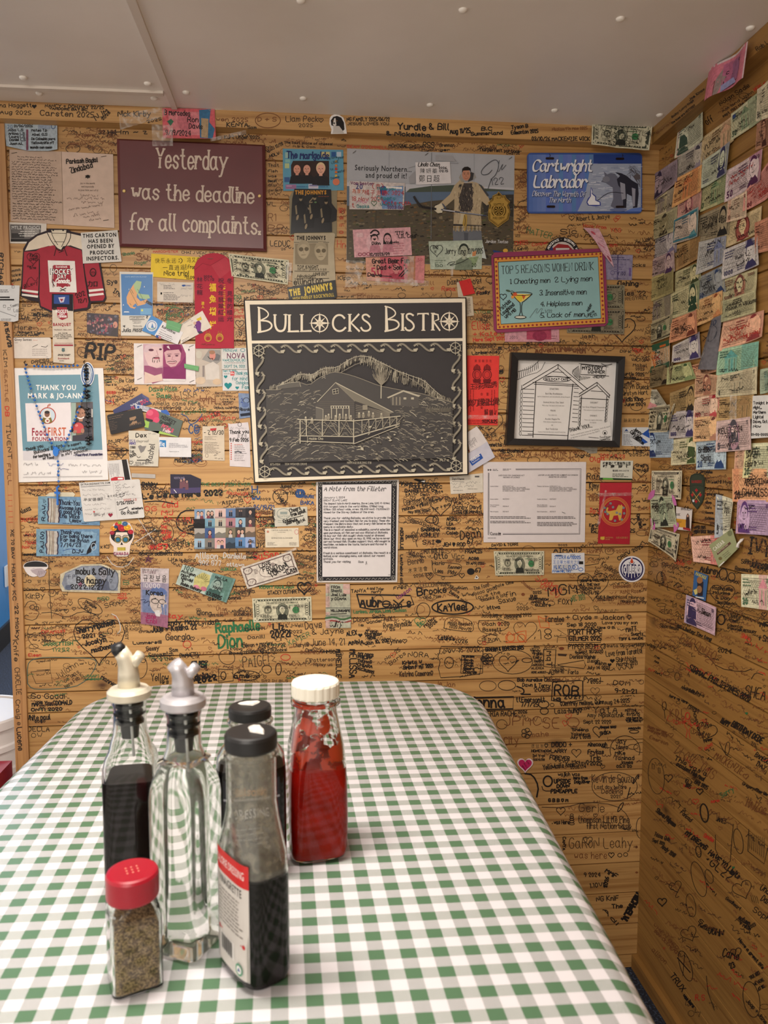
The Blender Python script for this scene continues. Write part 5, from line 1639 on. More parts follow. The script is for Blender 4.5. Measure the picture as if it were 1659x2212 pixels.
# -- northern poster
def northern():
 q=[(40,88),(1540,150),(1525,1140),(35,1105)]
 s=card('poster','G',q,(168,170,176),'large tundra poster of a man in a fur parka holding a hockey stick','poster',.0012,GLOSS,seed=12);R=s.rng
 s.p([(40,390),(1535,440),(1533,520),(38,430)],(186,186,192));s.p([(600,450),(780,425),(1000,415),(1250,445),(1535,462),(1533,500),(560,490)],(72,82,72));s.p([(560,480),(1533,470),(1530,560),(560,590)],(90,108,132));s.p([(38,425),(565,430),(560,600),(38,640)],(96,110,126))
 s.p([(38,600),(300,640),(560,600),(780,560),(1000,540),(1250,555),(1532,500),(1525,1138),(36,1104)],(82,74,60))
 for i in range(900):
  x,y=R.uniform(45,1515),R.uniform(570,1120)
  if y<640-(x>560)*60 and x<1250:continue
  c=R.choice([(60,52,42),(104,92,70),(66,72,44),(92,76,52),(124,112,90),(48,44,40),(88,92,60),(110,84,56)])
  a=R.uniform(8,34);s.p([(x,y),(x+a,y-R.uniform(0,a*.4)),(x+a*1.3,y+R.uniform(2,a*.4)),(x+a*.2,y+R.uniform(3,a*.5))],c,up=False)
 s.up();s.p([(1250,560),(1400,505),(1532,500),(1530,700),(1270,690)],(56,54,50))
 for i in range(70):x,y=R.uniform(1270,1515),R.uniform(530,700);s.e(x,y,R.uniform(4,16),R.uniform(3,8),R.choice([(84,82,78),(40,38,38),(104,98,88)]),8,up=False)
 s.up();k=(34,32,36)
 s.t('Seriously Northern...',108,282,48,k,w=512,rot=2,bold=.6);s.t('and proud of it!',205,350,48,k,w=372,rot=1.2,bold=.6)
 fur,furd,furl,dk=(176,158,128),(128,114,94),(200,186,158),(44,40,40)  # the figure
 s.p([(985,800),(1240,820),(1255,985),(1180,1010),(1100,960),(1010,980),(990,920)],(104,108,116));s.p([(1085,840),(1125,845),(1120,960),(1090,950)],(80,84,92))
 s.p([(1050,370),(1100,400),(1160,385),(1200,395),(1260,430),(1310,540),(1322,580),(1290,600),(1245,560),(1235,640),(1245,800),(990,790),(1000,600),(1000,540),(930,600),(890,640),(860,590),(960,500),(1000,420)],fur)
 for i in range(260):
  x,y=R.uniform(1000,1235),R.uniform(400,780);s.l([(x,y),(x+R.uniform(-5,5),y+R.uniform(8,24))],4,R.choice([fur,furl,furd,(186,170,140)]),up=False)
 s.up();s.p([(1085,400),(1160,400),(1165,560),(1150,655),(1050,650),(1045,520),(1070,440)],(70,64,62))
 for i in range(120):x,y=R.uniform(1040,1170),R.uniform(400,650);s.l([(x,y),(x+R.uniform(-5,5),y+R.uniform(8,26))],5,R.choice([dk,(60,54,52),(88,80,74),(36,34,34)]),up=False)
 s.up();s.p([(1215,405),(1245,420),(1310,510),(1295,520)],(66,68,72));s.p([(1040,350),(1060,385),(1150,380),(1195,350),(1180,310),(1150,300),(1145,370),(1090,385),(1062,340),(1062,310)],(150,146,138));s.p([(1145,300),(1175,310),(1165,370),(1120,390)],(58,56,58))
 s.e(1106,325,37,52,(186,132,106));s.p([(1068,310),(1070,272),(1090,255),(1120,252),(1145,268),(1150,315),(1140,285),(1080,288)],(30,24,24))
 for x in(1090,1122):s.e(x,318,6,3.5,(50,34,30),8);s.l([(x-9,308),(x+9,307)],3,(50,34,30))
 s.l([(1106,318),(1102,340),(1112,341)],3,(140,92,72));s.l([(1090,354),(1107,362),(1124,353)],4,(150,80,70),1)
 s.p([(860,590),(885,580),(900,620),(890,665),(850,668),(818,640),(825,605)],(206,196,172));s.p([(885,575),(905,590),(930,625),(915,632)],(70,78,96));s.p([(1315,560),(1340,560),(1345,640),(1310,650)],(190,178,150))
 s.p([(990,765),(1245,778),(1245,795),(990,785)],(56,52,52));s.p([(1060,670),(1095,672),(1090,770),(1040,765)],(190,178,150));s.p([(1110,672),(1145,675),(1150,770),(1118,770)],(150,136,112))
 s.p([(1085,685),(1105,675),(1115,700),(1108,820),(1085,830),(1072,760)],(170,140,70));s.l([(1090,690),(1100,740),(1085,800)],5,(80,60,40),1)
 for i in range(26):s.l([(995+i*9.6,785),(993+i*9.6,822+(i%3)*5)],5,R.choice([furl,(190,160,100),furd]))
 s.l([(640,525),(660,560),(700,610),(760,622),(830,632)],20,(34,32,34),1);s.l([(640,525),(690,612)],16,(46,44,46));s.l([(885,638),(1000,655),(1120,672),(1280,692)],12,(66,72,90));s.l([(900,640),(1000,654)],9,(190,190,196));s.l([(1050,662),(1250,686)],5,(160,164,176))
 # creases, signature, torn tape marks
 for x in(415,795,1175):s.l([(x,130),(x,420)],3,(146,150,158))
 s.l([(795,130),(790,900)],5,(110,112,116));s.l([(300,640),(295,830)],3,(60,56,50));s.l([(590,265),(690,235)],4,(146,146,150));s.l([(830,180),(840,160),(1000,190),(1035,225),(830,215)],3,(140,144,150));s.p([(830,150),(980,155),(1010,210),(830,200)],(158,158,162));s.p([(590,350),(650,290),(650,400),(600,410)],(150,150,154))
 s.l([(1335,285),(1300,325),(1240,330),(1240,280),(1330,200),(1380,190),(1400,240),(1370,330),(1330,360),(1300,450)],6,(70,74,80),2);s.l([(1400,200),(1380,330),(1440,210),(1410,300),(1460,240)],5,(80,84,90),1);s.k('122',1330,420,60,(70,74,80),5,w=110,rot=-8)
 s.k('Jordan Tootoo',1275,935,26,(206,206,206),4,w=200,rot=1,slant=.2);s.p([(1340,1000),(1400,1010),(1440,1020),(1410,1030),(1350,1020)],(40,66,120));s.e(1455,1005,22,18,(216,170,70));s.p([(1250,930),(1285,1080),(1245,1070)],(190,200,196))
 for x,y in((105,120),(750,140),(1500,175)):s.l([(x-12,y+12),(x+14,y-8)],5,(90,88,84))
 done(s)
northern()
# -- thank-you poster
def thank_you():
 s=card('poster','J',[(135,940),(1075,940),(1130,2098),(200,2125)],(226,222,220),'white bordered thank-you poster with a teal panel, hung with blue rosary beads','poster',.0016,GLOSS,t=.002,seed=4)
 s.p([(197,1015),(1022,1005),(1068,1790),(243,1800)],(106,146,162));s.p([(243,1798),(1068,1788),(1072,1885),(247,1898)],(206,202,206))
 s.t('THANK YOU',590,1167,52,'W',w=420,al='c',bold=1.6);s.t('MARK & JO-ANN',580,1252,52,'W',w=575,al='c',bold=1.6)
 s.p([(268,1305),(740,1297),(755,1695),(288,1702)],(224,216,218));s.p([(740,1297),(968,1290),(978,1690),(755,1698)],(96,84,80))
 s.ring(500,1433,82,82,10,(176,66,50));s.l([(497,1350),(505,1320),(530,1312),(525,1330),(505,1335)],8,(176,80,50),1);s.e(500,1433,77,77,(196,210,220));s.e(493,1430,40,62,(226,214,202));s.e(495,1415,27,34,(128,86,66));s.e(495,1398,27,16,(44,38,40));s.p([(440,1500),(455,1450),(500,1468),(535,1450),(552,1500),(500,1515)],(122,108,50));s.e(498,1488,26,24,(226,214,202));s.heart(500,1488,12,(150,30,40))
 s.t('Food',335,1640,78,(156,52,70),w=158,bold=1.6);s.t('FIRST',498,1640,84,(196,98,66),w=200,bold=1.2);s.t('FOUNDATION',340,1695,40,(150,50,66),w=365,bold=1.4)
 for x,c in((745,(150,170,160)),(800,(120,96,70)),(870,(70,66,70)),(915,(88,84,92))):s.r(x,1300,x+50,1688,c)
 s.face(845,1410,130,(176,128,104),(40,30,28),(58,54,64));s.l([(805,1450),(845,1466),(880,1448)],12,(236,230,226),1);s.e(820,1560,56,56,(196,72,74));s.e(800,1535,18,14,(220,130,126));s.e(785,1600,22,16,(170,120,98),rot=-30);s.e(865,1590,18,26,(170,120,98));s.p([(760,1640),(960,1620),(975,1690),(758,1696)],(60,56,66));s.r(955,1365,970,1450,(200,196,190))
 k='k';s.k('Thank you',280,1800,30,k,6,w=180,rot=-14);s.k("Bullocks' Bistro",365,1830,34,k,6,w=300,rot=-14);s.k('in support',715,1755,24,k,4.5,w=140,rot=-12);s.k('for hosting a',355,1875,26,k,6,w=180,rot=-10);s.k("teams' nutrition",640,1815,24,k,5,w=260,rot=-10);s.k('of food',455,1888,24,k,6,w=110,rot=-6);s.k('in NWT schools!',650,1855,28,k,5,w=270,rot=-12);s.k('- Food First Foundation',775,1852,20,(30,26,70),6,w=295,rot=-2)
 for x,y,w in((255,1945,150),(500,1950,170),(720,1950,130),(870,1955,190),(255,2040,280),(860,2025,200)):s.scrawl(x,y,w,26,(96,100,150)if x==500 else(130,126,128),3)
 s.l([(600,2050),(625,1960),(640,2000),(650,1980),(720,1990)],4,(60,66,120),1);s.l([(250,2070),(1070,2060)],4,(150,146,146))
 done(s)
thank_you()
def rosary():
 root=empty('rosary',hit(70,790,1,-.012),'blue bead rosary with a crucifix draped over the thank-you poster','rosary')
 bead=plain('blue_bead',(26,100,186),.25);thread=plain('grey_thread',(120,124,130),.6);hook=plain('hook_dark_steel',(62,54,48),.35,.8)
 J=lambda x,y,d=.014:hit(x/4.81,600+y/4.81,1,-d)
 L=[(270,905),(262,945),(272,985),(285,1025),(295,1068),(310,1108),(320,1150),(345,1230),(360,1272),(380,1332),(400,1392),(416,1433),(430,1472),(446,1512),(460,1552),(490,1630),(515,1680),(535,1718),(560,1760),(595,1800)]
 R=[(612,1790),(660,1748),(682,1710),(700,1672),(716,1632),(732,1592),(748,1555),(768,1508),(778,1475),(790,1440),(806,1398),(826,1338),(846,1280),(858,1240),(872,1195),(880,1156),(885,1110),(888,1060),(885,1010),(880,960),(870,905)]
 T=[(870,905),(805,912),(762,914),(720,918),(678,918),(638,922),(598,922),(556,925),(518,925),(478,924),(440,922),(400,920),(356,918),(285,912)]
 D=[(600,1850),(602,1908),(604,1948),(606,2012),(607,2052),(608,2115),(608,2170)]
 for path in(L,R,T,D):tube('cord',[J(*p)for p in path],.0005,thread,root,6)
 proto=None
 for p in L+R[:-1]+T[1:-1]+D[1:]:
  if proto is None:
   bm=bmesh.new();bmesh.ops.create_uvsphere(bm,u_segments=12,v_segments=8,radius=.0030);me=bpy.data.meshes.new('bead');bm.to_mesh(me);bm.free();me.materials.append(bead)
   for f in me.polygons:f.use_smooth=True
   proto=me
  o=bpy.data.objects.new('bead',proto);C.objects.link(o);o.location=J(*p)-root.location;o.parent=root
 s=Sheet('J','B',.012);s.slab([(600+30*math.cos(a*.524),1805+50*math.sin(a*.524))for a in range(12)],(26,110,196),t=.005);s.make('medallion',plain('blue_enamel',(26,112,200),.3),parent=root)
 s=Sheet('N','B',.010);s.slab([(608,250),(628,250),(628,300),(650,303),(648,328),(630,328),(634,440),(612,440),(612,325),(590,320),(590,300),(610,300)],(26,90,170),t=.004);s.make('crucifix',bead,parent=root)
 for x,y in((270,890),(888,885)):a=J(x-8,y-25,.001);tube('hook',[a,J(x-20,y-10,.016),J(x-5,y+15,.02),J(x+18,y+8,.018)],.0012,hook,root)
rosary()
def clips():
 root=empty('hair_clip_chain',hit(186,790,1,-.02),'dangling black hair-clip charm string over the oval sticker','charm string');blk=plain('black_plastic_gloss',(16,16,18),.25);R=random.Random(3)
 J=lambda x,y,d=.02:hit(x/4.81,600+y/4.81,1,-d)
 tube('cord',[J(888,900),(J(900,1300)),J(930,1740)],.0006,blk,root,6)
 for y in list(range(915,1060,34))+[1120,1180,1215,1245,1365,1410,1445,1500,1545,1660,1690,1725]:
  x=893+(y-900)*.035;w=R.uniform(18,40);a=R.uniform(-.5,.5)
  pts=[J(x-w,y+a*w*.6,.018),J(x,y,.026),J(x+w,y-a*w*.6,.018)];tube('clip',pts,[.0012,.0042,.0012],blk,root,8)
clips()
s=card('oval_sticker','J',[(916+72*math.cos(a*.21),1005+126*math.sin(a*.21))for a in range(30)],(224,224,226),'white oval sticker with a blue rim at the corner of the thank-you poster','sticker',.0052,GLOSS)
s.ring(916,1005,58,110,12,(40,84,140));s.ring(916,1005,40,86,10,(150,170,196));s.e(905,1000,24,64,(70,110,160));s.t('COMMUNITY',955,1085,16,(40,84,140),w=90,rot=-78);done(s)
# -- hockey jersey cut-out
def jersey():
 out=[(505,1245),(690,1250),(730,1275),(850,1300),(960,1360),(1010,1480),(1030,1620),(1085,1950),(1065,1990),(930,2000),(920,2050),(880,2075),(700,2095),(520,2095),(410,2045),(395,1990),(300,1970),(212,1930),(225,1700),(240,1450),(290,1360),(380,1300),(480,1265)]
 s=card('jersey_sign','D',out,(46,36,42),'cardboard cut-out of a red and white hockey jersey','sign',.0025,seed=2)
 red,wh=(156,46,60),(214,200,180)
 s.p([(258,1470),(300,1385),(385,1320),(490,1285),(700,1290),(850,1325),(940,1380),(985,1475),(930,1480),(830,1455),(720,1415),(600,1430),(500,1420),(370,1455)],wh)
 s.p([(250,1480),(370,1472),(420,1440),(560,1412),(620,1470),(680,1420),(830,1465),(850,1560),(860,1700),(905,1985),(890,2045),(700,2075),(520,2075),(420,2030),(405,1930),(410,1600),(400,1560),(395,1925),(230,1890),(240,1700)],red)
 s.p([(845,1475),(985,1480),(1015,1640),(1068,1940),(1050,1975),(925,1980),(870,1700)],red)
 for y0 in(1860,1905):s.p([(228,y0),(392,y0+20),(390,y0+42),(226,y0+20)],(222,214,206));s.p([(905,y0+5),(1052,y0-8),(1060,y0+12),(910,y0+30)],(222,214,206))
 s.p([(525,1260),(680,1260),(670,1380),(625,1460),(580,1440),(530,1330)],(216,204,182));s.l([(485,1290),(530,1380),(580,1440),(620,1470),(665,1440),(720,1350),(722,1290)],7,'k',1);s.l([(523,1262),(540,1330),(590,1410)],6,'k',1);s.l([(682,1262),(675,1340),(630,1430)],6,'k',1);s.l([(535,1292),(675,1295)],5,'k');s.l([(555,1378),(660,1380)],5,'k')
 s.l([(570,1440),(600,1470),(640,1465),(600,1490),(650,1470)],8,'k');s.l([(575,1450),(555,1520)],7,'k');s.l([(660,1450),(685,1520)],7,'k')
 s.l([(405,1560),(408,1700),(395,1920)],8,'k');s.l([(845,1540),(870,1750),(910,1990)],10,'k');s.e(546,1263,9,8,'k',10);s.e(646,1263,9,8,'k',10)
 s.p([(490,1568),(765,1575),(785,1895),(510,1890)],(222,216,210))
 s.p([(550,1615),(715,1618),(730,1780),(640,1850),(545,1775)],red);s.l([(545,1625),(535,1790),(560,1830)],8,(120,30,44));s.t('SPONSORED',572,1645,16,'W',w=120,bold=1)if False else s.t('Scotiabank',572,1642,20,'W',w=120,bold=1.5)
 s.t('HOCKEY',515,1708,52,'k',w=238,bold=4);s.t('HOCKEY',518,1706,48,'W',w=232,bold=1.5);s.t('DAY',586,1755,48,'k',w=104,bold=4);s.t('DAY',588,1752,44,'W',w=98,bold=1.5);s.k('Canada',570,1798,40,'W',9,w=140,slant=.2,sm=2);s.k("20'anniversaire",580,1832,26,red,6,w=135,slant=.15);s.l([(545,1760),(545,1840)],6,'k');s.l([(620,1855),(670,1880)],7,'k');s.l([(675,1852),(615,1880)],7,'k')
 k='k';s.k('Kevin',310,1530,30,k,4.5,w=80,rot=8);s.k('CHRIS',310,1570,26,k,4.5,w=80);s.heart(345,1545,66,k,4);s.k('MAT',285,1640,22,k,4,w=60);s.k('5.18',310,1655,18,k,4,w=60);s.l([(250,1860),(310,1720),(370,1790),(390,1740)],4,k,1);s.k('B.Levy',260,1850,36,k,4,w=140,rot=-20);s.k('⊡',930,1730,60,k,8,w=50);s.ring(950,1690,30,40,8,k,10);s.k('加',890,1830,60,k,10,w=100);s.k('202',780,1950,44,k,7,w=95,rot=-18);s.k('12/1',800,2000,40,k,6,w=85,rot=-5)
 done(s)
jersey()
# -- paper notes, top left
s=card('banknote','D',[(50,172),(300,165),(590,168),(592,445),(500,462),(290,460),(75,412)],(172,186,196),'pale blue banknote covered in a handwritten name list above the open greeting card','banknote',.006,NOTE)
s.r(275,245,298,455,(120,70,90));s.e(550,215,24,26,(70,96,140));s.e(550,215,16,18,(172,186,196));s.t('20',82,235,36,(90,116,150),w=60);s.r(395,190,520,240,(150,164,184))
for t_,x,y,w in(('01/06/2026',155,222,185),('Alba L.S',95,262,150),('Mateo T.b',330,265,155),('Ariana L.S',98,298,160),('Abel G.S',335,308,155),('Laura L.S',105,330,155),('De Colombia para',330,352,240),('Daniel L.S',108,362,160),('Yellowknife NT',328,392,230),('Juan A.L',110,400,135),('mundo con amor',320,438,220)):s.k(t_,x,y,24,'k',6,w=w)
done(s)
s=card('greeting_card','D',[(98,440),(628,462),(1152,490),(1166,1238),(645,1206),(112,1170)],(190,166,148),'open cream greeting card with a long handwritten letter and a maple leaf','greeting card',.0015)
s.p([(628,462),(1152,490),(1166,1238),(645,1206)],(206,182,166));s.l([(628,462),(645,1206)],5,(140,118,100))
for i in range(26):s.scrawl(120+(60 if i in(0,1,18)else i*.6),520+i*25,(250 if i==0 else s.rng.uniform(380,470)),15,(70,60,56),3.2,rot=2)
s.k('Parkash Badal',680,585,44,'k',9,w=315,rot=-3);s.k('Zindabad',725,685,56,'k',9,w=230,rot=-16)
s.p([(893,740),(890,728),(868,732),(876,718),(866,708),(882,706),(886,698),(893,704),(896,695),(902,704),(908,699),(910,707),(924,708),(914,718),(920,732),(900,728),(898,740)],'k')
for t_,x,y,w in(('Joy to the world,',820,792,150),('and especially',830,826,130),('to your little part of it!',798,862,205)):s.t(t_,x,y,18,(80,70,66),w=w,rot=1)
for x,y,w,h in((820,918,180,24),(685,948,380,24),(830,992,220,26),(700,1060,350,22),(750,1120,260,26),(850,1135,180,24),(910,1165,120,16)):s.scrawl(x,y,w,h,(120,104,96),3,rot=-8 if y>1000 else 0)
for x,y in((150,475),(1058,510),(1080,1158)):s.l([(x-26,y+6),(x+26,y-2)],5,(70,62,56))
done(s)
s=card('photo_card','D',[(88,1178),(475,1190),(470,1398),(95,1392)],(212,204,194),'grey promotional photo card half tucked behind the hockey jersey','card',.0012)
s.p([(105,1200),(420,1208),(415,1378),(112,1372)],(104,100,98));s.r(120,1290,250,1340,(60,58,58));s.r(250,1240,400,1330,(146,142,138));s.t('MTLZ PROJOCL',120,1250,34,(206,204,200),w=300,bold=1);s.small(190,1270,190,(220,216,210),10,3,22,'c');s.r(112,1350,415,1376,(40,38,38));done(s)
s=card('notice_card','D',[(828,1290),(1200,1262),(1242,1582),(850,1602)],(206,202,196),'white printed notice about an opened carton overlapping the jersey sleeve','notice',.005)
for t_,x,y,w in(('THIS CARTON',848,1340,345),('HAS BEEN',905,1395,250),('OPENED BY',890,1450,285),('PRODUCE',920,1512,250),('INSPECTORS.',885,1572,335)):s.t(t_,x,y,38,'k',w=w,rot=-2,bold=2)
done(s)
s=card('folded_leaflet','J',[(0,85),(222,90),(208,452),(160,466),(5,455),(-40,440),(-40,90)],(200,200,200),'white folded leaflet with small square marks at the left edge of the boards','leaflet',.011)
s.small(20,135,100,'k',9,2,18);s.r(18,205,120,220,'k');s.r(18,230,165,245,'k');s.l([(0,350),(180,412),(185,390)],5,(110,110,112));s.k('Tommy',130,320,26,(90,90,90),4,w=90,rot=-18);s.k('Lai',160,365,34,(90,90,90),4,w=50)
for x,y in((155,105),(65,305),(112,330)):clip_rect(s,x-12,y-12,x+12,y+12,(60,60,60),4)
s.small(30,435,150,(90,90,90),7,2,12);done(s)
# -- on the beam
s=local('banknote','A',[(970,648),(1283,655),(1290,832),(975,828)],(160,90),(206,96,104),'red and pink banknote taped across the ceiling beam above the maroon sign','banknote',.003,NOTE,plane='BT')
s.r(18,10,118,80,(214,130,136));s.p([(112,4),(148,0),(142,40),(158,60),(150,90),(112,88)],(58,110,150));s.p([(118,28),(140,30),(136,88),(116,86)],(176,150,116));s.e(70,40,26,28,(196,110,120));s.p([(14,40),(26,32),(34,40),(24,54)],(60,110,84))
for t_,x,y,w in(('B Mercedes',6,20,78),('Ron',76,40,32),('Davis',80,60,40),('9/19/2024',8,80,76)):s.k(t_,x,y,15,'k',2.4,w=w,rot=2)
o=done(s);tape(o,'A',[(715,690),(985,640),(990,700),(720,780)],'BT',.0045);tape(o,'A',[(915,760),(1040,765),(1040,888),(918,890)],'BT',.018);tape(o,'A',[(1255,830),(1470,780),(1470,805),(1260,850)],'BT',.0045);tape(o,'A',[(1240,650),(1360,632),(1365,655),(1250,668)],'BT',.005)
s=card('dog_sticker','B',[(372,850),(385,830),(408,822),(440,826),(470,845),(485,890),(495,960),(380,962),(385,930),(370,890)],(226,222,220),'black and white spaniel cut-out sticker on the beam','sticker',.0012,GLOSS,plane='BT')
s.p([(380,865),(398,840),(425,833),(455,845),(474,880),(478,930),(462,945),(440,920),(400,905),(384,900)],(26,24,26));s.p([(398,905),(440,905),(470,945),(475,958),(392,958),(398,935)],(190,184,178));s.p([(404,850),(414,848),(420,900),(405,908),(394,895)],(206,200,194));s.e(404,885,7,5,'k',10);s.e(396,868,4,4,(120,80,40),8);s.e(424,868,4,4,(120,80,40),8);done(s)
s=dollar('C',[(525,788),(910,810),(882,976),(518,935)],'one dollar bill signed in black hanging from the right end of the beam',.002,'BT',lambda u,v:.003+.010*(u-.45)**2*(1+v)+.004*abs(math.sin(u*7))*v,ink=[('KEITH + DYLAN',22,24,14,3),('PEDERSEN',24,44,15,3),('8-13-2025',44,60,10,3)]);done(s)
# -- flyers
s=card('flyer','F',[(175,180),(915,195),(922,690),(180,697)],(92,150,176),'blue flyer with a photo of three smiling women','flyer',.0015,GLOSS)
for x,y,w,h,c in((205,225,45,70,(150,180,170)),(205,310,60,40,(130,176,170)),(200,360,55,60,(176,190,140)),(770,220,55,60,(44,84,140)),(835,220,55,60,(176,192,206)),(195,530,65,60,(60,90,140)),(210,620,130,55,(150,110,150)),(490,615,120,55,(196,190,206)),(640,220,110,60,(196,186,130))):s.r(x,y,x+w,y+h,c)
s.p([(275,385),(300,330),(740,330),(745,600),(280,590)],(52,36,34));s.face(350,430,120,(206,146,124),(56,34,28),(24,22,26));s.face(470,430,120,(206,150,130),(48,30,26),(28,24,28),long=True);s.face(640,430,135,(220,166,144),(214,190,150),(30,28,32))
s.k('The Marigolds',225,296,78,(34,44,100),13,w=510,rot=1.5,sm=1,jit=.2,serif=.4);s.e(828,590,42,42,(206,120,90))
for y,c in((340,(176,140,70)),(390,(196,120,60)),(430,(180,60,50)),(470,(206,110,50)),(515,(210,170,70))):s.p([(810,y+14),(845,y+14),(838,y-14),(815,y-14)],c)
for t_,x,y in(('We love',720,320),('your',850,310),('LOVE',770,370),('eats!',850,480),('Dawne',765,560),('to',760,450)):s.k(t_,x,y,26,(30,60,80),4,rot=-12)
s.small(345,640,150,(70,120,160),22,1);s.small(620,640,150,(70,120,160),22,1);s.small(220,635,110,(186,150,180),24,1);s.small(500,628,100,(120,120,160),22,1);done(s)
s=card('flyer_backing','F',[(255,775),(300,690),(840,675),(835,1262),(330,1215),(262,1248)],(140,130,106),'worn beige card backing peeping out round the black band photo','card',.0012);done(s)
s=card('band_flyer','F',[(318,672),(765,680),(772,850),(838,935),(830,1060),(775,1080),(778,1202),(350,1210),(270,1225),(290,800)],(34,34,36),'black band flyer with four dark figures and orange title','flyer',.003,GLOSS)
s.t('THE JOHNNYS',325,740,46,(196,138,52),w=390,bold=3);s.small(610,765,130,(150,80,50),9,1)
for x,y,h in((395,790,60),(500,900,60),(565,780,62),(705,830,66)):
 s.p([(x-60,y+250),(x-70,y+90),(x-20,y+35),(x+22,y+35),(x+70,y+90),(x+50,y+250)],(22,22,24));s.p([(x-70,y+95),(x-52,y+80),(x-40,y+190),(x-60,y+200)],(128,116,92));s.e(x,y+4,20,30,(138,122,96));s.e(x-2,y-16,24,18,(18,18,18));s.r(x-18,y-4,x+18,y+6,(24,22,22));s.e(x-40,y+235,14,34,(140,124,98),rot=15)
s.l([(535,840),(490,850),(545,785)],12,(138,122,96),1);s.e(575,840,16,10,(90,120,80));done(s)
s=card('band_flyer','F',[(315,1218),(800,1215),(815,1230),(800,1400),(822,1800),(300,1865),(290,1800),(305,1500)],(176,164,140),'yellowed newsprint band flyer showing two faces in dark glasses','flyer',.004)
s.t('THE JOHNNYS',345,1298,46,'k',w=360,bold=3);s.l([(450,1318),(700,1316)],5,(90,82,70));s.l([(315,1330),(740,1330)],5,'k');s.p([(322,1345),(728,1340),(730,1605),(326,1600)],(140,128,106))
for x,y in((430,1420),(640,1440)):s.e(x,y-10,80,110,(160,148,124));s.e(x,y+20,64,90,(176,162,136));s.e(x-30,y-5,28,26,(104,94,76));s.e(x+36,y-8,26,25,(104,94,76));s.l([(x-25,y+65),(x+25,y+62)],7,(120,106,86));s.l([(x+2,y+5),(x-6,y+40),(x+12,y+42)],4,(130,116,94))
s.t('TOP KNIGHT',350,1650,40,'k',w=265,bold=.5);s.t('FRI. SAT - JAN 30 & 31 $10',355,1675,26,'k',w=355);s.l([(320,1682),(742,1690)],5,'k');s.t('LOVE OUT',545,1735,34,'k',w=170,bold=2,skew=.1);s.k('Hindsight',350,1762,36,'k',5,w=225,slant=.3);s.l([(320,1778),(740,1770)],5,'k');s.k('ellington',315,1850,70,(60,54,50),10,w=350,rot=-4);done(s)
s=card('band_flyer','F',[(232,1882),(818,1790),(838,1990),(800,2035),(250,2035)],(36,36,36),'torn black strip with yellow band name tucked above the big bistro sign','flyer',.005,GLOSS)
s.t('THE',262,1985,74,(206,178,64),w=142,rot=-8,bold=4);s.t('JOHNNYS',448,1955,76,(206,178,64),w=352,rot=-9,bold=4);s.t("HIGH ENERGY ROCK'N'ROLL",300,2042,40,(196,168,60),w=510,rot=-6,bold=2);done(s)
# -- notes stuck over the poster
s=local('banknote','G',[(60,382),(556,402),(546,640),(60,635)],(160,80),(206,196,192),'white and blue twenty note crowded with coloured pen words on the poster sky','banknote',.004,NOTE)
s.p([(88,14),(156,8),(156,78),(96,78)],(120,150,190));s.e(98,24,10,14,(60,84,140));s.e(112,58,16,12,(90,124,180));s.t('20',18,22,15,(60,66,130),w=22,bold=1);s.r(106,12,152,18,'W')
for t_,x,y,h,c in(('Vom bester',4,10,9,'p'),('(南)',66,20,16,'r'),('為厚大',8,34,13,'o'),('橘子泡之',44,38,16,'r'),('HK 3024',96,36,12,'r'),('18 Nov 2024',8,56,12,'r'),('Cheers',80,52,12,'t'),('thank you',80,22,8,'t'),('t',8,74,12,'r'),('Osaka',22,76,9,'t'),('Kate ruth',100,66,12,'r'),('2023 Gul',112,78,9,'p')):s.k(t_,x,y,h,c,1.6)
s.heart(72,62,8,'g',1.6);s.scrawl(20,62,40,10,(206,110,150),1.2);s.scrawl(90,68,60,10,'t',1.6);done(s)
s=card('name_card','G',[(650,216),(958,210),(970,404),(656,416)],(214,210,212),'plain white card with two lines of handwritten names stuck on the poster','card',.004)
s.k('Linda Chan',672,252,34,'k',6,w=190,slant=.3);s.k('陳妍蓁',690,312,44,'k',6,w=150);s.k('2026.',860,275,18,'k',5,w=72);s.k('02.15',865,302,18,'k',5,w=76);s.k('鄭日超',680,388,62,'k',6,w=180);done(s)
s=local('banknote','G',[(90,818),(605,795),(620,1045),(105,1066)],(164,80),(216,164,170),'pink hundred note with two black-haired drawn figures on the tundra poster','banknote',.004,NOTE)
s.r(10,10,28,22,(226,186,190));s.e(60,40,24,30,(222,178,184));s.face(60,30,26,(216,168,170),'k',(190,128,140),sh=.8);s.face(97,30,26,(212,158,164),'k',(190,128,140),long=True,sh=.8);s.l([(50,12),(60,3),(72,8),(74,18),(50,20)],4,'k',1);s.p([(56,28),(64,28),(62,33),(58,33)],'k')
for x in(16,28,40):s.ring(x,72,5,4,1.8,(150,70,90))
s.k('Dohn',52,46,8,'k',1.8);s.k('Victoria',88,46,8,'k',1.8);s.k('"ITS A',120,20,9,'k',1.8);s.k('LIL Cold"',128,30,9,'k',1.8);s.k('12/2023/09',44,78,8,'k',1.8);s.small(110,44,44,(196,130,140),4,5,7);done(s)
s=local('banknote','G',[(205,1066),(735,1048),(730,1295),(215,1270)],(164,78),(190,96,106),'red fifty note under glossy tape below the poster','banknote',.002,NOTE)
s.r(0,0,40,78,(206,150,130));s.r(116,0,138,78,(176,120,90));s.r(138,0,164,78,(204,130,130));s.face(84,34,30,(206,130,130),(150,60,72),(160,60,76));s.t('50',12,60,26,(176,60,84),w=36,bold=1);s.t('50',144,16,9,(160,60,80),w=14)
s.k('Great Beer Fun',18,20,15,'k',2.6,w=102);s.k('" Dad + Son "',22,40,14,'k',2.6,w=86);s.k('Dave',4,64,12,'k',2.6);s.l([(14,60),(70,62)],2.4,'k');s.l([(92,60),(112,36)],3,'k');s.l([(98,62),(116,42)],3,'k')
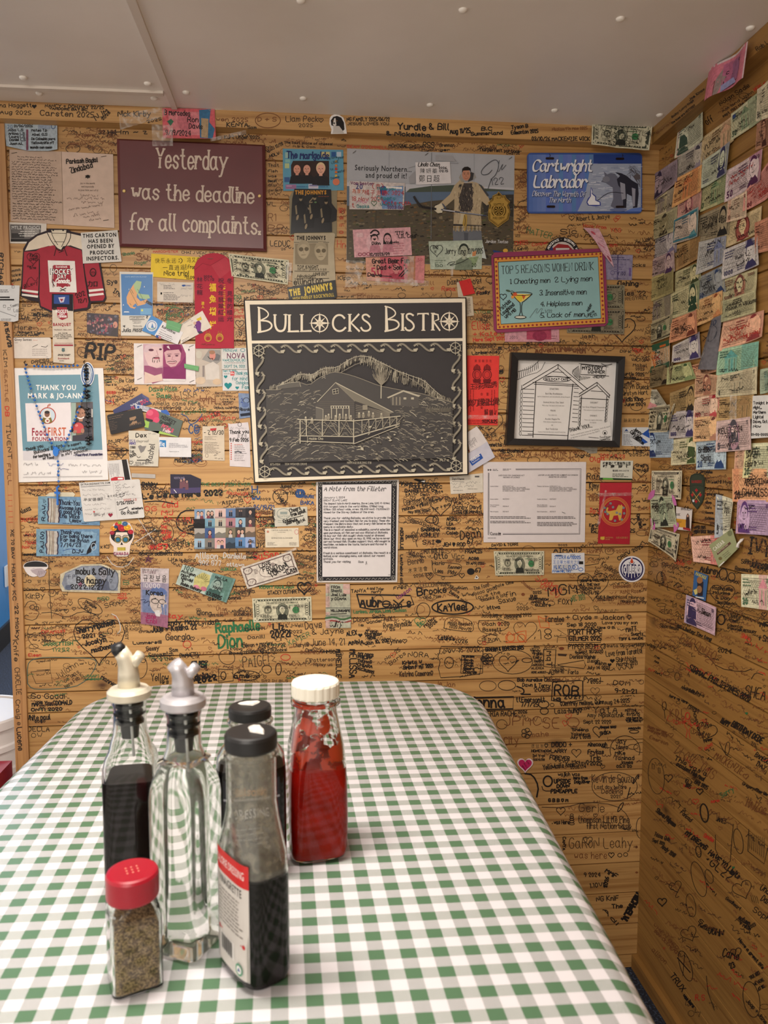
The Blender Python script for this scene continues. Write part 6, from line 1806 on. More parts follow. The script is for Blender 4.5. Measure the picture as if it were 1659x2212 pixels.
o=done(s);tape(o,'G',[(30,1090),(210,1100),(130,1330),(20,1330)],'B',.0045);tape(o,'G',[(540,1050),(640,1055),(630,1310),(555,1305)],'B',.0052);tape(o,'G',[(140,1240),(770,1275),(770,1325),(150,1310)],'B',.0058)
s=local('banknote','G',[(768,922),(1250,910),(1243,1170),(785,1172)],(160,82),(178,190,172),'green Thai-style twenty note with a uniformed portrait at the foot of the poster','banknote',.004,NOTE)
s.e(100,40,40,34,(190,200,180));s.p([(104,78),(112,50),(150,46),(140,70),(120,80)],(140,160,120));s.face(104,30,36,(176,182,160),(44,52,44),(120,132,112));s.t('20',128,76,11,(60,76,56),w=16,bold=1);s.t('๒๐',14,76,13,(60,76,56),w=26);s.heart(22,26,19,'k',1.6);s.k('BQ',12,22,9,'k',1.6);s.k('呆',14,34,9,'k',1.4);s.k('Jerry Ling',48,38,16,'k',1.6,w=60);s.k('12/9/2025',116,38,15,'k',1.6,w=46);s.l([(52,70),(60,62),(84,60),(52,74),(94,64),(118,52)],1.6,'k',1);s.p([(130,34),(142,30),(140,44),(130,46)],(206,140,90));s.small(14,56,40,(120,136,116),3,2,6)
o=done(s);tape(o,'G',[(955,1150),(990,1150),(985,1240),(970,1240)],'B',.0055)
def badge():
 out=[(1375,500),(1392,478),(1412,500),(1425,515),(1450,512),(1462,540),(1495,570),(1482,600),(1496,660),(1480,730),(1430,765),(1388,798),(1345,765),(1305,735),(1298,665),(1312,600),(1300,575),(1335,545),(1340,515)]
 s=Sheet('G','B',.0030,seed=2);g,d=(206,172,92),(62,50,26);s.slab(out,g,t=.004)
 s.l([(x*.93+1395*.07,y*.93+645*.07)for x,y in out]+[(out[0][0]*.93+1395*.07,out[0][1]*.93+645*.07)],5,d);s.l([(x*.86+1395*.14,y*.86+645*.14)for x,y in out],3,d)
 s.ring(1393,650,62,62,7,d);s.e(1393,650,46,46,d);s.ring(1393,650,38,38,4,g)
 for a in range(8):t=a*math.pi/4;s.p([(1393,650),(1393+34*math.cos(t-.25),650+34*math.sin(t-.25)),(1393+34*math.cos(t+.1),650+34*math.sin(t+.1))],g)
 s.p([(1345,590),(1440,590),(1450,612),(1335,612)],g);s.t('SEATTLE',1393,606,20,d,w=92,al='c',bold=1);s.p([(1330,695),(1455,695),(1445,735),(1340,735)],g);s.t('FIRE DEPT',1393,728,22,d,w=108,al='c',bold=1);s.p([(1375,540),(1393,490),(1412,540)],d);s.e(1393,528,16,12,g);s.r(1305,635,1330,672,g);s.r(1458,635,1482,672,g)
 s.make('badge',GOLDP,'gold fire department badge pinned on the right side of the poster','badge')
badge()
s=card('paper_square','G',[(1038,1282),(1140,1255),(1182,1388),(1078,1412)],(196,44,44),'small bright red paper square between the green note and the cocktail sign','note',.006);s.l([(1110,1270),(1125,1295)],3,(150,30,34));done(s)
s=card('ticket_stub','H',[(22,1095),(62,1090),(75,1205),(150,1210),(163,1365),(100,1372),(92,1220),(35,1215)],(196,182,160),'narrow white ticket stub under the red paper square','ticket',.003);s.t('KIM & MEL 2 OUR',118,1225,12,(90,76,66),w=120,rot=84);s.small(105,1230,30,(120,104,90),6,10,13);done(s)
s=card('round_sticker','H',[(882+142*math.cos(a*.1745),868+142*math.sin(a*.1745))for a in range(36)],(30,28,32),'round black sticker with a red and white crest peeping above the cocktail sign','sticker',.0012,GLOSS)
s.e(882,868,104,104,(196,186,180));s.p([(800,820),(850,780),(930,790),(970,830),(900,850),(820,850)],(150,44,48));s.r(830,815,940,840,(206,200,196));s.p([(780,830),(800,800),(815,850)],(50,60,110))
for i,ch in enumerate('AEROSPACE · BOZEMAN, MT'):a=math.radians(-160+i*6.4);s.t(ch,882+114*math.cos(a),868+114*math.sin(a),19,'W',rot=math.degrees(a)+90,bold=1)
done(s)
s=Sheet('H','B',.0085,quad=[(1045,655),(1165,668),(1285,980),(1190,850)],size=(60,100),bend=lambda u,v:.010*math.sin(v*3.0)+.006*u,seed=3);s.sheet((212,166,176));s.e(24,18,8,7,(196,84,100),12);s.small(34,30,22,(176,110,126),3,6,9);s.r(10,56,40,64,(190,120,136));s.e(44,88,10,6,(150,70,84))
s.make('banknote',NOTE,'pink note curling out from behind the top corner of the cocktail sign','banknote')
s=local('banknote','H',[(1165,868),(1456,872),(1448,1076),(1165,1072)],(110,78),(150,142,170),'lilac hundred rupee note sticking out at the right of the cocktail sign','banknote',.0022,NOTE);s.r(62,0,66,78,(96,88,130));s.t('₹100',64,64,12,(50,44,84),w=26,bold=1);s.small(40,8,60,(70,64,110),3,2,6);s.r(100,40,106,66,(110,90,150));s.ring(48,56,6,6,1.4,(90,80,130));s.small(52,30,40,(120,110,150),4,4,7);s.t('5EF 866127',50,76,4,(60,50,90),w=40);done(s)
s=dollar('H',[(930,1108),(1390,1116),(1386,1314),(930,1306)],'upper of two dark dollar bills half hidden behind the cocktail sign',.0016,tint=(140,132,108),dark=(58,54,44),ink=[('2',120,46,22,0)]);done(s)
s=dollar('H',[(918,1320),(1392,1316),(1385,1518),(920,1506)],'lower of two dark dollar bills half hidden behind the cocktail sign',.0024,tint=(136,126,104),dark=(56,52,44));done(s)
s=local('banknote','H',[(415,1440),(855,1440),(858,1578),(415,1578)],(150,46),(206,150,160),'pink note whose lower edge shows under the cocktail sign','banknote',.0016,NOTE);s.r(60,0,128,40,(176,70,96));s.t('2005',12,38,8,(110,90,100),w=24);s.e(96,30,20,14,(150,50,80));s.small(128,30,16,(140,90,100),3,2,6);done(s)
# -- left middle cards
s=card('memo_note','E',[(328,1098),(772,1132),(762,1346),(322,1310)],(222,190,62),'bright yellow memo with Chinese writing and a nice trip wish','note',.0016)
s.k('快乐永远 :)',362,1182,46,'k',6,w=250,rot=1);s.k('冯又奇',655,1176,46,'k',6,w=120);s.k('一直逍遥!',432,1246,48,'k',6,w=215);s.k('From',665,1238,34,'k',5,w=70);s.k('Nice trip!',445,1300,44,'k',6,w=225);s.k('12.09.',648,1332,26,'k',5,w=80);done(s)
def red_envelope():
 out=[(735,1970),(723,1240)]+[(902-178*math.cos(a*math.pi/12),1240-145*math.sin(a*math.pi/12))for a in range(1,12)]+[(1082,1240),(1088,1968)]
 s=card('red_envelope','E',out,(170,44,62),'tall round-topped red envelope with gold characters beside the yellow memo','envelope',.0042);g=(222,178,56)
 s.l([(730,1250),(800,1190),(870,1210),(1010,1130)],4,(130,30,46));s.p([(880,1210),(1010,1130),(1075,1240),(960,1330)],(176,58,72))
 for t_,y in(('福',1440),('兔',1548),('增',1660),('祥',1785)):s.t(t_,862,y,54,g,w=70,bold=2)
 for i,t_ in enumerate('二零二三年新年大吉'):s.t(t_,988,1405+i*33,20,g,w=26,bold=1)
 s.t('達',788,1570,24,g,w=32,bold=1);s.t('人',790,1602,22,g,w=30,bold=1)
 for x in(850,958):s.e(x,1872,34,38,(176,120,60));s.l([(x-20,1845),(x-10,1810),(x,1842)],5,(176,120,60));s.l([(x+4,1842),(x+14,1810),(x+20,1845)],5,(176,120,60));s.e(x,1880,20,18,(160,50,56));s.ring(x,1872,32,36,3,g)
 for col,x,y0 in(('林花龍',745,1360),('祝今年翡翠紅运',940,1370),('冬 見有的極光',1020,1370)):
  for i,t_ in enumerate(col):s.k(t_,x,y0+i*58,46,(86,44,60),4,w=50)if t_!=' ' else None
 s.k('2024.',812,1322,20,(86,44,60),4,w=80);s.k('01.12',815,1350,20,(86,44,60),4,w=90);s.l([(845,1148),(895,1148)],4,(120,90,80));s.scrawl(790,1940,120,14,(120,60,50),3);done(s)
red_envelope()
s=dollar('E',[(1038,1100),(1592,1160),(1582,1386),(1068,1312)],'one dollar bill taped under the right corner of the maroon sign',.003,bend=wave(.0012,1.2,1),ink=[('Amy is broke',12,26,7,5),('Ankusha',14,44,7,5),('Mayuri',100,24,7,4),('Madelyn',98,48,7,0)]);o=done(s);tape(o,'E',[(1560,1180),(1620,1190),(1610,1370),(1570,1360)],'B',.0075)
s=card('business_card','E',[(382,1356),(716,1364),(712,1548),(382,1540)],(206,196,184),'white business card with tiny text under the yellow memo','business card',.0012,seed=31);s.small(440,1392,120,(70,66,70),7,3,13);s.small(440,1455,150,(70,66,70),7,1);s.small(440,1472,150,(80,76,80),7,5,12);s.e(624,1392,16,9,(60,90,150));s.t('Charentan',628,1398,16,(60,90,150),w=64,bold=1);s.p([(412,1455),(428,1455),(426,1472),(420,1476),(413,1472)],'k');s.scrawl(400,1385,150,16,(176,170,164),3);s.scrawl(590,1490,100,18,(170,164,158),3);s.scrawl(600,1425,100,16,(170,164,158),3);done(s)
s=card('library_card','K',[(270,125),(605,132),(600,560),(585,765),(285,762)],(200,194,184),'library membership card with a blue and orange island map','card',.0018,GLOSS)
s.p([(285,150),(598,152),(600,562),(296,560)],(56,112,168));s.p([(360,330),(410,250),(470,235),(480,260),(450,320),(440,380),(480,420),(540,400),(560,420),(520,450),(440,470),(420,495),(380,485),(345,440),(340,380)],(206,150,96));s.p([(410,250),(440,215),(490,225),(480,280),(455,340),(500,350),(560,355),(575,390),(530,400),(470,390),(445,340),(420,300)],(150,176,130));s.p([(400,470),(430,440),(450,470),(415,480)],(56,112,168));s.t('CAPE BRETON ISLAND',325,182,11,(170,196,216),w=215);s.r(478,490,590,552,(96,150,190));s.r(485,500,505,520,(196,200,90));s.p([(310,530),(370,530),(360,522),(320,522)],'W')
for x,y in((365,300),(310,455),(518,275)):s.p([(x-5,y+6),(x,y-8),(x+6,y+6)],'W')
for i in range(16):s.l([(365+i*12%150,300+i*23%160),(380+i*12%150,320+i*23%160)],3,(60,90,60))
clip_rect(s,372,572,520,602,'k',4);s.t('CAPE BRETON',382,594,16,(70,66,66),w=128);s.t('REGIONAL',398,622,13,(120,116,116),w=92);s.t('LIBRARY',405,642,14,(120,116,116),w=80);s.t('Membership',405,672,13,'k',w=90);s.t('Information',405,695,13,'k',w=85);s.k('Julia MacP',295,724,34,'k',6,w=210,slant=.15);s.p([(302,665),(328,658),(322,682)],'k');s.k('*',535,592,30,'k',5)
s.k('Mau',535,435,30,'k',8,w=60,rot=25);done(s)
s=card('business_card','K',[(590,560),(905,732),(850,852),(496,714)],(220,216,218),'white and blue business card with a round sailboat logo, tilted under green tape','business card',.0055,seed=32)
s.p([(590,560),(705,622),(620,762),(496,714)],(86,140,196));s.e(594,666,55,55,(214,216,222));s.ring(594,666,42,42,5,(60,100,160));s.p([(585,685),(600,640),(615,690)],(90,130,180));s.l([(565,690),(595,700),(625,688)],6,(90,150,120));s.t('Rob Cochran',690,682,26,'k',w=150,rot=27,bold=2);s.small(685,700,90,(120,116,120),6,1,rot=27)
for i in range(4):s.small(672-i*8,722+i*17,150,(90,86,90),7,1,rot=24,frac=(.8,1))
s.p([(640,755),(662,765),(654,788),(632,778)],(60,84,150));s.p([(668,768),(690,777),(682,800),(660,790)],(190,120,130));o=done(s)
t_=Sheet('K','B',.0085);t_.slab([(745,612),(800,620),(892,652),(868,732),(735,690)],(74,142,82),t=.0004);t_.l([(745,650),(880,700)],4,(96,160,100));t_.make('tape',GLOSS,parent=o);o.children[-1]['label']='green masking tape' if o.children else ''
s=card('cartoon_card','K',[(866,660),(1095,515),(1186,680),(880,846)],(218,208,196),'white card with a drawing of a purple-clothed reader and yellow book','card',.0048)
s.t('Jane Adventures',880,668,20,(70,66,66),w=125,rot=-32);s.p([(1015,640),(1060,610),(1085,640),(1078,720),(1050,735)],(116,62,130));s.e(1020,640,14,16,(206,170,150));s.p([(1035,600),(1080,575),(1090,605),(1050,618)],(214,186,60));s.l([(1030,660),(1012,680),(1040,690)],8,(90,50,110));s.p([(1050,725),(1085,715),(1105,735),(1060,745)],(70,60,80));s.l([(985,620),(1000,612)],4,(150,140,150));s.l([(950,668),(995,655)],3,(120,110,110));s.small(890,815,90,(110,106,110),6,2,14,rot=-30);done(s)
def couple():
 s=card('photo_print','K',[(412,838),(1022,846),(1028,1246),(418,1246)],(222,214,212),'magenta tinted selfie print of two people with drawn moustaches','photo',.0022,seed=6);R=s.rng
 s.p([(505,845),(890,848),(930,940),(930,1205),(700,1215),(515,1240)],(196,160,170));s.p([(700,848),(890,850),(930,940),(930,1200),(705,1210)],(150,70,110))
 s.p([(512,930),(540,870),(600,845),(680,850),(705,900),(700,1060),(640,1085),(560,1060),(530,1000)],(216,186,186));s.p([(508,920),(530,860),(590,845),(680,850),(690,880),(600,870),(540,930)],(206,180,186));s.e(585,905,26,12,(90,50,66));s.e(678,898,14,10,(90,50,66));s.l([(640,910),(655,960),(630,965)],6,(176,130,136));s.e(640,985,34,10,(170,90,106));s.l([(600,1025),(600,985),(660,975),(668,1020)],6,'k');s.l([(615,1030),(620,1010)],5,'k');s.l([(645,1030),(648,1008)],5,'k');s.l([(612,978),(625,982)],6,'k')
 s.p([(515,1060),(560,1060),(640,1085),(700,1080),(710,1205),(600,1240),(515,1150)],(150,84,116));s.p([(520,1120),(620,1160),(690,1140),(700,1210),(520,1240)],(216,190,176))
 s.p([(715,930),(725,880),(790,850),(850,870),(885,920),(875,1010),(830,1065),(780,1075),(735,1040)],(206,164,168));s.p([(705,935),(712,850),(870,848),(890,900),(885,940),(860,900),(740,910)],(120,40,84));s.e(765,965,16,7,(80,40,60));s.e(840,962,16,7,(80,40,60));s.l([(745,948),(785,945)],5,(100,50,70));s.l([(820,945),(862,945)],5,(100,50,70));s.l([(800,970),(790,1002),(815,1005)],5,(160,110,120));s.l([(745,1025),(770,1015),(800,1022),(835,1012),(838,1025)],5,'k',1);s.l([(760,1035),(800,1042),(830,1032)],6,(150,70,90));s.p([(705,1075),(760,1070),(800,1090),(870,1050),(930,960),(930,1200),(705,1208)],(132,52,100));s.p([(740,870),(760,862),(775,900),(745,880)],(220,200,206));s.p([(700,1190),(930,1195),(925,1215),(860,1210),(705,1215)],(220,212,210))
 for x,y in((470,865),(470,1190),(985,865),(990,1215)):s.l([(x-22,y+10),(x+22,y-10)],4,(90,84,84))
 s.k('♥',955,912,16,'k',4);o=done(s)
 t=Sheet('K','B',.0062);t.slab([(915,1042),(1062,1068),(1056,1116),(918,1086)],(84,150,86),t=.0004);t.l([(920,1060),(1050,1090)],4,(104,168,104));t.make('tape',GLOSS,parent=o)['label']='strip of green masking tape'
couple()
s=card('photo_print','K',[(1026,888),(1282,894),(1292,1266),(1032,1272)],(190,178,166),'faded photo of a reclining person wrapped in white','photo',.0018)
s.p([(1090,1000),(1160,900),(1275,905),(1280,1010),(1230,1050)],(150,146,142));s.p([(1185,960),(1240,940),(1275,960),(1260,1010),(1200,1010)],(110,108,110));s.e(1195,960,30,44,(206,140,128));s.e(1190,928,30,20,(160,120,96));s.p([(1120,1060),(1200,1020),(1260,1060),(1265,1200),(1130,1200)],(206,198,190));s.r(1095,1060,1115,1170,(140,130,126));s.e(1075,1210,50,36,(206,184,160));s.e(1240,1220,44,30,(206,180,152));s.l([(1150,970),(1170,995),(1200,985),(1195,1000)],6,'k',1);s.e(1060,950,30,40,(196,190,176));done(s)
s=card('business_card','K',[(1280,886),(1560,882),(1566,1096),(1286,1096)],(206,204,200),'white card with a large NOVA heading beside the big bistro sign','business card',.0012,seed=33);s.k('Michayel',1305,920,28,'t',4,w=135);s.t('NOVA',1335,988,54,(110,64,90),w=190,bold=1);s.k('VANCOUVER, BC',1295,1018,24,'t',4,w=225);s.small(1315,1030,200,(120,120,124),7,1);s.k('SEPT 24, 2021',1310,1080,26,'t',4,w=205);s.ring(1495,905,22,16,4,'t');done(s)
s=card('business_card','K',[(1292,1101),(1560,1100),(1566,1310),(1296,1310)],(206,206,206),'card with teal handwriting and a small red logo under the NOVA card','business card',.0016,seed=34);s.k('Sept 13, 2020',1300,1120,18,'t',3.5,w=130);s.t('canada',1306,1146,18,(120,110,112),w=60);s.r(1372,1118,1412,1158,(196,60,64));s.t('life',1376,1146,22,'W',w=32,bold=1);s.k('Thank you',1425,1150,34,'t',4,w=120);s.k('for mind',1390,1205,34,'t',4,w=150);s.k('Oshipka',1430,1245,30,'t',4,w=120);s.k('Fam',1490,1290,34,'t',5,w=70);s.heart(1325,1170,18,'t');s.heart(1350,1258,38,'t');s.heart(1440,1280,18,'t');done(s)
s=card('banknote','K',[(1452,1332),(1562,1338),(1575,1572),(1462,1588)],(126,144,176),'blue note sticking out at the left edge of the big bistro sign','banknote',.0014,NOTE);s.t('2',1475,1430,46,(60,80,150),w=30,bold=1);s.ring(1530,1405,30,26,5,'k');s.e(1520,1450,36,26,(96,116,160));s.k('Ricardo',1466,1508,28,'k',6,w=100);s.p([(1468,1540),(1565,1525),(1570,1555),(1475,1565)],(30,34,50));done(s)
# -- left lower cards
s=card('event_ticket','J',[(548,172),(766,176),(782,888),(764,900),(562,882)],(208,196,180),'tall banquet ticket hanging from the hem of the hockey jersey','ticket',.0062)
s.p([(548,172),(766,176),(768,352),(548,335)],(30,28,38));s.p([(568,182),(728,186),(730,280),(568,275)],(50,76,140));s.p([(615,210),(685,205),(670,260),(635,265)],(196,190,206));s.p([(630,225),(668,225),(650,255)],(150,50,60));s.small(560,320,190,(90,60,40),10,2,14)
s.p([(600,310),(705,312),(712,420),(655,445),(605,415)],(156,46,60));s.t('HOCKEY',588,368,30,'W',w=132,bold=3);s.t('DAY',628,396,26,'W',w=58,bold=3);s.k('Canada',610,416,22,'W',5,w=90,slant=.2);s.t('BANQUET',560,505,30,(156,46,60),w=190,bold=2);s.t('THURSDAY, FEB 6, 2020',568,552,14,(90,50,54),w=185)
for i,(t_,w)in enumerate((('6:00 - 9:00 PM',95),('DOORS OPEN AT 5:30 PM',165),('ST. PATS / WILDERS SCHOOL',195),('5010 48TH STREET',120))):s.t(t_,662,586+i*18,12,'k',w=w,al='c',bold=1)
s.t('WEAR YOUR FAVOURITE JERSEY!',672,690,10,(156,46,60),w=190,al='c');s.r(572,698,768,712,(156,46,60));s.p([(652,735),(680,735),(684,765),(667,775),(650,765)],(90,110,110));s.t('SPORTSNET',610,815,18,'k',w=130,bold=2,skew=.2);s.t('Scotiabank',612,850,18,(150,50,60),w=120,bold=1);s.small(625,865,75,(90,84,80),6,1);done(s)
def rounded(x0,y0,x1,y1,r,skew=0):
 q=[]
 for cx,cy,a in((x0+r,y0+r,180),(x1-r,y0+r,270),(x1-r,y1-r,0),(x0+r,y1-r,90)):
  for i in range(5):t=math.radians(a+i*22.5);q.append((cx+r*math.cos(t)+skew*(cy-y0),cy+r*math.sin(t)))
 return q
s=card('business_card','J',rounded(135,622,530,838,18,.03),(216,206,196),'rounded white business card with a bold name left of the banquet ticket','business card',.0012,seed=35);s.t('Ginny Santos',152,655,24,(40,36,40),w=180,bold=1.5);s.t('she/her',345,655,12,(200,130,110),w=52,skew=.2);s.t('CEO',155,682,14,(120,110,110),w=36);s.small(335,742,180,(150,140,136),8,4,20,frac=(.7,1));s.l([(340,720),(395,695)],4,'k');s.l([(432,714),(480,722),(498,706)],5,'k');s.small(480,822,40,(120,110,106),5,1);done(s)
s=card('photo_card','J',[(905,365),(1235,388),(1226,612),(1080,600),(905,570)],(52,38,48),'dark photo postcard of a cheering crowd below the jersey sleeve','card',.0012,GLOSS);R=s.rng
for i in range(80):x=R.uniform(915,1215);y=R.uniform(390,575+(x-905)*.06);s.e(x,y,R.uniform(6,16),R.uniform(8,18),R.choice([(120,74,74),(170,120,116),(80,50,66),(40,30,40),(150,60,80),(96,96,110)]),10,up=False)
s.up();s.e(1200,490,24,34,(190,130,110));s.p([(1160,560),(1200,520),(1228,540),(1225,610),(1150,600)],(40,26,30));done(s)
s=card('postcard','N',rounded(855,190,1500,585,20,0)[:0]or[(840,208),(1465,170),(1480,180),(1530,560),(1520,575),(905,618),(890,610)],(208,204,200),'white postcard filled with faint pen messages beside the lower blue note','postcard',.0066)
s.t('EXTRAORDINARYYK.COM',860,238,20,'k',w=310,rot=-4,bold=1.5);s.l([(862,252),(1172,232)],4,'k');s.l([(1195,200),(1245,585)],3,(176,172,170));s.l([(1215,385),(1500,365)],3,(176,172,170))
for i in range(6):s.scrawl(875+i*6,295+i*50,240+(i%3)*30,20,(160,156,154),3.4,-2)
for i in range(7):s.scrawl(1215+i*4,215+i*26,60+(i%3)*70,20,(140,136,136),3.4,-3)
s.k('平安健康!!',888,400,34,'k',5,w=200,rot=-2);s.k('ニ 毎天天:)',1100,365,24,'k',5,w=140,rot=-6);s.l([(1260,330),(1280,325)],7,'k');s.l([(1300,325),(1322,320)],7,'k');s.l([(1268,345),(1290,358),(1318,335)],5,'k',1);s.k('2025 1.2',1310,400,20,(190,90,80),4,w=135,rot=-3);s.k('2/26/2025',1240,440,32,'k',6,w=180,rot=-5);s.l([(1265,495),(1340,470),(1290,490),(1350,460),(1360,495)],6,'k');s.k('and sweethearts',1395,490,22,'k',4,w=118,rot=-4);s.k('Go Rams!',1285,540,34,'k',6,w=175,rot=-3);s.heart(1172,545,24,(140,40,60));s.e(1000,512,10,9,(190,70,70));s.k('Shu yi',1000,555,24,(110,104,104),4,w=110,rot=-4);done(s)
s=card('swipe_card','J',[(1120,1902),(1330,1885),(1376,2120),(1145,2140)],(208,204,202),'white swipe card with a black magnetic stripe right of the thank-you poster','card',.0030,GLOSS);s.p([(1268,1890),(1318,1886),(1362,2122),(1305,2126)],(26,18,20))
for i in range(9):s.small(1140+i*12,1930,150,(100,96,100),5,1,rot=86)
s.p([(1155,2085),(1200,2068),(1290,2070),(1292,2110),(1160,2120)],(180,40,50));s.r(1228,2078,1280,2095,'W');done(s)
s=card('sketch_card','K',[(362,1706),(672,1710),(656,2062),(372,2055)],(204,198,184),'cream card with hand-drawn heart and the name Dex in capitals','card',.0048)
s.k('Dex',435,1772,40,'k',8,w=105);s.scrawl(560,1740,80,16,(140,136,130),4);s.t('thaproof',440,1822,26,(120,116,110),w=125,bold=1);s.p([(455,1862),(480,1850),(500,1862),(540,1858),(515,1910),(485,1930)],(130,126,124));s.k('25.2.',372,1818,20,(90,80,140),4,w=60);s.k('PRIVET',372,1845,20,(90,80,140),5,w=62);s.k('CYBER',380,1882,20,'k',4,w=50);s.k('Luc',380,1922,24,'k',5,w=36);s.k('Ruth',385,1975,34,'k',6,w=60,rot=-25);s.l([(445,1960),(460,1980),(480,1965)],5,'k',1);s.r(445,1996,570,2004,'k');s.k('Rachel',590,2025,56,(80,76,74),7,w=185,rot=-80);s.heart(388,2022,20,'k',4);s.k('10:00 4.30',430,2035,18,(100,96,96),3,w=120);s.k('Madd 2023',420,2058,20,(120,116,114),3,w=190,rot=-8);done(s)
s=card('card_edge','N',[(1388,108),(1640,120),(1640,162),(1392,152)],(176,170,164),'grey-white card edge showing below the sketched heart card','card',.0022);done(s)
s=card('business_card','K',[(664,1770),(984,1776),(986,1970),(670,1966)],(216,214,216),'white business card with a small blue square logo and French text','business card',.0058,seed=36);s.p([(672,1800),(735,1802),(736,1870),(674,1868)],(40,120,180));s.t('fiq',674,1858,44,'W',w=50,bold=2)
for i,t_ in enumerate(('FÉDÉRATION','INTERPROFESSIONNELLE','DE LA SANTÉ DU QUÉBEC')):s.t(t_,765,1842+i*16,11,(90,88,100),w=(90,178,190)[i])
s.t('fiqsante.qc.ca',766,1918,10,(80,80,90),w=98);done(s)
s=card('business_card','K',[(205,1502),(492,1335),(596,1440),(215,1538)],(52,56,100),'navy blue card fanned out behind the black card','business card',.0022,GLOSS,seed=37);s.t('The Beer of Yukon',385,1468,18,'W',w=130,rot=-28,bold=1);s.t('DUC',490,1452,40,(196,60,90),w=80,rot=-28,bold=2);s.t('YK',395,1502,30,(196,60,90),w=40,rot=-28,bold=2);s.p([(490,1340),(560,1380),(570,1420),(500,1370)],(70,74,120));done(s)
s=card('business_card','K',[(428,1440),(690,1502),(760,1520),(772,1560),(700,1560),(432,1495)],(206,204,206),'white card with blue round logo fanned in the middle of the card cluster','business card',.0034,GLOSS,seed=38);s.e(458,1472,26,26,(50,90,160));s.ring(458,1472,18,18,5,'W');s.t('BIG RIVER',492,1478,18,(60,70,120),w=85,rot=10,bold=1);s.t('FOODS',495,1500,18,(60,70,120),w=70,rot=10,bold=1);s.p([(680,1505),(740,1498),(775,1545),(745,1562),(690,1540)],(40,90,170));done(s)
s=card('business_card','K',[(572,1478),(902,1612),(856,1772),(660,1735),(520,1690),(545,1560)],(84,96,88),'grey-green card with a pink flower and handwritten farm name','business card',.0048,GLOSS,seed=39);s.e(600,1555,66,64,(196,50,90));s.e(575,1530,32,28,(214,86,116));s.e(640,1600,30,28,(206,66,104));s.p([(520,1600),(570,1620),(560,1680),(520,1670)],(150,186,80));s.k('MISWEET',685,1580,36,'k',8,w=150,rot=28);s.k('Grams',670,1635,34,'k',8,w=110,rot=12);s.k('PETALS',690,1672,34,(206,70,100),8,w=120,rot=26);s.k('FARM',705,1712,28,(220,190,196),7,w=70,rot=18);s.k('vanom',530,1600,26,'k',7,w=70,rot=15);s.p([(670,1710),(820,1755),(856,1772),(660,1735)],(160,190,90));done(s)
s=card('business_card','K',[(150,1560),(165,1548),(480,1485),(496,1492),(530,1650),(520,1664),(200,1746),(186,1738)],(30,26,28),'black business card with a bronze zigzag emblem on top of the card cluster','business card',.0062,GLOSS,seed=40);c=(150,118,88);s.p([(372,1580),(435,1562),(440,1580),(405,1618),(445,1608),(450,1630),(380,1650),(415,1600),(378,1608)],c);s.t('ZARTEC',372,1662,18,c,w=125,rot=-12);s.small(165,1575,190,(110,88,72),8,2,18,rot=-12);s.small(170,1620,80,(96,78,66),6,6,16,rot=-12);done(s)
s=card('business_card','K',[(1095,1664),(1310,1658),(1316,2006),(1096,2000)],(206,192,172),'upright cream business card with a small red badge and date','business card',.0012,seed=41);s.p([(1172,1685),(1235,1680),(1230,1705),(1172,1708)],(186,60,66));s.k('- Z 12/30',1112,1745,40,'k',6,w=190);s.small(1115,1765,130,(120,110,100),6,3,13);s.t('Nihon Corporation',1115,1832,14,(70,64,60),w=128);s.small(1115,1842,150,(110,100,92),6,8,12);s.ring(1138,1955,15,18,3,(110,100,92));s.scrawl(1215,1965,80,22,(90,84,80),3,-40);s.scrawl(1215,1988,80,14,(90,84,80),3);done(s)
s=card('receipt_slip','K',[(1350,1632),(1372,1640),(1548,1622),(1560,1700),(1574,2070),(1366,2060),(1358,1720)],(214,206,208),'white torn slip with a thank-you and a February date','note',.0012,seed=42);s.ring(1465,1645,18,20,4,'k');s.k('Thank you',1368,1738,34,'k',7,w=185,rot=-2);s.k('호열희',1440,1775,36,'k',6,w=95);s.k('9 Feb 2026',1366,1815,34,'k',7,w=185);s.small(1410,1842,110,(200,110,90),8,1);s.small(1412,1858,130,(110,104,104),7,9,18)
for i in range(8):s.r(1374,1830+i*22,1386,1842+i*22,(190,90,80))
s.l([(1420,1920),(1450,1912),(1480,1925)],12,(90,90,96));s.scrawl(1370,1690,160,20,(180,176,178),3);done(s)
s=card('photo_card','O',[(348,-62),(520,-60),(610,-20),(606,95),(350,106)],(40,36,56),'dark photo card of figures under a night sky','card',.0012,GLOSS);s.p([(350,60),(606,50),(606,95),(350,105)],(70,60,100));
for x,y in((440,10),(465,0),(490,20)):s.e(x,y-18,9,11,(170,130,116));s.p([(x-14,y+50),(x-12,y-6),(x+12,y-6),(x+14,y+50)],(110,70,80))
s.t('NORTHLAND',380,-20,20,(150,140,170),w=90);s.l([(380,70),(400,95)],5,'W');done(s)
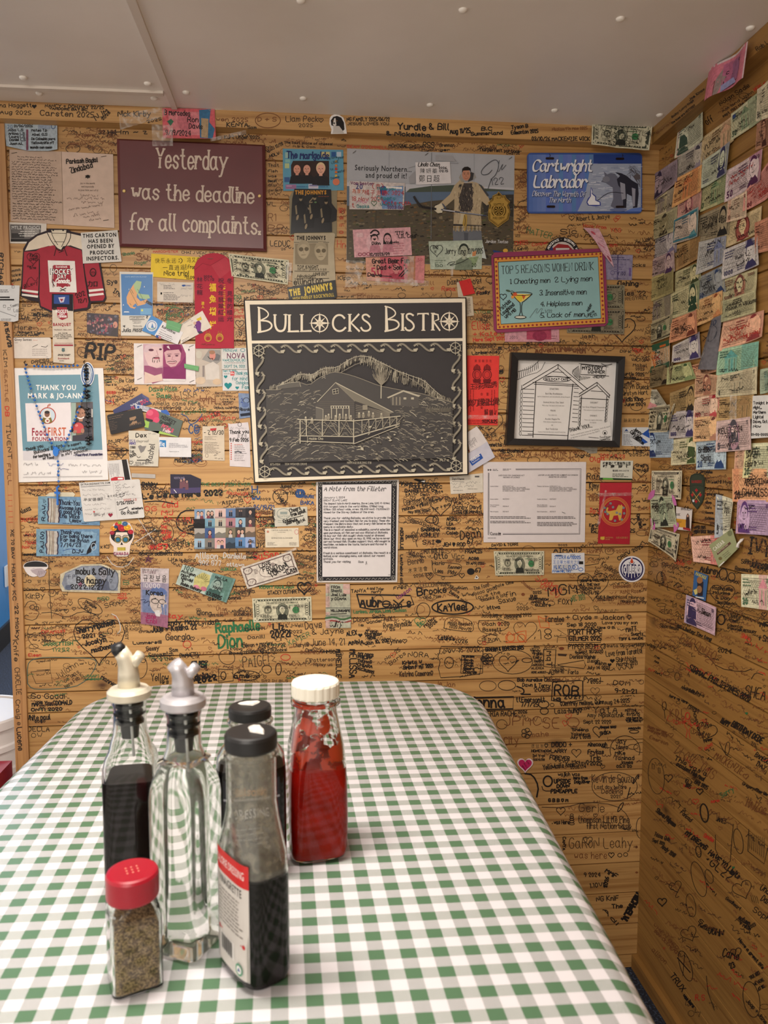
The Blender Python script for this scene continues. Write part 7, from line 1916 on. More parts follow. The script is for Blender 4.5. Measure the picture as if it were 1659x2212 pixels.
def collage():
 s=card('photo_collage','O',[(552,236),(1062,218),(1080,568),(566,574)],(150,150,156),'glossy collage of many small couple photos','photo',.002,GLOSS,seed=3);R=s.rng
 rows=[(238,318),(318,398),(398,484),(484,572)];xs=[556,645,730,822,905,990,1072]
 bgs=[(120,146,176),(190,186,180),(206,176,170),(96,120,160),(60,56,60),(40,38,44),(30,28,32),(110,150,170),(180,174,160),(170,120,130),(140,170,190),(70,60,60),(160,154,148),(60,84,130),(196,190,178),(120,110,90),(70,66,60),(176,150,130),(150,176,196),(120,116,110),(206,160,160),(70,90,110),(90,130,176),(140,160,200)]
 for r in range(4):
  for c in range(6):
   x0,x1=xs[c],xs[c+1];y0,y1=rows[r][0]-c*2.6,rows[r][1]-c*2.4;b=bgs[r*6+c];s.r(x0,y0,x1,y1,b)
   cx,cy=(x0+x1)/2,(y0+y1)/2;k=R.random()
   if k<.5:
    for d in((-14,16)if R.random()<.7 else(0,)):s.face(cx+d,cy-6,34,(206,166,146),(30,26,28),R.choice([(50,60,90),(60,56,60),(190,186,186),(120,60,70)]),long=R.random()<.5,sh=.6)
   elif k<.8:
    for d in(-8,8):s.p([(cx+d-7,y1-12),(cx+d-6,cy-10),(cx+d+6,cy-10),(cx+d+7,y1-12)],(36,34,44));s.e(cx+d,cy-18,6,8,(150,120,106),10)
    s.r(x0,y1-14,x1,y1,tuple(int(v*.8)for v in b))
   else:s.p([(x0,y1),(x0,cy+10),(cx-10,cy-10),(cx+14,cy+4),(x1,cy-6),(x1,y1)],tuple(int(v*.6)for v in b))
 s.k('ANGEL',1012,520,20,'k',4,w=56);done(s)
collage()
s=card('business_card','O',[(1224,226),(1515,214),(1522,374),(1240,386)],(196,192,178),'grey-green card signed cheers in black, upper of two left of the filleter note','business card',.0012,seed=43);s.ring(1315,275,58,44,4,(120,130,124));s.t('GALIATENEO',1262,305,16,(120,130,124),w=100);s.r(1285,258,1345,280,(140,150,144));s.small(1265,330,100,(140,146,140),7,2,16);s.k('18 Apr 2026',1236,372,24,'k',4,w=130,rot=-88);s.k('Cheers',1370,268,34,'k',6,w=95,rot=-18);s.k('from Iqaluit',1380,300,30,'k',6,w=130,rot=-18);s.k('Erica',1315,355,28,'k',6,w=70,rot=-18);s.k('Gabrielle',1340,370,26,'k',6,w=100,rot=-22);s.k('Bintel',1430,365,28,'k',5,w=76,rot=-25);s.l([(1365,318),(1480,290)],5,'k');done(s)
s=card('business_card','O',[(1155,402),(1440,395),(1446,558),(1160,562)],(214,204,184),'cream law-office style business card, lower of two left of the filleter note','business card',.0018,seed=44);s.t('CURTIS B. ALEXANDER, P.C.',1298,422,13,(70,64,60),w=175,al='c');s.t('INTERNATIONAL',1298,437,8,(90,84,80),w=70,al='c');s.t('GEORGE IVAN ALEXANDER',1300,488,13,(60,56,52),w=185,al='c');s.small(1175,520,85,(90,84,80),5,3,10);s.small(1325,520,100,(90,84,80),5,3,10,'r');s.e(1180,428,10,10,(190,130,110));s.ring(1424,430,16,20,4,(200,130,130));done(s)
s=local('banknote','O',[(944,736),(1380,590),(1448,782),(1006,916)],(156,68),(208,198,186),'cream play-money bill inscribed from the Yukon, tilted up to the right','banknote',.003,NOTE)
c=(110,92,88);s.r(6,5,150,63,c);s.r(9,8,147,60,(212,202,190))
for x,y in((18,16),(138,16),(18,52),(138,52)):s.e(x,y,14,11,c);s.e(x,y,11,8.5,(206,196,184));s.t('"1"',x-5,y+4,7,c,bold=1)
s.ring(78,34,30,18,1.2,c);s.k('LOVE',54,20,10,'k',2.2,rot=-4);s.k('FROM',60,32,12,'k',2.2);s.k('THE',70,43,10,'k',2.2);s.k('YUKON!',76,56,16,'k',2.6,w=58,rot=-16);s.k('-CAM',114,60,14,'k',2.6,w=38);s.e(92,20,6,5,(150,136,130));s.small(34,18,14,c,2,4,4);o=done(s);tape(o,'O',[(1290,610),(1420,560),(1425,580),(1300,632)],'B',.0045)
s=local('banknote','O',[(456,706),(906,830),(826,1032),(396,872)],(156,72),(176,190,180),'green hundred note with a yellow leaf motif slanting down to the right','banknote',.003,NOTE,bend=wave(.0006,1.0))
s.r(88,0,156,72,(110,146,140));s.r(120,0,150,72,(90,126,116));s.p([(50,62),(44,30),(60,8),(84,10),(90,36),(84,64)],(196,186,120));
for i in range(9):s.l([(66,40),(44+i*5.5,8+abs(4-i)*5)],1.6,(120,120,70))
s.e(60,58,10,7,(206,130,150));s.e(80,56,9,7,(190,110,130));s.e(112,36,18,24,(140,166,158));s.face(112,30,26,(150,170,160),(50,70,66),(60,90,84));s.t('100',4,16,16,(80,100,90),w=32,bold=1);s.k('Autumn',3,26,9,'k',2,rot=2);s.k('Mari',6,38,9,'k',2);s.k('David',10,48,9,'k',2.4);s.k('&',14,56,7,'k',2);s.k('Robin Bohuny',14,68,9,'k',2.2,w=62);s.k('1.7.2025',92,69,10,'k',2.6,w=46);s.k('HALLA',100,14,8,'k',1.6);s.k('HARE',104,44,8,'k',1.6);done(s)
s=Sheet('O','B',.002,quad=[(95,735),(338,742),(332,1242),(98,1212)],size=(70,150),bend=lambda u,v:.030*max(0,u+v*.9-1.35)**2+.001,seed=5);s.sheet((196,184,186),10,20)
s.r(0,38,70,150,(150,140,160));s.r(4,58,66,120,(110,124,160));s.r(0,118,70,150,(150,96,120));s.e(44,86,22,32,(196,180,172));s.e(44,60,20,11,(90,110,160));s.l([(28,82),(38,78)],2,'k');s.ring(36,86,9,6,1.6,'k');s.ring(54,86,8,6,1.6,'k');s.l([(44,92),(42,102),(50,102)],1.4,'k');s.p([(34,110),(52,108),(48,126),(38,124)],(210,206,206));s.t('10000',4,52,13,(210,204,206),w=46);s.t('온누리상품권',4,14,6,(120,80,90),w=34);s.t('전통시장 및 상점가',4,7,4,(90,80,84),w=40);s.k('규찬보음',6,34,18,'k',3,w=58);s.k('Korea',14,70,12,'k',2.4,w=42);s.l([(0,86),(14,82),(6,96),(24,84),(20,100)],1.6,(50,56,90),1);s.k('Jane',12,132,12,(150,40,90),2,w=26);s.k('Enbi',14,144,11,(150,40,90),2,w=26);s.make('banknote',NOTE,'purple Korean ten thousand voucher hung upright with a curled corner','banknote')
s=dollar('O',[(1046,996),(1550,980),(1556,1188),(1056,1202)],'one dollar bill flat on the boards left of the folded twenty',.0016,bend=wave(.0005,1,2),ink=[('JBl est 2024',34,28,8,2),('Kitty',20,52,9,2),('Mikey',112,28,9,-4),('ruv',96,52,8,0)]);done(s)
# -- filleter's note
def filleter():
 s=card('laminated_notice','P',[(95,85),(836,66),(820,984),(100,986)],(204,196,190),'laminated letter from the filleter with a black patterned border','notice',.0016,GLOSS,t=.0012);k=(52,50,54)
 s.p([(112,90),(818,74),(805,968),(112,972)],(34,32,36));R=s.rng
 for a,b,n in(((180,92),(770,84),10),((180,955),(760,952),10),((130,150),(132,920),14),((790,140),(783,910),14)):
  for i in range(n):
   f=(i+.5)/n;x,y=a[0]+(b[0]-a[0])*f,a[1]+(b[1]-a[1])*f;hz=abs(a[1]-b[1])<60
   q=[(x-22,y+5),(x-8,y-8),(x+8,y+8),(x+22,y-4)]if hz else[(x-5,y-24),(x+9,y-8),(x-9,y+8),(x+4,y+24)];s.l(q,5,(150,146,140),2)
 for cx,cy in((135,955),(785,945),(135,110),(795,100)):s.ring(cx,cy,20,20,3,(150,146,140));[s.l([(cx,cy),(cx+24*math.cos(a*1.047),cy+24*math.sin(a*1.047))],3,(150,146,140))for a in range(6)]
 s.p([(150,112),(768,105),(760,932),(150,935)],(214,208,208));s.k('A Note from the Filleter',165,168,42,k,7,w=550,sm=2,jit=.04,slant=.18,nib=.7)
 L=[('January 1, 2024',160,234,190),('GREAT SLAVE LAKE',160,260,210),('The deepest lake in North America, Slave Lake, 2,015 ft (614m),',160,288,592),('10th largest lake in the world 480km. (298mi) long,',160,315,535),('109km (68 miles) wide. Area 28,400 km2. (11,000mi.2)',160,340,588),('Named for the Slavey Indians of the area.',160,366,450),('Thank you for visiting Bullocks, we strive to provide the',160,418,600),('very freshest and tastiest fish for you to enjoy. Those who',160,444,590),('frequent the Bistro know that not every fish listed on the',160,470,598),('menu is available daily.',160,496,265),('This is a result of seasonal availability, careful selection',160,522,592),('upon purchase, all fish served was filleted at Bullocks.',160,549,575),('We buy our fish wild caught whole round or dressed.',160,575,545),('Since our first day open on May 15, 1992, we have never',160,601,592),('served farmed fish. Studies support that, wild caught is',160,627,592),('healthier, we believe the taste, texture and flavour is',160,653,563),('world class.',160,679,122),('Fresh is a serious commitment at Bullocks, the result is a',158,730,600),('limited, ever changing menu, ask about our recent',158,756,550),('arrivals.',158,781,86),('Thank you for visiting',158,807,242),('Sam',470,807,45)]
 for t_,x,y,w in L:s.k(t_,x,y,16,k,2.8,w=w,sm=1,jit=.04,slant=.16,rot=-.4)
 s.l([(540,800),(550,820),(535,825),(545,795)],3,k);s.l([(740,915),(755,916)],3,k);done(s)
filleter()
s=local('banknote','P',[(180,996),(396,1000),(405,1390),(180,1392)],(72,132),(170,170,150),'green and red twenty note hung upright under the filleter letter','banknote',.0024,NOTE,bend=lambda u,v:.004*abs(math.sin(v*7))*(.4+v))
s.r(0,0,12,132,(190,160,150));s.r(52,0,72,30,(196,160,150));s.r(0,70,72,98,(130,132,118));s.l([(0,102),(24,98),(48,108),(72,100)],5,(70,110,70),1);s.l([(0,108),(24,104),(48,114),(72,106)],4,(200,190,180),1);s.l([(0,113),(24,109),(48,119),(72,111)],4,(170,70,70),1);s.t('20',44,126,13,'k',w=20,bold=1);s.t('20',4,16,8,(110,90,84),w=8,rot=0);s.t('BANCO DE MEXICO',10,66,4,(120,110,100),w=50,rot=-90)
for t_,y,w in(('FROM',14,26),('Shanti',24,30),('Joel Luis',36,44),('y DIANA',48,44)):s.k(t_,16,y,8,'k',1.8,w=w)
s.k('YELLOWKNIFE',14,83,6,'k',2,w=56);s.l([(14,90),(60,88)],1.6,'k');s.k('modify',2,128,16,'k',2,w=44,slant=.3);done(s)
s=card('business_card','P',[(1290,40),(1588,8),(1590,180),(1300,196)],(208,200,186),'white name card with grey pen lines under the right corner of the big sign','business card',.0014,seed=45);s.t('Zayn Khamis',1312,68,18,'k',w=110,bold=2);s.small(1312,82,150,(120,116,110),6,1);s.scrawl(1300,115,270,24,(150,146,140),3,-3);s.scrawl(1320,140,200,20,(150,146,140),3,-3);s.small(1320,160,90,(110,106,100),6,1);s.small(1450,148,100,(110,106,100),6,1);s.r(1515,32,1555,46,(90,86,84));done(s)
s=card('paper_scrap','P',[(965,68),(985,58),(1078,72),(1068,90),(1030,92)],(26,24,26),'small black torn scrap just under the big bistro sign','scrap',.0012);s.p([(1030,82),(1072,74),(1064,90)],'W');done(s)
s=card('tiny_sticker','P',[(1530,920),(1552,945),(1540,958),(1512,955)],(214,210,206),'tiny white triangle sticker right of the number 67','sticker',.0012);s.p([(1530,930),(1542,945),(1522,948)],'k');done(s)
# -- right of the big sign
s=card('folded_card','M',[(98,738),(184,682),(228,740),(268,806),(206,848),(128,892)],(214,206,204),'upper white flap of a folded card at the right edge of the big sign','card',.0052,seed=46);s.small(145,790,60,(110,104,104),6,4,10,rot=60);s.small(165,770,50,(110,104,104),6,3,10,rot=60);done(s)
s=card('folded_card','M',[(104,908),(206,848),(268,806),(332,932),(245,984),(108,1066)],(196,194,206),'lower grey-white flap with a blue institute label at the right edge of the big sign','card',.0062,seed=47);s.p([(122,965),(215,902),(236,940),(146,1004)],(40,82,160));s.t('PEMBINA',140,970,20,'W',w=88,rot=-34,bold=2);s.t('Institute',150,986,14,'W',w=70,rot=-34);done(s)
def chinese_slip():
 s=card('red_slip','M',[(100,106),(370,110),(356,674),(102,670)],(222,62,56),'bright red Chinese paper slip with two printed figures and black brush writing','paper slip',.0014);d=(110,24,28)
 for i,t_ in enumerate('東宮廟宗社'):s.t(t_,168+i*30,160,18,d,w=22)
 for x in(188,270):
  s.p([(x-32,225),(x-20,190),(x,176),(x+22,190),(x+34,225)],d);s.e(x,262,38,44,d);s.e(x,262,32,36,(206,56,52));s.ring(x,262,22,26,4,d);s.p([(x-34,300),(x+34,300),(x+26,332),(x-30,328)],d)
  for k in range(5):s.l([(x-26+k*13,185),(x-30+k*15,218)],3,(206,56,52))
 for i,t_ in enumerate('王羽花風益秀'):s.k(t_,130+i*36,380-i*4,48,'k',6,w=40,sm=1)
 for i,t_ in enumerate('業刃護福出覺'):s.k(t_,108+i*42,518-i*3,60,'k',6,w=48)
 for x,t_ in((215,'合'),(262,'富'),(215,'安')):s.t(t_,x,430 if t_!='安' else 540,18,d,w=22)
 for x in(118,138,160,310,332):s.small(x,385,200,(150,36,38),8,1,rot=90)
 s.k('解鎖√',245,590,50,'k',6,w=110);s.k('2025.8.25',232,655,26,'k',5,w=118);s.small(110,635,220,(150,36,38),8,2,18);s.r(172,235,175,330,d);o=done(s)
 tape(o,'M',[(98,590),(372,595),(370,622),(98,620)],'B',.0026)
chinese_slip()
s=card('business_card','M',[(1370,690),(1592,690),(1602,846),(1366,840)],(206,206,208),'white card with blue triangles and slanted pen signature beside the menu frame','business card',.0014,GLOSS,seed=48);s.p([(1530,745),(1590,700),(1594,780)],(40,80,160));s.p([(1520,765),(1580,812),(1530,830)],(40,80,160));s.p([(1388,722),(1404,702),(1420,722)],(60,80,130));s.small(1385,728,60,(90,90,100),6,1);s.small(1380,750,80,(80,80,90),6,8,11)
for t_,x,y,w in(('Jenny',1462,712,75),('+',1455,735,16),('Carl Smith',1432,735,110),('Edmonton',1455,775,100)):s.k(t_,x,y,26,'k',6,w=w,rot=35)
done(s)
def licence():
 s=card('licence_paper','M',[(240,972),(1077,972),(1066,1626),(242,1626)],(212,204,204),'white bilingual food licence paper with a double black rule border','document',.0014,GLOSS);k=(70,66,70)
 s.l([(505,1030),(1035,1028),(1025,1560),(400,1562)],5,k);s.l([(505,1038),(1027,1036),(1018,1553),(400,1555)],3,k);s.l([(288,1565),(280,1565),(281,1062)],5,k);s.l([(288,1062),(289,1555)],3,k)
 s.r(276,1030,284,1044,'k');s.r(296,1030,304,1044,'k');s.p([(290,1032),(294,1036),(290,1042),(286,1036)],'k');s.small(316,1030,62,k,6,2,10);s.small(398,1028,75,k,6,2,10)
 s.t('SAFE FOOD FOR CANADIANS ACT',362,1087,11,k,w=212,skew=.2,bold=1);s.t('RECORD OF LICENCE',400,1103,11,k,w=135,skew=.2,bold=1);s.t('LOI SUR LA SALUBRITÉ DES ALIMENTS AU CANADA',685,1084,11,k,w=325,skew=.2,bold=1);s.t('REGISTRE DE LICENCE',772,1100,11,k,w=145,skew=.2,bold=1)
 for x,a in((295,('Licence holder:','Licence number:','Date of issuance','or renewal:','Date of expiry:')),(676,('Titulaire de licence :','Numéro de licence :','Date de délivrance','ou renouvellement :',"Date d'expiration :"))):
  for t_,y in zip(a,(1174,1278,1326,1338,1380)):s.t(t_,x,y,9,k,w=len(t_)*4.6,bold=.5)
  for i,t_ in enumerate(('623756 N.W.T. Ltd.','3534 WEAVER DRIVE, YELLOWKNIFE,','NORTHWEST TERRITORIES / TERRITOIRES','DU NORD-OUEST, X1A 2J6, CANADA')):s.t(t_,x+100,1174+i*12.5,10,k,w=(90,190,222,182)[i],skew=.15)
  s.t('4XK7R2W7',x+102,1278,9,k,w=54,bold=.5);s.t('2025-06-19',x+102,1337,9,k,w=48,bold=.5);s.t('2027-06-19',x+102,1380,9,k,w=48,bold=.5);s.small(x,1415,330,k,7,2,12,frac=(.85,1));s.small(x,1452 if x<500 else 1462,330,k,7,2 if x<500 else 3,12,frac=(.85,1))
 s.t('Canada',292,1566,24,k,w=90,bold=1);s.r(364,1548,382,1556,k);s.small(274,1588,90,k,5,1);s.l([(878,1378),(905,1390)],3,k);done(s)
licence()
s=card('business_card','M',[(1194,960),(1459,962),(1451,1120),(1189,1116)],(206,204,190),'white Chinese business card with a green stripe above the red envelope','business card',.0014,GLOSS,seed=49);s.p([(1190,1100),(1452,1108),(1451,1120),(1189,1116)],(40,60,40));s.p([(1215,1102),(1290,1104),(1300,1118),(1210,1116)],(90,160,60));s.t('鋐宸環保顧問有限公司',1212,996,20,'k',w=228,bold=2);s.t('鋐  宸  商  行',1212,1018,18,'k',w=226,bold=2);s.t('簡志凱 0905.333778',1292,1050,12,'k',w=132,bold=1);s.small(1290,1068,150,'k',7,3,11);done(s)
def dog_envelope():
 s=card('red_envelope','M',[(1190,1142),(1448,1140),(1430,1642),(1172,1636)],(164,30,44),'red envelope with a gold dog in a ring below the Chinese business card','envelope',.0016);g=(204,160,70)
 s.p([(1190,1142),(1448,1140),(1440,1240),(1320,1225),(1188,1240)],(176,40,52));s.ring(1310,1375,118,118,5,(206,110,60));s.ring(1310,1375,108,108,8,(190,96,54));s.ring(1310,1375,98,98,4,g)
 s.p([(1245,1340),(1258,1345),(1250,1370),(1268,1372),(1320,1362),(1335,1330),(1345,1318),(1352,1330),(1362,1318),(1385,1345),(1370,1352),(1368,1390),(1360,1440),(1372,1448),(1345,1448),(1335,1405),(1300,1410),(1290,1440),(1280,1448),(1262,1446),(1268,1400),(1245,1385),(1238,1360)],g)
 for x,y in((1275,1310),(1295,1340),(1232,1378),(1250,1395),(1325,1385),(1380,1345),(1385,1390),(1350,1395),(1310,1450),(1365,1440),(1225,1345)):s.e(x,y,10,10,(90,140,150),10);s.e(x,y,4,4,(206,90,70),8)
 s.l([(1270,1312),(1240,1340),(1230,1380)],3,(70,110,90),1);s.p([(1192,1580),(1225,1578),(1225,1602),(1208,1606),(1190,1600)],(196,160,60));s.t('NATIONAL',1232,1592,11,(190,130,80),w=66,bold=1);s.t('BANK',1232,1606,10,(190,130,80),w=38,bold=1);s.t('加拿大國家銀行',1318,1595,13,(190,130,80),w=100)
 o=done(s);tape(o,'M',[(1165,1480),(1230,1200),(1245,1205),(1185,1490)],'B',.0026);tape(o,'M',[(1170,1225),(1455,1220),(1455,1246),(1172,1252)],'B',.0032)
dog_envelope()
s=card('folded_note','M',[(955,846),(1170,852),(1166,900),(1110,905),(1060,880)],(150,142,128),'crumpled note edge sticking out under the menu frame','note',.0012,NOTE);s.l([(1000,860),(1150,880)],3,(110,104,94));done(s)
s=dollar('Q',[(190,166),(642,165),(640,380),(205,386)],'one dollar bill taped below the licence paper',.0018,bend=wave(.0006,1,1),ink=[('Apr Henry',34,26,8,0),('Saga',104,26,9,0),('Gran',22,50,8,0),('Pierrefonds',92,54,6,0)]);done(s)
s=card('name_card','Q',[(710,186),(1004,182),(1006,360),(712,365)],(208,208,210),'white card with blue pen lines and a date, right of the taped dollar bill','card',.0014,seed=50);b=(50,100,176);s.r(745,200,800,215,(90,90,96));s.r(875,195,920,208,(150,150,156))
s.t('STORR',732,238,34,b,w=110,bold=1,skew=.1);s.k('6/12025',850,236,26,b,6,w=118);s.k('王日華力極光之旅',722,280,34,b,6,w=240);s.r(955,258,992,285,'k');s.k('H, K, L, D, :)',730,325,30,b,6,w=190);s.k('From HK, TRY',720,355,20,b,5,w=165);s.ring(920,310,26,22,5,b);s.ring(970,330,20,14,5,b);s.small(735,290,210,(120,120,126),5,6,10);done(s)
def oil_sticker():
 s=card('round_sticker','Q',[(1427+117*math.cos(a*.157),328+117*math.sin(a*.157))for a in range(40)],(222,220,224),'round white and navy hockey sticker with an orange drop','sticker',.0016,GLOSS,seed=3);nv,orr=(38,36,84),(196,74,44)
 s.ring(1427,328,98,98,12,nv);s.e(1427,335,84,84,nv,36,20,160);s.p([(1345,290),(1510,290),(1508,350),(1347,350)],(222,220,224));s.p([(1408,262),(1425,212),(1445,262),(1436,280),(1418,280)],(222,220,224));s.p([(1412,262),(1427,225),(1442,262),(1436,275),(1418,275)],orr);s.ring(1427,256,24,30,5,nv,a0=20,a1=160)
 s.t('OILERS',1348,368,72,nv,w=160,bold=7);s.t('OILERS',1351,364,64,(222,220,224),w=154,bold=2)
 for x in(1372,1398,1424,1450,1476):s.l([(x,368),(x+(x-1427)*.08,408-abs(x-1427)*.35)],7,(222,220,224))
 done(s)
oil_sticker()
for q,lab,txt,base in(([(408,350),(1062,360),(1056,656),(405,640)],'upper blue five note with a burnt window, tucked behind the white postcard',(('R.AW.♡',18,62,9,-88,56),('Thank-You',54,20,12,2,50),('Awsome lunch',54,32,10,2,62),('a good trip',54,42,10,2,52),('the Wilke',54,53,10,2,50),('Lesaw',80,63,9,2,28)),.0035),([(385,695),(1050,695),(1048,978),(385,982)],'lower blue five note with a burnt window, fully visible on the boards',(('P.A.J (W)',18,60,9,-88,52),('Thank you',60,12,9,2,48),('For being there',60,23,9,0,78),('For me dylan',60,32,9,2,70),('7/14/23',60,46,10,0,50),('D.JW',90,62,9,0,26)),.0016)):
 s=local('banknote','N',q,(156,70),(120,156,176),lab,'banknote',base,NOTE,'blue five notes on the left');s.r(24,0,156,70,(110,146,178));s.p([(60,8),(150,10),(140,62),(70,66)],(130,164,190));s.t('Canada',112,11,6,(160,190,206),w=30);s.small(62,66,24,(60,80,110),3,1);s.small(110,65,24,(60,80,110),3,1)
 R=random.Random(5);edge=[(26+R.uniform(-2,2),y)for y in range(4,68,6)]+[(52+R.uniform(-2,2),y)for y in range(66,2,-6)];s.p([(x+(3 if x>40 else-3),y)for x,y in edge],(60,50,70));s.p(edge,(176,168,160))
 for i in range(7):s.l([(29+i*3.4,6),(31+i*3,34),(28+i*3.4,66)],1.4,R.choice([(206,204,200),(140,120,100),(120,110,116),(196,190,170)]),1)
 if base<.003:s.p([(126,56),(138,34),(148,30),(146,42),(138,48),(136,60),(124,66)],(30,26,34));s.ring(142,46,6,9,1.6,(190,206,220));s.l([(66,56),(86,50),(108,56)],1.4,(60,90,150),1)
 for t_,x,y,h,rot,w in txt:s.k(t_,x,y,h,(26,30,52),1.8,w=w,rot=rot)
 o=done(s)
 if base>.003:t_=Sheet('N','B',.0012);t_.slab([(480,345),(530,310),(770,308),(795,330),(780,356),(500,352)],(206,196,172),t=.0006);t_.make('tape',PAPER,parent=o)['label']='cream tape strip along the top'
def skull():
 out=[(1165,735),(1175,680),(1205,640),(1250,618),(1320,615),(1370,635),(1395,680),(1412,720),(1415,780),(1395,830),(1375,870),(1365,960),(1340,985),(1240,985),(1200,960),(1200,880),(1165,840),(1155,790)]
 s=card('skull_sticker','N',out,(220,206,196),'sugar skull sticker with a crown of red and yellow flowers','sticker',.0016,GLOSS);k=(28,24,26)
 s.e(1285,760,118,90,k);s.p([(1210,790),(1225,730),(1340,730),(1365,790),(1345,850),(1335,935),(1235,935),(1222,850)],(222,206,190));
 for x,c in((1245,0),(1325,0)):s.e(x,808,38,36,k);s.e(x,808,22,22,(44,110,140));s.ring(x,808,31,29,4,(190,170,90))
 s.p([(1285,830),(1300,862),(1270,862)],k);s.r(1240,888,1325,922,(206,186,70));[s.l([(1240+i*12,888),(1240+i*12,922)],3,k)for i in range(8)];s.l([(1220,765),(1260,760),(1280,780)],6,k,1);s.l([(1292,780),(1310,760),(1352,765)],6,k,1)
 for x,y,r,c in((1200,690,34,(214,140,40)),(1245,650,34,(190,50,50)),(1290,685,44,(170,36,50)),(1345,680,38,(222,160,40)),(1380,725,30,(180,40,56)),(1185,735,26,(160,40,60)),(1320,640,30,(60,100,140)),(1265,628,22,(150,170,60)),(1225,672,20,(40,70,110))):s.e(x,y,r,r*.8,c);s.ring(x,y,r*.55,r*.42,4,tuple(int(v*.7)for v in c));s.e(x,y,r*.22,r*.2,tuple(min(255,int(v*1.25))for v in c),10)
 s.t('CANADA',1200,968,30,(50,60,110),w=165,bold=3);s.t('CANADA',1202,966,27,(190,90,100),w=160,bold=.5);done(s)
skull()
s=card('oval_sticker','N',[(378+132*math.cos(a*.21),1090+60*math.sin(a*.21)+(50 if 4<a<13 else 0)*math.sin((a-4)/9*math.pi))for a in range(30)],(214,206,204),'black domed sticker with grey swirls near the left edge','sticker',.0014,GLOSS);s.e(378,1085,122,50,(34,34,36),28,170,370);s.p([(320,1120),(360,1108),(440,1110),(495,1140),(470,1190),(420,1205),(385,1180),(340,1150)],(170,156,160));[s.l([(410+i*16,1135),(400+i*18,1190-i*8)],4,(110,96,104))for i in range(5)];s.l([(300,1118),(350,1122),(380,1110),(450,1105)],6,(210,204,204),1);done(s)
def yen():
 out=[(640,1170),(700,1140),(860,1068),(1060,1062),(1130,1080),(1200,1125),(1275,1130),(1268,1370),(660,1352),(636,1300)]
 s=card('banknote','N',out,(196,186,160),'crumpled thousand yen note signed be happy in black marker','banknote',.003,NOTE);s.p([(655,1270),(690,1160),(860,1085),(1060,1078),(1110,1095),(1250,1160),(1245,1345),(690,1335)],(130,136,150));s.p([(700,1170),(860,1100),(960,1095),(960,1320),(720,1320)],(150,156,166));s.e(955,1240,62,66,(206,192,160));s.face(1095,1160,120,(150,150,160),(60,66,84),(90,96,116),sh=.7);s.ring(1190,1230,60,110,8,(90,96,110));s.e(730,1310,40,28,(96,104,124));s.e(850,1275,22,26,(150,100,120));s.p([(1060,1062),(1130,1080),(1200,1125),(1110,1095)],(206,196,170))
 s.k('千円',700,1215,46,(60,64,84),4,w=115);s.k('mobu & Sally',805,1170,66,'k',11,w=405,rot=1);s.k('Be happy ♡',815,1262,60,'k',11,w=380,rot=1);s.k('2022.12.27',750,1318,40,'k',9,w=345,rot=2);done(s)
yen()
s=card('heart_sticker','V',[(300+62*math.sin(a*.2618)**3*1.0-4*0,610-60*(13*math.cos(a*.2618)-5*math.cos(2*a*.2618)-2*math.cos(3*a*.2618)-math.cos(4*a*.2618))/15)for a in range(24)],(222,206,210),'magenta heart sticker at the table edge','sticker',.0014,GLOSS);s.heart(300,610,52,(186,42,96))
for t_,x,y in(('YOU ARE',300,572),('SPECIAL &',285,600),('IMPORTANT',272,620)):s.t(t_,x,y,10,'k',w=48,rot=55,bold=1)
done(s)
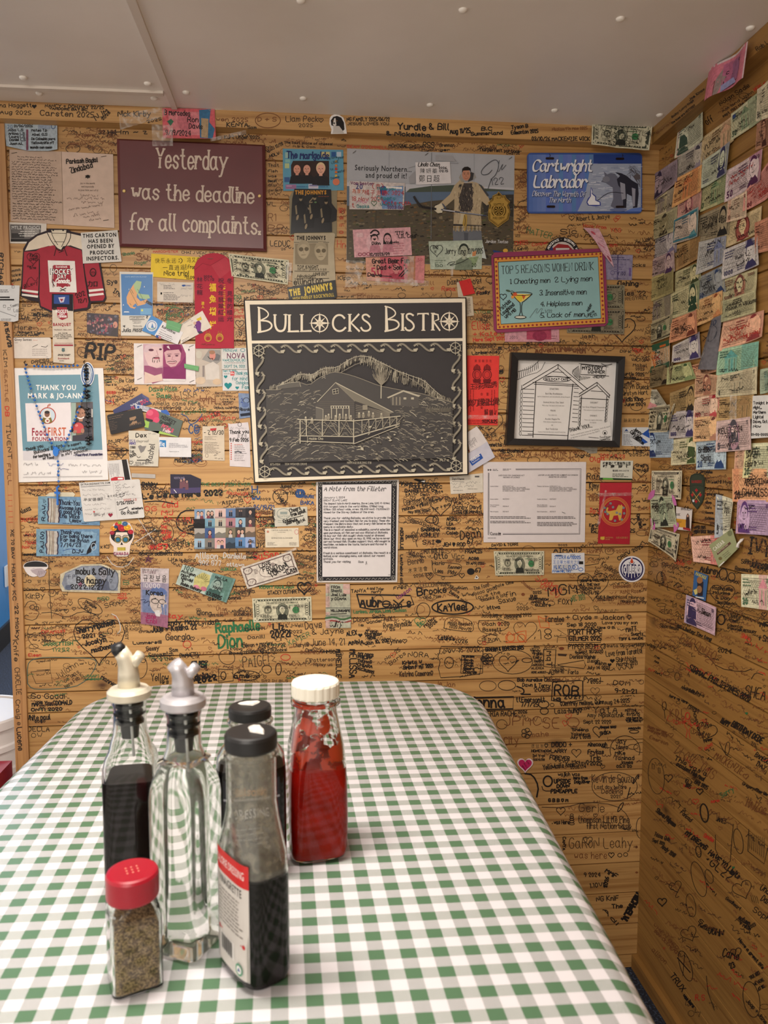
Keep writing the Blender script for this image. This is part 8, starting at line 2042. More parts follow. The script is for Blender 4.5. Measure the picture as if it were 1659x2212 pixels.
# -- banknotes covering the right-hand wall
# crop | corners TL TR BR BL | design | paper | band | dark | numeral | curl | label
NOTES="""
a|505,1115 775,868 805,1210 490,1430|q|176,180,158|196,140,150|64,84,70|20|9|green-centred twenty note with a pink end, topmost at the corner end of the right wall
a|495,1432 785,1258 803,1515 500,1705|p|150,142,136|130,120,140|70,66,80||3|grey-violet portrait note directly below the green and pink twenty
a|800,1205 1148,950 1150,1238 783,1530|b|176,150,108|190,140,110|120,80,50||2|tan note with a brown arch, just under the beam
a|1148,922 1470,665 1492,985 1152,1217|b|170,170,138|96,120,90|70,96,74|50|2|pale green euro-style fifty with an arch and a small blue flag
a|1465,640 1600,520 1600,940 1462,992|w|196,186,158|150,140,120|60,56,50|50|4|cream fifty note end at the frame edge under the beam
a|815,1490 1118,1268 1083,1622 803,1792|p|160,170,152|86,82,130|60,60,96||3|pale green note with an indigo end, left of the tilted dollar
a|235,1640 488,1475 495,1722 218,1945|q|120,100,124|74,62,100|50,42,70||3|dark purple note nearest the corner, third row down
a|495,1702 788,1545 778,1838 458,2022|b|206,140,76|190,96,46|130,60,30||2|bright orange note with scribbled red-black names
a|790,1762 1092,1590 1082,1930 765,2072|b|160,158,112|96,126,86|66,90,60|0|3|olive green note with two statues
a|1090,1602 1482,1362 1472,1712 1080,1952|p|190,168,180|140,54,96|90,40,80|50|6|lilac fifty with a magenta portrait and red writing
a|1440,1012 1600,915 1600,1265 1440,1335|m|136,82,62|110,60,46|70,36,28|1|3|red-brown note end beside the tilted dollar
a|1310,1850 1462,1560 1600,1480 1600,1900 1315,2062|w|190,110,110|206,130,120|120,40,50|100|7|rose hundred note with smeared red pen below the lilac fifty
a|218,1938 483,1780 462,2042 205,2152|b|178,164,128|96,86,90|70,60,64||3|cream note with dark pillars, nearest the corner in the fifth row
a|512,1960 772,1830 762,2060 500,2155|m|190,128,124|170,96,104|120,60,66||2|dusty rose note under the bright orange one
a|1112,1970 1322,1850 1332,2142 1110,2202|w|206,180,156|196,130,110|110,70,60|10|3|peach ten note below the lilac fifty
b|212,190 492,48 478,312 185,432|m|150,144,108|120,112,80|60,56,44||2|olive green note with a moustached man in the middle
b|480,195 748,58 752,382 472,472|p|186,166,156|60,130,146|40,100,120||4|note framed in turquoise with a blue bust
b|752,155 1100,-10 1088,362 748,442|p|116,104,82|150,128,88|34,34,34||3|dark grey-brown yen note with a long black-haired portrait
b|1068,245 1468,48 1462,332 1068,512|m|190,166,124|140,52,48|120,40,40||3|cream note with a large dark red medallion
b|178,430 472,272 467,572 183,682|p|156,150,160|100,96,140|60,60,96||3|pale violet-blue note with two robed figures by the corner
b|460,512 742,400 737,642 455,802|b|150,108,58|120,82,40|84,54,28||2|ochre brown note nearly the colour of the boards
b|760,470 1062,398 1052,692 733,832|b|160,162,170|90,104,150|60,70,120||3|blue-white note with church towers
b|1072,560 1442,405 1475,722 1063,888|p|176,172,180|96,92,136|60,56,100|1000|5|lavender thousand won note with a tall-hatted scholar, upper of three
b|1440,242 1600,170 1600,545 1448,582|w|176,104,80|150,80,60|80,40,30||3|salmon red note end at the frame edge
b|185,682 452,568 462,802 193,892|p|156,130,140|104,74,110|76,50,90||2|violet note with a bald portrait by the corner
b|195,892 450,790 452,1052 178,1162|b|150,138,84|110,104,62|80,80,50||3|olive-yellow note with a statue by the corner
b|458,822 738,700 747,922 460,1042|p|170,162,118|84,94,58|64,76,44||2|cream-green note with a full-faced green portrait
b|748,882 1002,760 1062,1042 743,1152|p|110,118,130|70,90,124|50,70,110|50|4|steel blue fifty with a smiling portrait and a scrawled name
b|1048,912 1422,788 1418,1042 1048,1172|m|170,162,124|150,96,76|120,70,60|5000|3|olive five thousand note with a red-brown turbaned head
b|138,1190 432,1058 437,1312 158,1432|b|156,146,116|96,86,90|84,78,82||5|pale grey-green note with a violet building by the corner
b|428,1082 742,930 742,1250 430,1362|p|172,166,124|50,84,60|40,70,50||3|cream note with a man in a dark green suit
b|728,1172 1022,1050 1037,1312 738,1452|p|190,138,84|196,120,70|150,80,46||4|orange-tan note with a faint head beside the rolled note
b|1048,1172 1424,1040 1432,1290 1048,1402|w|158,156,118|120,124,96|50,48,40||3|pale green note written over with a long black signature
b|162,1452 424,1330 442,1562 148,1672|d|150,142,112|0,0,0|56,54,46||3|dim one dollar bill by the corner above the folded Indian note
b|448,1392 722,1285 742,1542 430,1652|p|196,120,84|160,96,76|120,60,46||3|orange-red rupee note with vertical writing
b|1043,1422 1492,1290 1494,1582 1010,1747|p|206,146,120|176,110,100|150,60,60||6|pinkish orange rupee note written over in red pen
b|440,1702 732,1545 757,1832 438,1892|p|178,172,176|100,90,136|70,60,110|1000|5|lavender thousand won note with a tall-hatted scholar, below the red rupee note
b|58,1737 387,1640 412,1932 148,2012|b|196,190,168|206,120,60|50,90,70||10|green, white and orange striped note jutting out at the corner
b|1000,1752 1447,1660 1442,1972 985,2042|b|130,180,150|60,140,140|50,90,80||4|turquoise and lime note with a harbour scene
b|558,1962 962,1860 952,2002 720,2062|q|170,110,80|150,70,56|120,46,40|50|3|tan red fifty behind the rolled note
b|168,1982 432,1900 412,2132 138,2202|p|92,76,48|60,48,32|40,32,24||3|very dark olive note under the striped one
b|390,1952 642,1900 720,2082 390,2152|p|150,156,104|104,130,80|60,90,56||3|light green note with a wigged portrait
c|728,32 986,70 992,270 728,312|m|180,130,100|150,90,70|120,66,54||2|brown rupee note with a spectacled head in the middle
c|1008,72 1452,-32 1452,272 998,312|b|176,168,138|150,136,110|60,66,60|1|3|cream grey note with a thin tower and a teal one
c|1472,0 1600,-30 1600,240 1480,272|b|130,150,130|90,120,110|60,90,84||3|grey-teal note end at the frame edge
c|65,240 235,236 392,402 150,452|q|180,180,168|190,120,130|60,80,70||14|folded green and pink note sticking out from the corner
c|140,452 452,410 405,722 123,732|d|176,166,140|0,0,0|70,66,56||14|curled one dollar bill sticking out from the corner
c|412,278 716,162 704,475 420,522|p|126,96,52|190,160,96|44,38,30||4|brown and yellow note with a dark suited young man
c|405,512 702,480 707,780 408,802|p|160,154,164|100,94,136|66,58,104|1000|3|violet-grey thousand won note with a tall-hatted scholar, lowest of three
c|708,342 992,278 992,550 708,572|p|206,170,150|180,50,60|170,40,50|100|3|pale peach note with a bright red man
c|1000,330 1402,290 1392,570 998,592|b|160,122,72|130,96,56|90,66,40||3|ochre note with a stupa-like building under clear tape
c|708,572 1002,550 1002,820 712,842|p|206,156,110|170,110,90|120,70,60||3|tan orange rupee note signed across the bottom
c|998,622 1372,570 1392,932 998,962|m|180,150,156|150,110,130|80,76,84|5|4|mauve five note with a queen and heavy black writing
c|105,742 417,725 412,1027 98,1032|q|130,156,186|60,96,150|40,60,110|10|2|bright blue polymer ten next to the menu frame
c|413,842 717,800 702,1102 418,1122|p|190,184,150|130,144,90|70,90,50||2|pale green note with drawn-on spectacle curls
c|723,852 1052,825 1057,1167 728,1172|p|146,172,198|90,130,180|40,70,120|20|3|sky blue twenty with a formal man
c|1188,962 1334,900 1322,1182 1180,1192|w|206,158,130|196,130,110|140,90,80||3|pinkish tan note folded beside the cream-green twenty
c|1318,892 1600,878 1600,1262 1303,1267|w|190,194,160|206,190,120|56,80,60|20|4|cream-green twenty with looped signatures at the frame edge
c|1173,1192 1600,1190 1600,1555 1183,1552|w|206,140,96|190,104,72|60,40,36|20|3|orange twenty signed in capitals at the frame edge
c|1235,1562 1600,1570 1600,1955 1228,1932|q|150,120,170|196,130,150|96,60,120|10|3|purple ten note with bird and shell shapes
c|208,1212 542,1210 532,1527 203,1507|d|190,182,160|0,0,0|70,66,62||2|clean one dollar bill above the pink tape tabs
c|188,1517 442,1500 492,1852 213,1862|m|150,164,140|120,140,116|40,50,44|1|2|green one note framed by four pink tape tabs
c|173,1872 487,1962 457,2262 153,2042|d|184,178,154|0,0,0|62,62,58||5|one dollar bill drooping down to the right below the pink tabs
c|963,1500 1152,1560 1147,1902 983,1982|w|190,190,172|70,90,140|56,56,60|5|12|upright five note curling away from the wall right of the crest
d|655,892 1042,868 1002,1212 698,1167|b|214,160,150|190,60,70|150,50,60||3|pink note with red dancers half under the tilted green card
d|608,1592 938,1732 927,2042 588,1897|q|176,140,170|110,120,170|60,50,90|10|3|lilac and blue ten note hanging lowest on the right wall
d|1273,1342 1600,1358 1600,1745 1283,1702|b|196,196,170|200,120,140|70,110,80|20|3|green and pink twenty with a domed church at the frame edge
"""
def wall_notes():
 k=0
 for ln in NOTES.strip().split('\n'):
  cr,q,kind,paper,band,dark,num,curl,label=ln.split('|');k+=1
  q=[tuple(map(float,p.split(',')))for p in q.split()];q=q[:4]if len(q)==4 else[q[0],q[2],q[3],q[4]]
  paper,band,dark=[tuple(map(int,c.split(',')))for c in(paper,band,dark)];R=random.Random(k*7+1);cu=float(curl)/1000;ph=R.uniform(0,6)
  m_=lambda c,f=.30:tuple(int(min(255,(a*(1-f)+b*f)*1.14))for a,b in zip(c,(196,184,152)))
  paper,band=m_(paper),m_(band,.2);cx,cy=sum(a for a,b in q)/4,sum(b for a,b in q)/4;q=[(cx+(a-cx)*1.09,cy+(b-cy)*1.09)for a,b in q]
  pap=tuple(int(v*.5+b*.5)for v,b in zip(paper,band));lo=tuple(int(v*.72)for v in paper);hi=tuple(min(255,int(v*1.1))for v in paper)
  bend=lambda u,v,c=cu,p=ph:.0005*(1+math.sin(u*7+p+v*3))+c*(abs(u-.5)*2)**3*(.25+.75*v)
  grp='banknotes taped over the right wall';off=.0012+(k%9)*.0009
  if kind=='d':s=dollar(cr,q,label,off,'R',bend,grp,tint=paper,dark=dark,seed=k,ink=[('~mn e',R.randint(14,60),30,9,-4),('aw & R',R.randint(80,110),50,8,5)]if R.random()<.6 else())
  else:
   s=local('banknote',cr,q,(150,72),paper,label,'banknote',off,NOTE,grp,'R',bend,k)
   s.r(4,4,146,68,hi);s.r(6,6,144,66,paper)
   if kind in 'pb':s.r(R.choice((96,88)),0,R.choice((132,150)),72,pap)
   if kind in 'qw':s.r(R.choice((0,4)),0,R.choice((26,44)),72,pap)
   for i in range(26):s.l([(R.uniform(6,60)if i>12 else 64+i,8+(i%13)*4.6),(R.uniform(60,86)if i>12 else 142-i,9+(i%13)*4.6)],.9,lo)
   for i in range(7):s.l([(6+j*23,36+26*math.sin(j*1.1+i*.5+ph))for j in range(7)],.7,lo,1)
   if kind in 'pqm':
    cx={'p':116,'q':36,'m':76}[kind];s.e(cx,36,26,33,hi if kind!='m' else band);s.face(cx,28,42,hi,dark,dark if R.random()<.5 else band,long=R.random()<.25,sh=.75,b=.98)
    if 'hatted' in label:s.p([(cx-22,18),(cx-12,8),(cx-9,-0),(cx+9,0),(cx+12,8),(cx+22,18)],dark)
    if 'moustache' in label:s.p([(cx-9,42),(cx,39),(cx+9,42),(cx,45)],dark)
    if 'spectacle' in label:s.ring(cx-14,46,10,9,2.4,'k');s.ring(cx+14,46,10,9,2.4,'k')
    if 'red medallion' in label:s.ring(cx,36,28,34,3,dark)
   elif kind=='b':
    x=R.choice((50,74,112));s.r(x-22,26,x+22,66,pap);s.p([(x-26,28),(x,8),(x+26,28)],band)
    for i in range(4):s.r(x-18+i*10,32,x-13+i*10,64,lo if i%2 else band)
    if 'striped' in label:s.r(0,0,150,16,(50,96,70));s.r(0,58,150,72,(50,96,70));s.r(44,0,50,72,(210,110,50));s.r(96,8,130,14,(210,110,50));s.k('GMC',58,44,12,'r',2);s.k('PESO',58,60,12,'k',2)
    if 'flag' in label:s.r(10,8,26,20,(50,70,130))
   s.small(R.choice((10,52)),10,44,dark,3.2,3,6.5);s.small(R.choice((12,60)),56,36,dark,2.6,2,5)
   if num:s.t(num,8,66,15 if len(num)<4 else 11,dark,bold=1.5);s.t(num,142,16,9,dark,al='r',bold=1)
   if 'turquoise' in label and kind=='p':clip_rect(s,6,6,144,66,(60,130,146),5)
  pen='r' if 'red pen' in label or 'red writing' in label else 'k'
  for i in range(R.choice((1,2,3,3))+(2 if 'writ' in label or 'sign' in label or 'scrib' in label else 0)):s.scrawl(R.uniform(8,60),R.uniform(18,62),R.uniform(34,76),R.uniform(7,12),pen,1.5,R.uniform(-8,8))
  for key,t_,x,y,h in(('in capitals','CHARISSA',40,60,17),('in capitals','ARGENTINA',50,34,12),('looped','Dylan',14,30,20),('looped','Edgar ♥',10,48,11),('sky blue','Bradio',14,30,13),('sky blue','Sigsig',26,50,14),('scrawled name','Luchi',20,34,15),('heavy black','KELLY 2024',12,30,13),('long black','Raelel M Williams',20,40,13),('red pen','MUMBAI',84,60,12),('upright','Ingrid',60,30,14),('four pink','NEVER POST PIZZA',12,30,10),('lowest on','Simon',84,30,13),('vertical writ','NIL PATEL',30,50,12)):
   if key in label:s.k(t_,x,y,h,pen,2)
  o=done(s)
  if 'four pink' in label:
   for t_ in([(150,1545),(165,1480),(200,1435),(238,1428),(228,1500),(190,1540)],[(443,1482),(465,1500),(492,1560),(500,1615),(470,1612),(450,1560)],[(180,1770),(215,1765),(240,1830),(238,1900),(215,1905),(190,1850)],[(462,1850),(490,1815),(520,1820),(528,1850),(500,1910),(468,1942)]):
    t=Sheet('c','R',.0105);t.slab(t_,(196,110,170),t=.0004);t.make('tape',PAPER,parent=o)
  if 'clear tape' in label:tape(o,'c',[(1150,300),(1230,296),(1225,590),(1140,592)],'R',.0115)
wall_notes()
s=Sheet('b','R',.008,quad=[(905,1420),(1038,1328),(965,1985),(775,1980)],size=(60,130),bend=lambda u,v:.022*math.sin(u*3.14)*(.4+.6*v),seed=2);s.sheet((104,100,104),12,14);s.t('50',22,20,14,(50,56,76),w=28,bold=1);s.e(40,40,14,20,(62,62,70));s.e(22,86,10,14,(176,168,158));s.e(20,112,13,9,(150,144,136));s.l([(10,60),(30,90),(14,124)],3,(150,146,142),1)
s.make('banknote',NOTE,'dark grey note rolled lengthwise and standing off the right wall','banknote')
s=Sheet('a','RT',.004,quad=[(880,405),(1385,55),(1325,490),(905,775)],size=(150,76),bend=lambda u,v:.004+.016*(1-u)*v+.006*math.sin(u*8),seed=4);s.sheet((206,120,136),16,8)
s.r(0,0,150,5,(214,196,196));s.r(146,0,150,76,(214,196,196));s.p([(40,76),(44,40),(60,20),(74,36),(60,60),(52,76)],(150,130,126));s.p([(0,76),(14,74),(34,48),(42,40),(40,76)],(96,74,56));s.r(60,12,120,66,(176,100,130));s.e(100,40,22,26,(150,96,130));s.p([(60,60),(100,54),(110,70),(60,76)],(150,150,190))
for t_,x,y in(('Alice',84,26),('Pierre',70,44),('Lumpt',66,66)):s.k(t_,x,y,12,'k',2)
s.make('banknote',NOTE,'pink fifty note hanging off the right beam against the ceiling','banknote')
# other things pinned to the right wall
s=card('note_paper','c',[(1420,305),(1620,294),(1620,800),(1400,815)],(216,214,210),'white handwritten note about the northern lights at the frame edge','note',.0105,plane='R')
for i,t_ in enumerate(('Tonight in','Night...','Northern','Lights!','Dawn, Oct','Now')):s.k(t_,1428,405+i*56,34,'k',7,w=(180,100,150,120,170,90)[i])
s.k('01-02-2025',1405,780,26,'k',7,w=200);done(s)
def crest():
 out=[(622,1290),(640,1250),(680,1232),(735,1232),(775,1250),(798,1290),(792,1500),(770,1580),(708,1662),(650,1590),(622,1500)]
 s=card('cloth_patch','c',out,(52,62,48),'dark green cloth patch with red maple leaves and crossed tools','patch',.0016,plane='R',t=.0014,seed=3);c=(708,1440)
 s.l([(x*.93+c[0]*.07,y*.95+c[1]*.05)for x,y in out],7,(34,40,34),close=True);s.l([(635,1385),(670,1372),(745,1372),(785,1388)],6,(34,40,34));s.t('RANGERS',645,1345,32,(160,40,40),w=122,bold=2)
 for x,y in((703,1435),(655,1490),(750,1490),(700,1568)):s.p([(x,y-28),(x+9,y-12),(x+20,y-8),(x+12,y+8),(x+4,y+10),(x+3,y+24),(x-3,y+24),(x-4,y+10),(x-12,y+8),(x-20,y-8),(x-9,y-12)],(170,36,40))
 s.l([(658,1450),(742,1572)],6,(196,150,80));s.l([(752,1455),(662,1570)],6,(196,150,80));s.p([(652,1545),(676,1540),(680,1570),(660,1575)],(200,206,210));done(s)
crest()
s=card('photo_badge','c',[(485,1625),(680,1660),(660,1918),(488,1900)],(214,208,204),'white and yellow photo pass with a long-haired woman, beside the pink tape tabs','pass',.0085,GLOSS,plane='R');s.p([(487,1770),(605,1782),(600,1880),(488,1868)],(206,150,50));s.k('2025.11.24',545,1665,24,'k',5,w=125,rot=4);s.k('DIE',490,1732,22,'k',4,w=45);s.p([(605,1790),(612,1730),(628,1706),(645,1735),(650,1800),(650,1905),(605,1900)],(40,34,36));s.e(628,1738,11,16,(190,150,130));s.p([(570,1872),(660,1890),(660,1918),(572,1900)],(150,44,50));s.small(500,1800,80,(110,80,40),7,2);done(s)
s=card('business_card','d',[(898,980),(1172,780),(1248,1020),(1015,1252)],(150,156,116),'pale green plastic card tilted over the pink dancer note','card',.0115,GLOSS,plane='R',seed=51);s.t('CAESAR',965,1055,44,(214,212,196),w=170,rot=-40,bold=2);s.p([(990,1070),(1150,940),(1165,965),(1000,1100)],(90,60,50));s.t('BRING YOUR OWN',1005,1080,16,(206,196,170),w=160,rot=-38,bold=1);s.small(1060,1100,130,(110,110,84),10,3,22,rot=-38);s.e(1150,840,30,34,(110,116,84));s.e(1035,1140,22,20,(110,100,60));s.l([(1030,1225),(1080,1180)],10,'W');done(s)
s=card('picture_card','d',[(680,1282),(845,1345),(812,1652),(655,1582)],(46,96,150),'blue picture card with yellow lettering above the lilac ten note','card',.0030,GLOSS,plane='R');s.t('PANCAKE',690,1335,36,(206,190,60),w=140,rot=24,bold=2);s.p([(715,1400),(790,1420),(780,1590),(715,1590)],(34,32,44));s.e(745,1400,36,40,(150,104,66));s.e(740,1510,32,44,(150,110,76));s.p([(670,1520),(710,1500),(720,1560),(690,1575)],(206,196,120));s.l([(700,1600),(790,1615)],12,'W');done(s)
pin=hit(1380+1255/5.53,1000+900/5.53,0,WX);tag(tube('push_pin',[pin,pin+Vector((-.006,0,-.004)),pin+Vector((-.012,0,-.012)),pin+Vector((-.014,0,-.020))],[.001,.0035,.003,.0038],plain('white_plastic',(214,206,200),.35)),'small white peg stuck in the boards right of the green card','push pin')
# -- table, cloth and bottles
def part(name,V,F,mat,root,smooth=True):
 me=bpy.data.meshes.new(name);me.from_pydata([tuple(v)for v in V],[],F);me.materials.append(mat)
 o=bpy.data.objects.new(name,me);C.objects.link(o);o.parent=root
 if smooth:
  for p in me.polygons:p.use_smooth=True
  me.set_sharp_from_angle(angle=.6)
 return o
def loft(name,secs,mat,root,seg=40,cap0=True,cap1=True,smooth=True,cx=0,cy=0):
 """Stack of super-ellipse sections (z, half width, half depth, squareness)."""
 V,F=[],[]
 for z,rx,ry,p in secs:
  for i in range(seg):
   a=2*math.pi*(i+.5)/seg;c,s=math.cos(a),math.sin(a)
   V.append((cx+rx*math.copysign(abs(c)**(2/p),c),cy+ry*math.copysign(abs(s)**(2/p),s),z))
 for k in range(len(secs)-1):F+=[(k*seg+i,k*seg+(i+1)%seg,k*seg+seg+(i+1)%seg,k*seg+seg+i)for i in range(seg)]
 if cap0:F.append(list(range(seg))[::-1])
 if cap1:F.append(list(range((len(secs)-1)*seg,len(secs)*seg)))
 return part(name,V,F,mat,root,smooth)
def glassy(name,col,ior=1.5,rough=.0):
 return plain(name,col,rough,Transmission_Weight=1.0,IOR=ior)
def shell(secs,t):  # outer wall up, inner wall down
 return secs+[(max(z,secs[0][0]+t*1.6),rx-t,ry-t,p)for z,rx,ry,p in reversed(secs)]
TA=math.radians(-3.0);EX,EY=Vector((math.cos(TA),math.sin(TA),0)),Vector((-math.sin(TA),math.cos(TA),0))
TL,TR,TB,TF,TRAD=-.531,.444,-.053,-1.98,.22
def table_outline(ins,n=14):
 q=[]
 r=max(.02,TRAD-ins)
 for cx,cy,a in((TR-TRAD,TB-TRAD,0),(TL+TRAD,TB-TRAD,90),(TL+TRAD,TF+TRAD,180),(TR-TRAD,TF+TRAD,270)):
  for i in range(n+1):
   t=math.radians(a+90*i/n);d=EX*math.cos(t)+EY*math.sin(t);q.append((EX*cx+EY*cy+d*r,d))
 return q
def table():
 root=empty('dining_table',EX*-.04+EY*-1.0,'long dining table hidden under the green gingham cloth','table')
 O=root.location;w=plain('table_top_board',(150,112,74),.5,noise=.15,scale=8);st=plain('table_steel',(60,60,62),.4,.6)
 V=[p-O+Vector((0,0,z))for z in(TZ-.030,TZ-.0025)for p,d in table_outline(.060)];n=len(V)//2
 part('table_top',V,[list(range(n))[::-1],list(range(n,2*n))]+[(i,(i+1)%n,n+(i+1)%n,n+i)for i in range(n)],w,root,False)
 for a,b in((TR-.12,TB-.2),(TL+.12,TB-.2),(TR-.12,TF+.2),(TL+.12,TF+.2)):
  p=EX*a+EY*b-O;loft('leg',[(0,.022,.022,2),(.02,.024,.024,2),(TZ-.03,.024,.024,2)],st,root,16,cx=p.x,cy=p.y)
  # cloth
 m,nt,b=mat_base('gingham_vinyl');uv=N(nt,'ShaderNodeUVMap');sp=N(nt,'ShaderNodeSeparateXYZ');nt.links.new(uv.outputs[0],sp.inputs[0])
 def M(op,a,bb=0.0):
  k=N(nt,'ShaderNodeMath',operation=op)
  for i,v in enumerate((a,bb)):
   if hasattr(v,'is_linked'):nt.links.new(v,k.inputs[i])
   else:k.inputs[i].default_value=v
  return k.outputs[0]
 g=hit(1149,2187,2,TZ);u0,v0=g.x+.034*g.y,g.y+.0227*g.x
 col=M('LESS_THAN',M('FRACT',M('ADD',M('DIVIDE',M('SUBTRACT',sp.outputs[0],u0),.0381),100.25)),.5)
 row=M('LESS_THAN',M('FRACT',M('ADD',M('DIVIDE',M('SUBTRACT',sp.outputs[1],v0),.0358),100.25)),.5)
 hatch=M('LESS_THAN',M('FRACT',M('ADD',M('MULTIPLY',M('ADD',sp.outputs[0],sp.outputs[1]),1/.0016),900)),.55)
 wh,gr,h1,h2=lin((222,218,222)),lin((84,118,88)),lin((118,124,118)),lin((114,130,114))
 c1=mixc(nt,hatch,wh,h1);c2=mixc(nt,hatch,wh,h2);e=mixc(nt,col,wh,c1);e=mixc(nt,row,e,mixc(nt,col,c2,gr))
 nt.links.new(e,b.inputs['Base Color']);b.inputs['Roughness'].default_value=.42
 n1=N(nt,'ShaderNodeTexNoise',i_Scale=14.0,i_Detail=3.0);nt.links.new(uv.outputs[0],n1.inputs['Vector']);bp=N(nt,'ShaderNodeBump',i_Strength=.10,i_Distance=.01);nt.links.new(n1.outputs[0],bp.inputs['Height']);nt.links.new(bp.outputs[0],b.inputs['Normal'])
 rr=.042;V,F,U=[],[],[];base=table_outline(rr);n=len(base)
 rows=[(rr*math.sin(t),-rr*(1-math.cos(t)),rr*t)for t in[math.radians(x)for x in(0,15,30,45,60,75,90)]]+[(rr+.001+f*.012,-rr-f*.20,rr*1.571+f*.2)for f in(.15,.4,.7,1)]
 for out,dz,s in rows:
  for i,(p,d)in enumerate(base):
   f=max(0,-dz-rr)/.2;wv=.010*f*math.sin(i*1.3)+.004*f*math.sin(i*2.9)
   q=p+d*(out+wv);V.append((q.x,q.y,TZ+dz));e_=p+d*s;U.append((e_.x+.034*e_.y,e_.y+.0227*e_.x))
 for k in range(len(rows)-1):F+=[(k*n+i,k*n+(i+1)%n,k*n+n+(i+1)%n,k*n+n+i)for i in range(n)]
 F=[tuple(reversed(f))for f in F];F.append(list(range(n)))
 o=mesh_obj('tablecloth',V,F,m,smooth=True);tag(o,'green and white gingham vinyl cloth draped over the long table','tablecloth')
 ul=o.data.uv_layers.new(name='UVMap')
 for l in o.data.loops:ul.data[l.index].uv=U[l.vertex_index]
table()
GLASS=glassy('clear_glass',(250,252,250),1.36)
def at(px,py):return hit(px,py,2,TZ+.0006)
def pourer(px,py,ys,a,nr,rz,label,liquid,level,steel,black_tip):
 """Square oil bottle with a rubber-stoppered metal pourer; ys = picture rows of shoulder, neck, collar and spout."""
 p=at(px,py);root=empty('pourer_bottle',p,label,'bottle','pourer bottles on the table',rz);Z=[z_at(p.x,p.y,y)-TZ for y in ys]
 sh,nk,cb,ct,sp=Z;t=.0028
 sec=[(0,a*.86,a*.86,7),(.004,a*.97,a*.97,7),(.010,a,a,7),(sh-.012,a,a,7),(sh,a*.98,a*.98,6),(sh*.72+nk*.28,a*.93,a*.93,4.4),(sh*.45+nk*.55,a*.80,a*.80,3),(sh*.15+nk*.85,nr*1.22,nr*1.22,2.2),(nk+.006,nr*1.05,nr*1.05,2),(cb-.012,nr,nr,2),(cb-.006,nr*1.08,nr*1.08,2),(cb-.0006,nr*1.06,nr*1.06,2)]
 lv=z_at(p.x,p.y,level)-TZ;loft('glass_body',sec+[(max(z,lv),rx-t,ry-t,e)for z,rx,ry,e in reversed(sec)if z>lv]+[(lv,a*.8,a*.8,4)]if steel is not ivory else shell(sec,t),GLASS,root);q=[s for s in sec if s[0]<lv-.002];l0,l1=q[-1],sec[len(q)];f=(lv-l0[0])/(l1[0]-l0[0]);q.append((lv,l0[1]+(l1[1]-l0[1])*f,l0[2]+(l1[2]-l0[2])*f,l0[3]+(l1[3]-l0[3])*f))
 loft('liquid',[(max(z,.005),x-t*.94,y-t*.94,e)for z,x,y,e in q],liquid,root)
 rub=plain('black_rubber',(20,20,22),.45)
 z=cb;st=[(z-.052,nr*.52,nr*.52,2),(z-.036,nr*.60,nr*.60,2)]
 for i in range(3):z_=z-.034+i*.011;st+=[(z_,nr*.66,nr*.66,2),(z_+.002,nr*.88,nr*.88,2),(z_+.006,nr*.88,nr*.88,2),(z_+.008,nr*.66,nr*.66,2)]
 loft('stopper',st+[(z,nr*.8,nr*.8,2)],rub,root,28)
 cr=nr*1.36;loft('collar',[(cb,cr*.94,cr*.94,2),(cb+.002,cr,cr,2),(ct-.004,cr,cr,2),(ct,cr*.86,cr*.86,2),(ct+.002,cr*.5,cr*.5,2)],steel,root,36)
 h=sp-ct;tp=[Vector((0,0,ct)),Vector((0,0,ct+h*.4)),Vector((-.001,-.001,ct+h*.6)),Vector((-.004,-.003,ct+h*.8)),Vector((-.009,-.005,ct+h*.99))]
 R=root.matrix_basis.to_3x3().inverted();W=lambda v:R@v
 o=tube('spout',[W(v)for v in tp],[nr*.70,nr*.64,nr*.58,nr*.50,nr*.46],steel,None,20);o.parent=root;sp_=o
 o=tube('air_vent',[W(v)for v in(Vector((.003,0,ct+h*.5)),Vector((.010,-.003,ct+h*.70)),Vector((.017,-.005,ct+h*.88)))],[nr*.34,nr*.32,nr*.32],steel,None,14);o.parent=root
 o=tube('breather_tube',[W(Vector((.004,-nr*.72,cb-.004))),W(Vector((.005,-nr*.6,cb-.04))),W(Vector((.006,-nr*.45,cb-.075)))],.0018,plain('clear_tube',(206,208,206),.2),None,8);o.parent=root
 if black_tip:o=tube('spout_cap',[W(tp[-1]+Vector((.004,.002,-.010))),W(tp[-1]+Vector((-.002,-.001,.002))),W(tp[-1]+Vector((-.004,-.002,.008)))],[nr*.40,nr*.46,nr*.36],rub,None,16);o.parent=sp_
 return root
ivory=plain('ivory_pourer',(212,204,184),.3,.25);steel=plain('brushed_steel',(196,192,196),.40,.55)
soy=plain('dark_soy',(20,8,8),.3,Specular_IOR_Level=.1);vin=plain('pale_vinegar',(206,222,196),.5,Alpha=.08,Specular_IOR_Level=0.0)
pourer(291,1938,(1645,1590,1508,1486,1402),.0335,.0205,math.radians(4),'square glass bottle of dark sauce with an ivory pourer, leftmost of the bottles',soy,1672,ivory,True)
pourer(407,2040,(1695,1622,1528,1503,1430),.0330,.0195,math.radians(-27),'square glass bottle of clear vinegar with a steel pourer',vin,1640,steel,False)
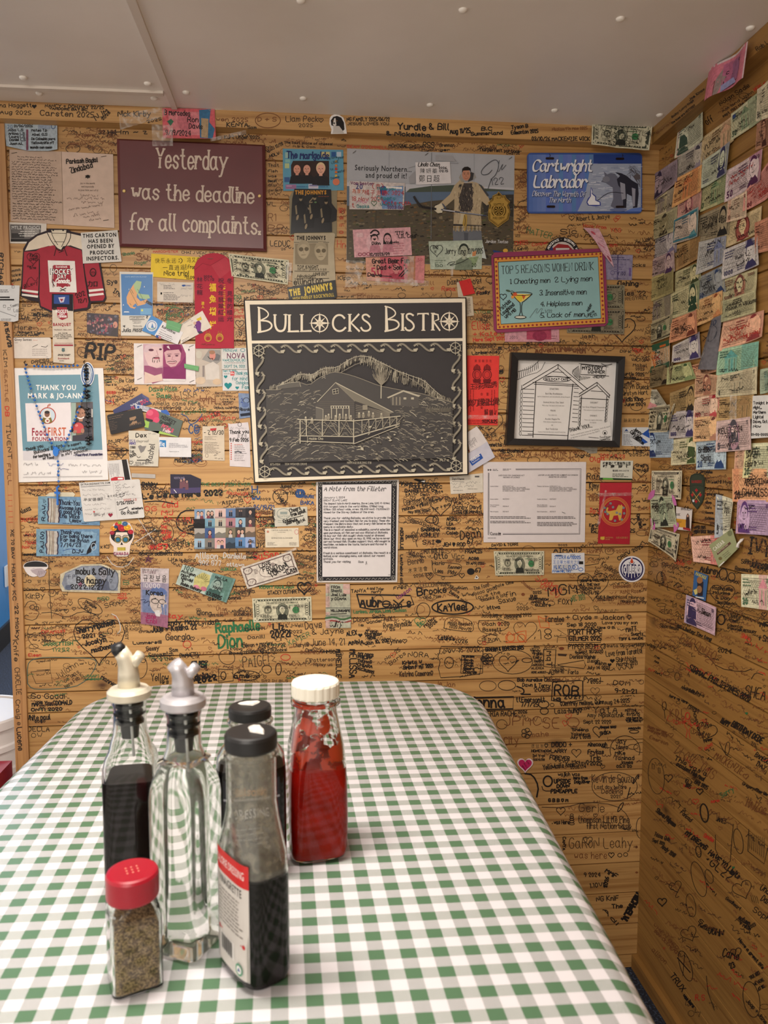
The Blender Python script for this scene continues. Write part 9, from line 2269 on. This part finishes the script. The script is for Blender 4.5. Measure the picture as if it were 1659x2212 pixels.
def screw_cap(root,z0,z1,r,mat,ridges=0,name='cap',seg=60):
 V,F=[],[]
 prof=[(z0,1.0),(z0+.002,1.02),(z1-.004,1.02),(z1-.001,.97),(z1,.88)]
 for z,k in prof:
  for i in range(seg):a=2*math.pi*i/seg;q=1-(.022 if ridges and(i*ridges//seg)!=((i-1)*ridges//seg)and k>1 else 0);V.append((r*k*q*math.cos(a),r*k*q*math.sin(a),z))
 for k in range(4):F+=[(k*seg+i,k*seg+(i+1)%seg,k*seg+seg+(i+1)%seg,k*seg+seg+i)for i in range(seg)]
 F+=[list(range(seg))[::-1],list(range(4*seg,5*seg))];return part(name,V,F,mat,root,False)
def ketchup():
 p=at(684,1836);root=empty('ketchup_bottle',p,'square-shouldered glass bottle of ketchup with a white screw cap','bottle',rz=math.radians(8));y=lambda v:z_at(p.x,p.y,v)-TZ
 a=.0435;sh,nk,ring,cap0,cap1=y(1650),y(1535),y(1515),y(1502),y(1470)
 sec=[(0,a*.80,a*.80,4),(.005,a*.92,a*.92,4.5),(.016,a*.97,a*.97,5),(.06,a,a,5),(sh-.03,a*.99,a*.99,4.6),(sh,a*.97,a*.97,4),(sh*.6+nk*.4,a*.92,a*.92,3),(sh*.25+nk*.75,a*.80,a*.80,2.3),(nk,a*.72,a*.72,2),(ring-.004,a*.71,a*.71,2),(ring-.002,a*.84,a*.84,2),(ring+.002,a*.84,a*.84,2),(ring+.004,a*.71,a*.71,2),(cap0+.004,a*.70,a*.70,2)]
 loft('glass_body',shell(sec,.0026),GLASS,root)
 lv=y(1640);q=[s for s in sec if s[0]<lv];q.append((lv,q[-1][1]*.97,q[-1][2]*.97,3.4))
 loft('ketchup_fill',[(max(z,.0055),x-.0023,w_-.0023,e)for z,x,w_,e in q],plain('ketchup',(166,20,8),.35,noise=.25,scale=30,Specular_IOR_Level=.1),root)
 m,nt,b=mat_base('ketchup_smear');b.inputs['Base Color'].default_value=(*lin((196,58,22)),1);b.inputs['Roughness'].default_value=.3
 t=N(nt,'ShaderNodeTexCoord');n1=N(nt,'ShaderNodeTexNoise',i_Scale=34.0,i_Detail=4.0);nt.links.new(t.outputs['Object'],n1.inputs['Vector']);nt.links.new(ramp(nt,n1.outputs[0],[(.49,(0,0,0)),(.53,(1,1,1))]),b.inputs['Alpha'])
 loft('ketchup_smear',[(z,x-.0029,w_-.0029,e)for z,x,w_,e in sec if z>lv-.012],m,root,cap0=False,cap1=False)
 screw_cap(root,cap0,cap1,a*.80,plain('white_cap_plastic',(232,226,210),.4),18)
ketchup()
def dressing(px,py,rz,label,dark_label,ycap):
 p=at(px,py);root=empty('dressing_bottle',p,label,'bottle','dressing bottles',rz);top=z_at(p.x,p.y,ycap)-TZ;k=top/.262
 A,B=(.0485,.031)if dark_label else(.0470,.0300);Z=[v*k for v in((0,.004,.012,.05,.165,.188,.200,.209,.217,.236,.237,.240,.244)if dark_label else(0,.004,.012,.05,.120,.140,.156,.172,.188,.236,.237,.240,.244))]
 R=[(.84,.84,3),(.95,.95,3.4),(1,1,3.6),(1,1,3.6),(1,1,3.4),(.95,1,3),(.80,.98,2.5),(.67,.96,2.2),(.61,.94,2),(.60,.94,2),(.655,1.03,2),(.655,1.03,2),(.57,.90,2)]
 sec=[(z,A*x,B*w_,e)for z,(x,w_,e)in zip(Z,R)]
 loft('bottle_body',shell(sec,.0016),GLASS,root)
 lv=(.172 if dark_label else .118)*k;loft('dressing_fill',[(max(z,.003),x-.0013,w_-.0013,e)for z,x,w_,e in sec if z<lv]+[(lv,A-.0014,B-.0014,3.4)],plain('dark_dressing',(16,12,11),.35,Specular_IOR_Level=.05),root)
 m,nt,b=mat_base('oily_film');b.inputs['Base Color'].default_value=(*lin((204,196,180)),1);b.inputs['Roughness'].default_value=.3;t=N(nt,'ShaderNodeTexCoord');n1=N(nt,'ShaderNodeTexNoise',i_Scale=120.0,i_Detail=3.0);nt.links.new(t.outputs['Object'],n1.inputs['Vector']);nt.links.new(ramp(nt,n1.outputs[0],[(.35,(.20,)*3),(.7,(.46,)*3)]),b.inputs['Alpha'])
 loft('oil_film',[(z,x-.0022,w_-.0022,e)for z,x,w_,e in sec if z>lv-.004],m,root,cap0=False,cap1=False)
 blk=plain('black_cap_plastic',(24,23,24),.42);c=screw_cap(root,.2445*k,top,.0290,blk,0);R_=random.Random(px)
 s=[(.013*(1+R_.uniform(-.3,.3))*math.cos(a*.7)*1.2,.006+.008*(1+R_.uniform(-.4,.4))*math.sin(a*.7))for a in range(9)]
 part('torn_seal',[(x,y,top+.0004)for x,y in s]+[(x*.8,y*.9+.001,top+.0022)for x,y in s],[list(range(9))[::-1],list(range(9,18))]+[(i,(i+1)%9,9+(i+1)%9,9+i)for i in range(9)],plain('torn_paper',(206,200,192),.8,noise=.2,scale=200),c,False)
 s=Sheet('0');Mx=root.matrix_basis.copy();s.w,s.h=80,130;s.bend=lambda u,v:0;zt,zb=(.160 if dark_label else .136)*k,.012*k
 def surf(u,v):
  x=(u/80-.5)*2*.038;y=B*(1-abs(x/A)**3.4)**(1/3.4);return Mx@Vector((x,-y,zt+(zb-zt)*v/130))
 s.fn=surf;s.n=Mx.to_3x3()@Vector((0,-1,0));s.z=.0005;g=(120,112,106)
 if dark_label:
  s.r(0,0,80,130,(34,34,42),12,1);s.r(0,24,80,27,(150,150,156),12,1);s.t('DRESSING',8,50,12,(200,200,206),w=64,bold=1);s.k('Balsamic',10,20,10,(206,140,60),1.4);s.small(10,64,60,(150,150,156),3,8,7)
 else:
  s.r(0,0,80,130,(206,200,194),12,1);s.r(0,0,80,26,(196,40,40),12,1);s.t('CALORIE DRESSING',6,17,9,'W',w=68);s.t('VINAIGRETTE',14,38,9,'k',w=56,bold=1);s.small(14,44,58,g,2.6,10,4.2,frac=(.8,1));s.r(0,30,10,130,(180,178,184))
  for x,y in((14,92),(72,92)):s.e(x,y,2.6,2.6,(190,40,40),10)
  s.l([(18,92),(68,92)],1.4,(190,60,60));s.r(16,96,52,116,'W',6,1)
  for i in range(16):s.r(18+i*2,97,18+i*2+(1.3 if i%3 else .7),115,'k')
  s.e(64,120,7,7,(90,150,120));s.e(64,120,4.6,4.6,'W');s.p([(61,122),(64,117),(67,122)],(60,90,150))
 o=s.make('label',GLOSS);loc=o.location.copy();o.parent=root;o.matrix_parent_inverse=root.matrix_basis.inverted()
dressing(549,2090,math.radians(-58),'front dressing bottle, dark vinaigrette with a red-topped cream label',False,1580)
dressing(545,1884,math.radians(6),'rear dressing bottle with a black label, half hidden behind the front one',True,1524)
def pepper():
 p=at(292,2118);root=empty('pepper_jar',p,'square glass jar of ground pepper with a red shaker lid','spice jar',rz=math.radians(22));y=lambda v:z_at(p.x,p.y,v)-TZ
 a=.0275;b0,c0,c1=y(1952),y(1934),y(1880)
 sec=[(0,a*.92,a*.92,7),(.003,a,a,8),(b0-.010,a,a,8),(b0,a*.95,a*.95,5),(b0+.006,a*.80,a*.80,2.4),(c0+.004,a*.78,a*.78,2)]
 loft('glass_body',shell(sec,.0024),GLASS,root)
 m,nt,b=mat_base('ground_pepper');t=N(nt,'ShaderNodeTexCoord');v=N(nt,'ShaderNodeTexVoronoi',i_Scale=620.0);nt.links.new(t.outputs['Object'],v.inputs['Vector'])
 nt.links.new(ramp(nt,v.outputs['Color'],[(.1,lin((44,34,26))),(.45,lin((112,90,62))),(.8,lin((176,150,108)))]),b.inputs['Base Color']);b.inputs['Roughness'].default_value=.9
 lv=y(1978);loft('pepper',[(.0042,a-.0028,a-.0028,8),(lv-.002,a-.0028,a-.0028,8),(lv,a*.84,a*.8,5)],m,root)
 red=plain('red_lid_plastic',(158,16,38),.3);c=screw_cap(root,c0,c1,a*1.02,red,0,'lid')
 s=plain('hole_dark',(206,130,110),.6)
 for i in range(-1,2):
  for j in range(-1,2):loft('sift_hole',[(c1+.0002,.0012,.0012,2),(c1+.0006,.0008,.0008,2)],s,c,10,cx=i*.006,cy=j*.006)
pepper()
# -- the corner of the next room
pm=plain('white_pail_plastic',(222,216,214),.4)
def pail(z0,label):
 p=hit(-66,1460,1,.24);root=empty('plastic_pail',Vector((p.x,p.y,z0)),label,'bucket','white pails by the end of the boarded wall')
 h=.372;loft('body',[(0,.130,.130,2),(h*.55,.142,.142,2),(h*.56,.149,.149,2),(h*.60,.149,.149,2),(h*.61,.143,.143,2),(h*.74,.145,.145,2),(h*.75,.151,.151,2),(h*.79,.151,.151,2),(h*.80,.145,.145,2),(h*.93,.147,.147,2)],pm,root,48)
 loft('lid',[(h*.925,.156,.156,2),(h*.985,.157,.157,2),(h-.0006,.153,.153,2),(h-.001,.145,.145,2),(h-.005,.143,.143,2)],pm,root,48)
pail(0.0,'lower white plastic pail standing on the dark floor');pail(.372,'upper white lidded pail left of the boarded wall')
q=hit(26,1643,1,.03);V,F,_=box_raw(q.x-.30,q.x,q.y-.32,q.y,0,q.z);o=mesh_obj('carton',V,F,plain('red_carton',(156,26,48),.55),center=True);tag(o,'red carton in front of the white pails at the left edge','carton')
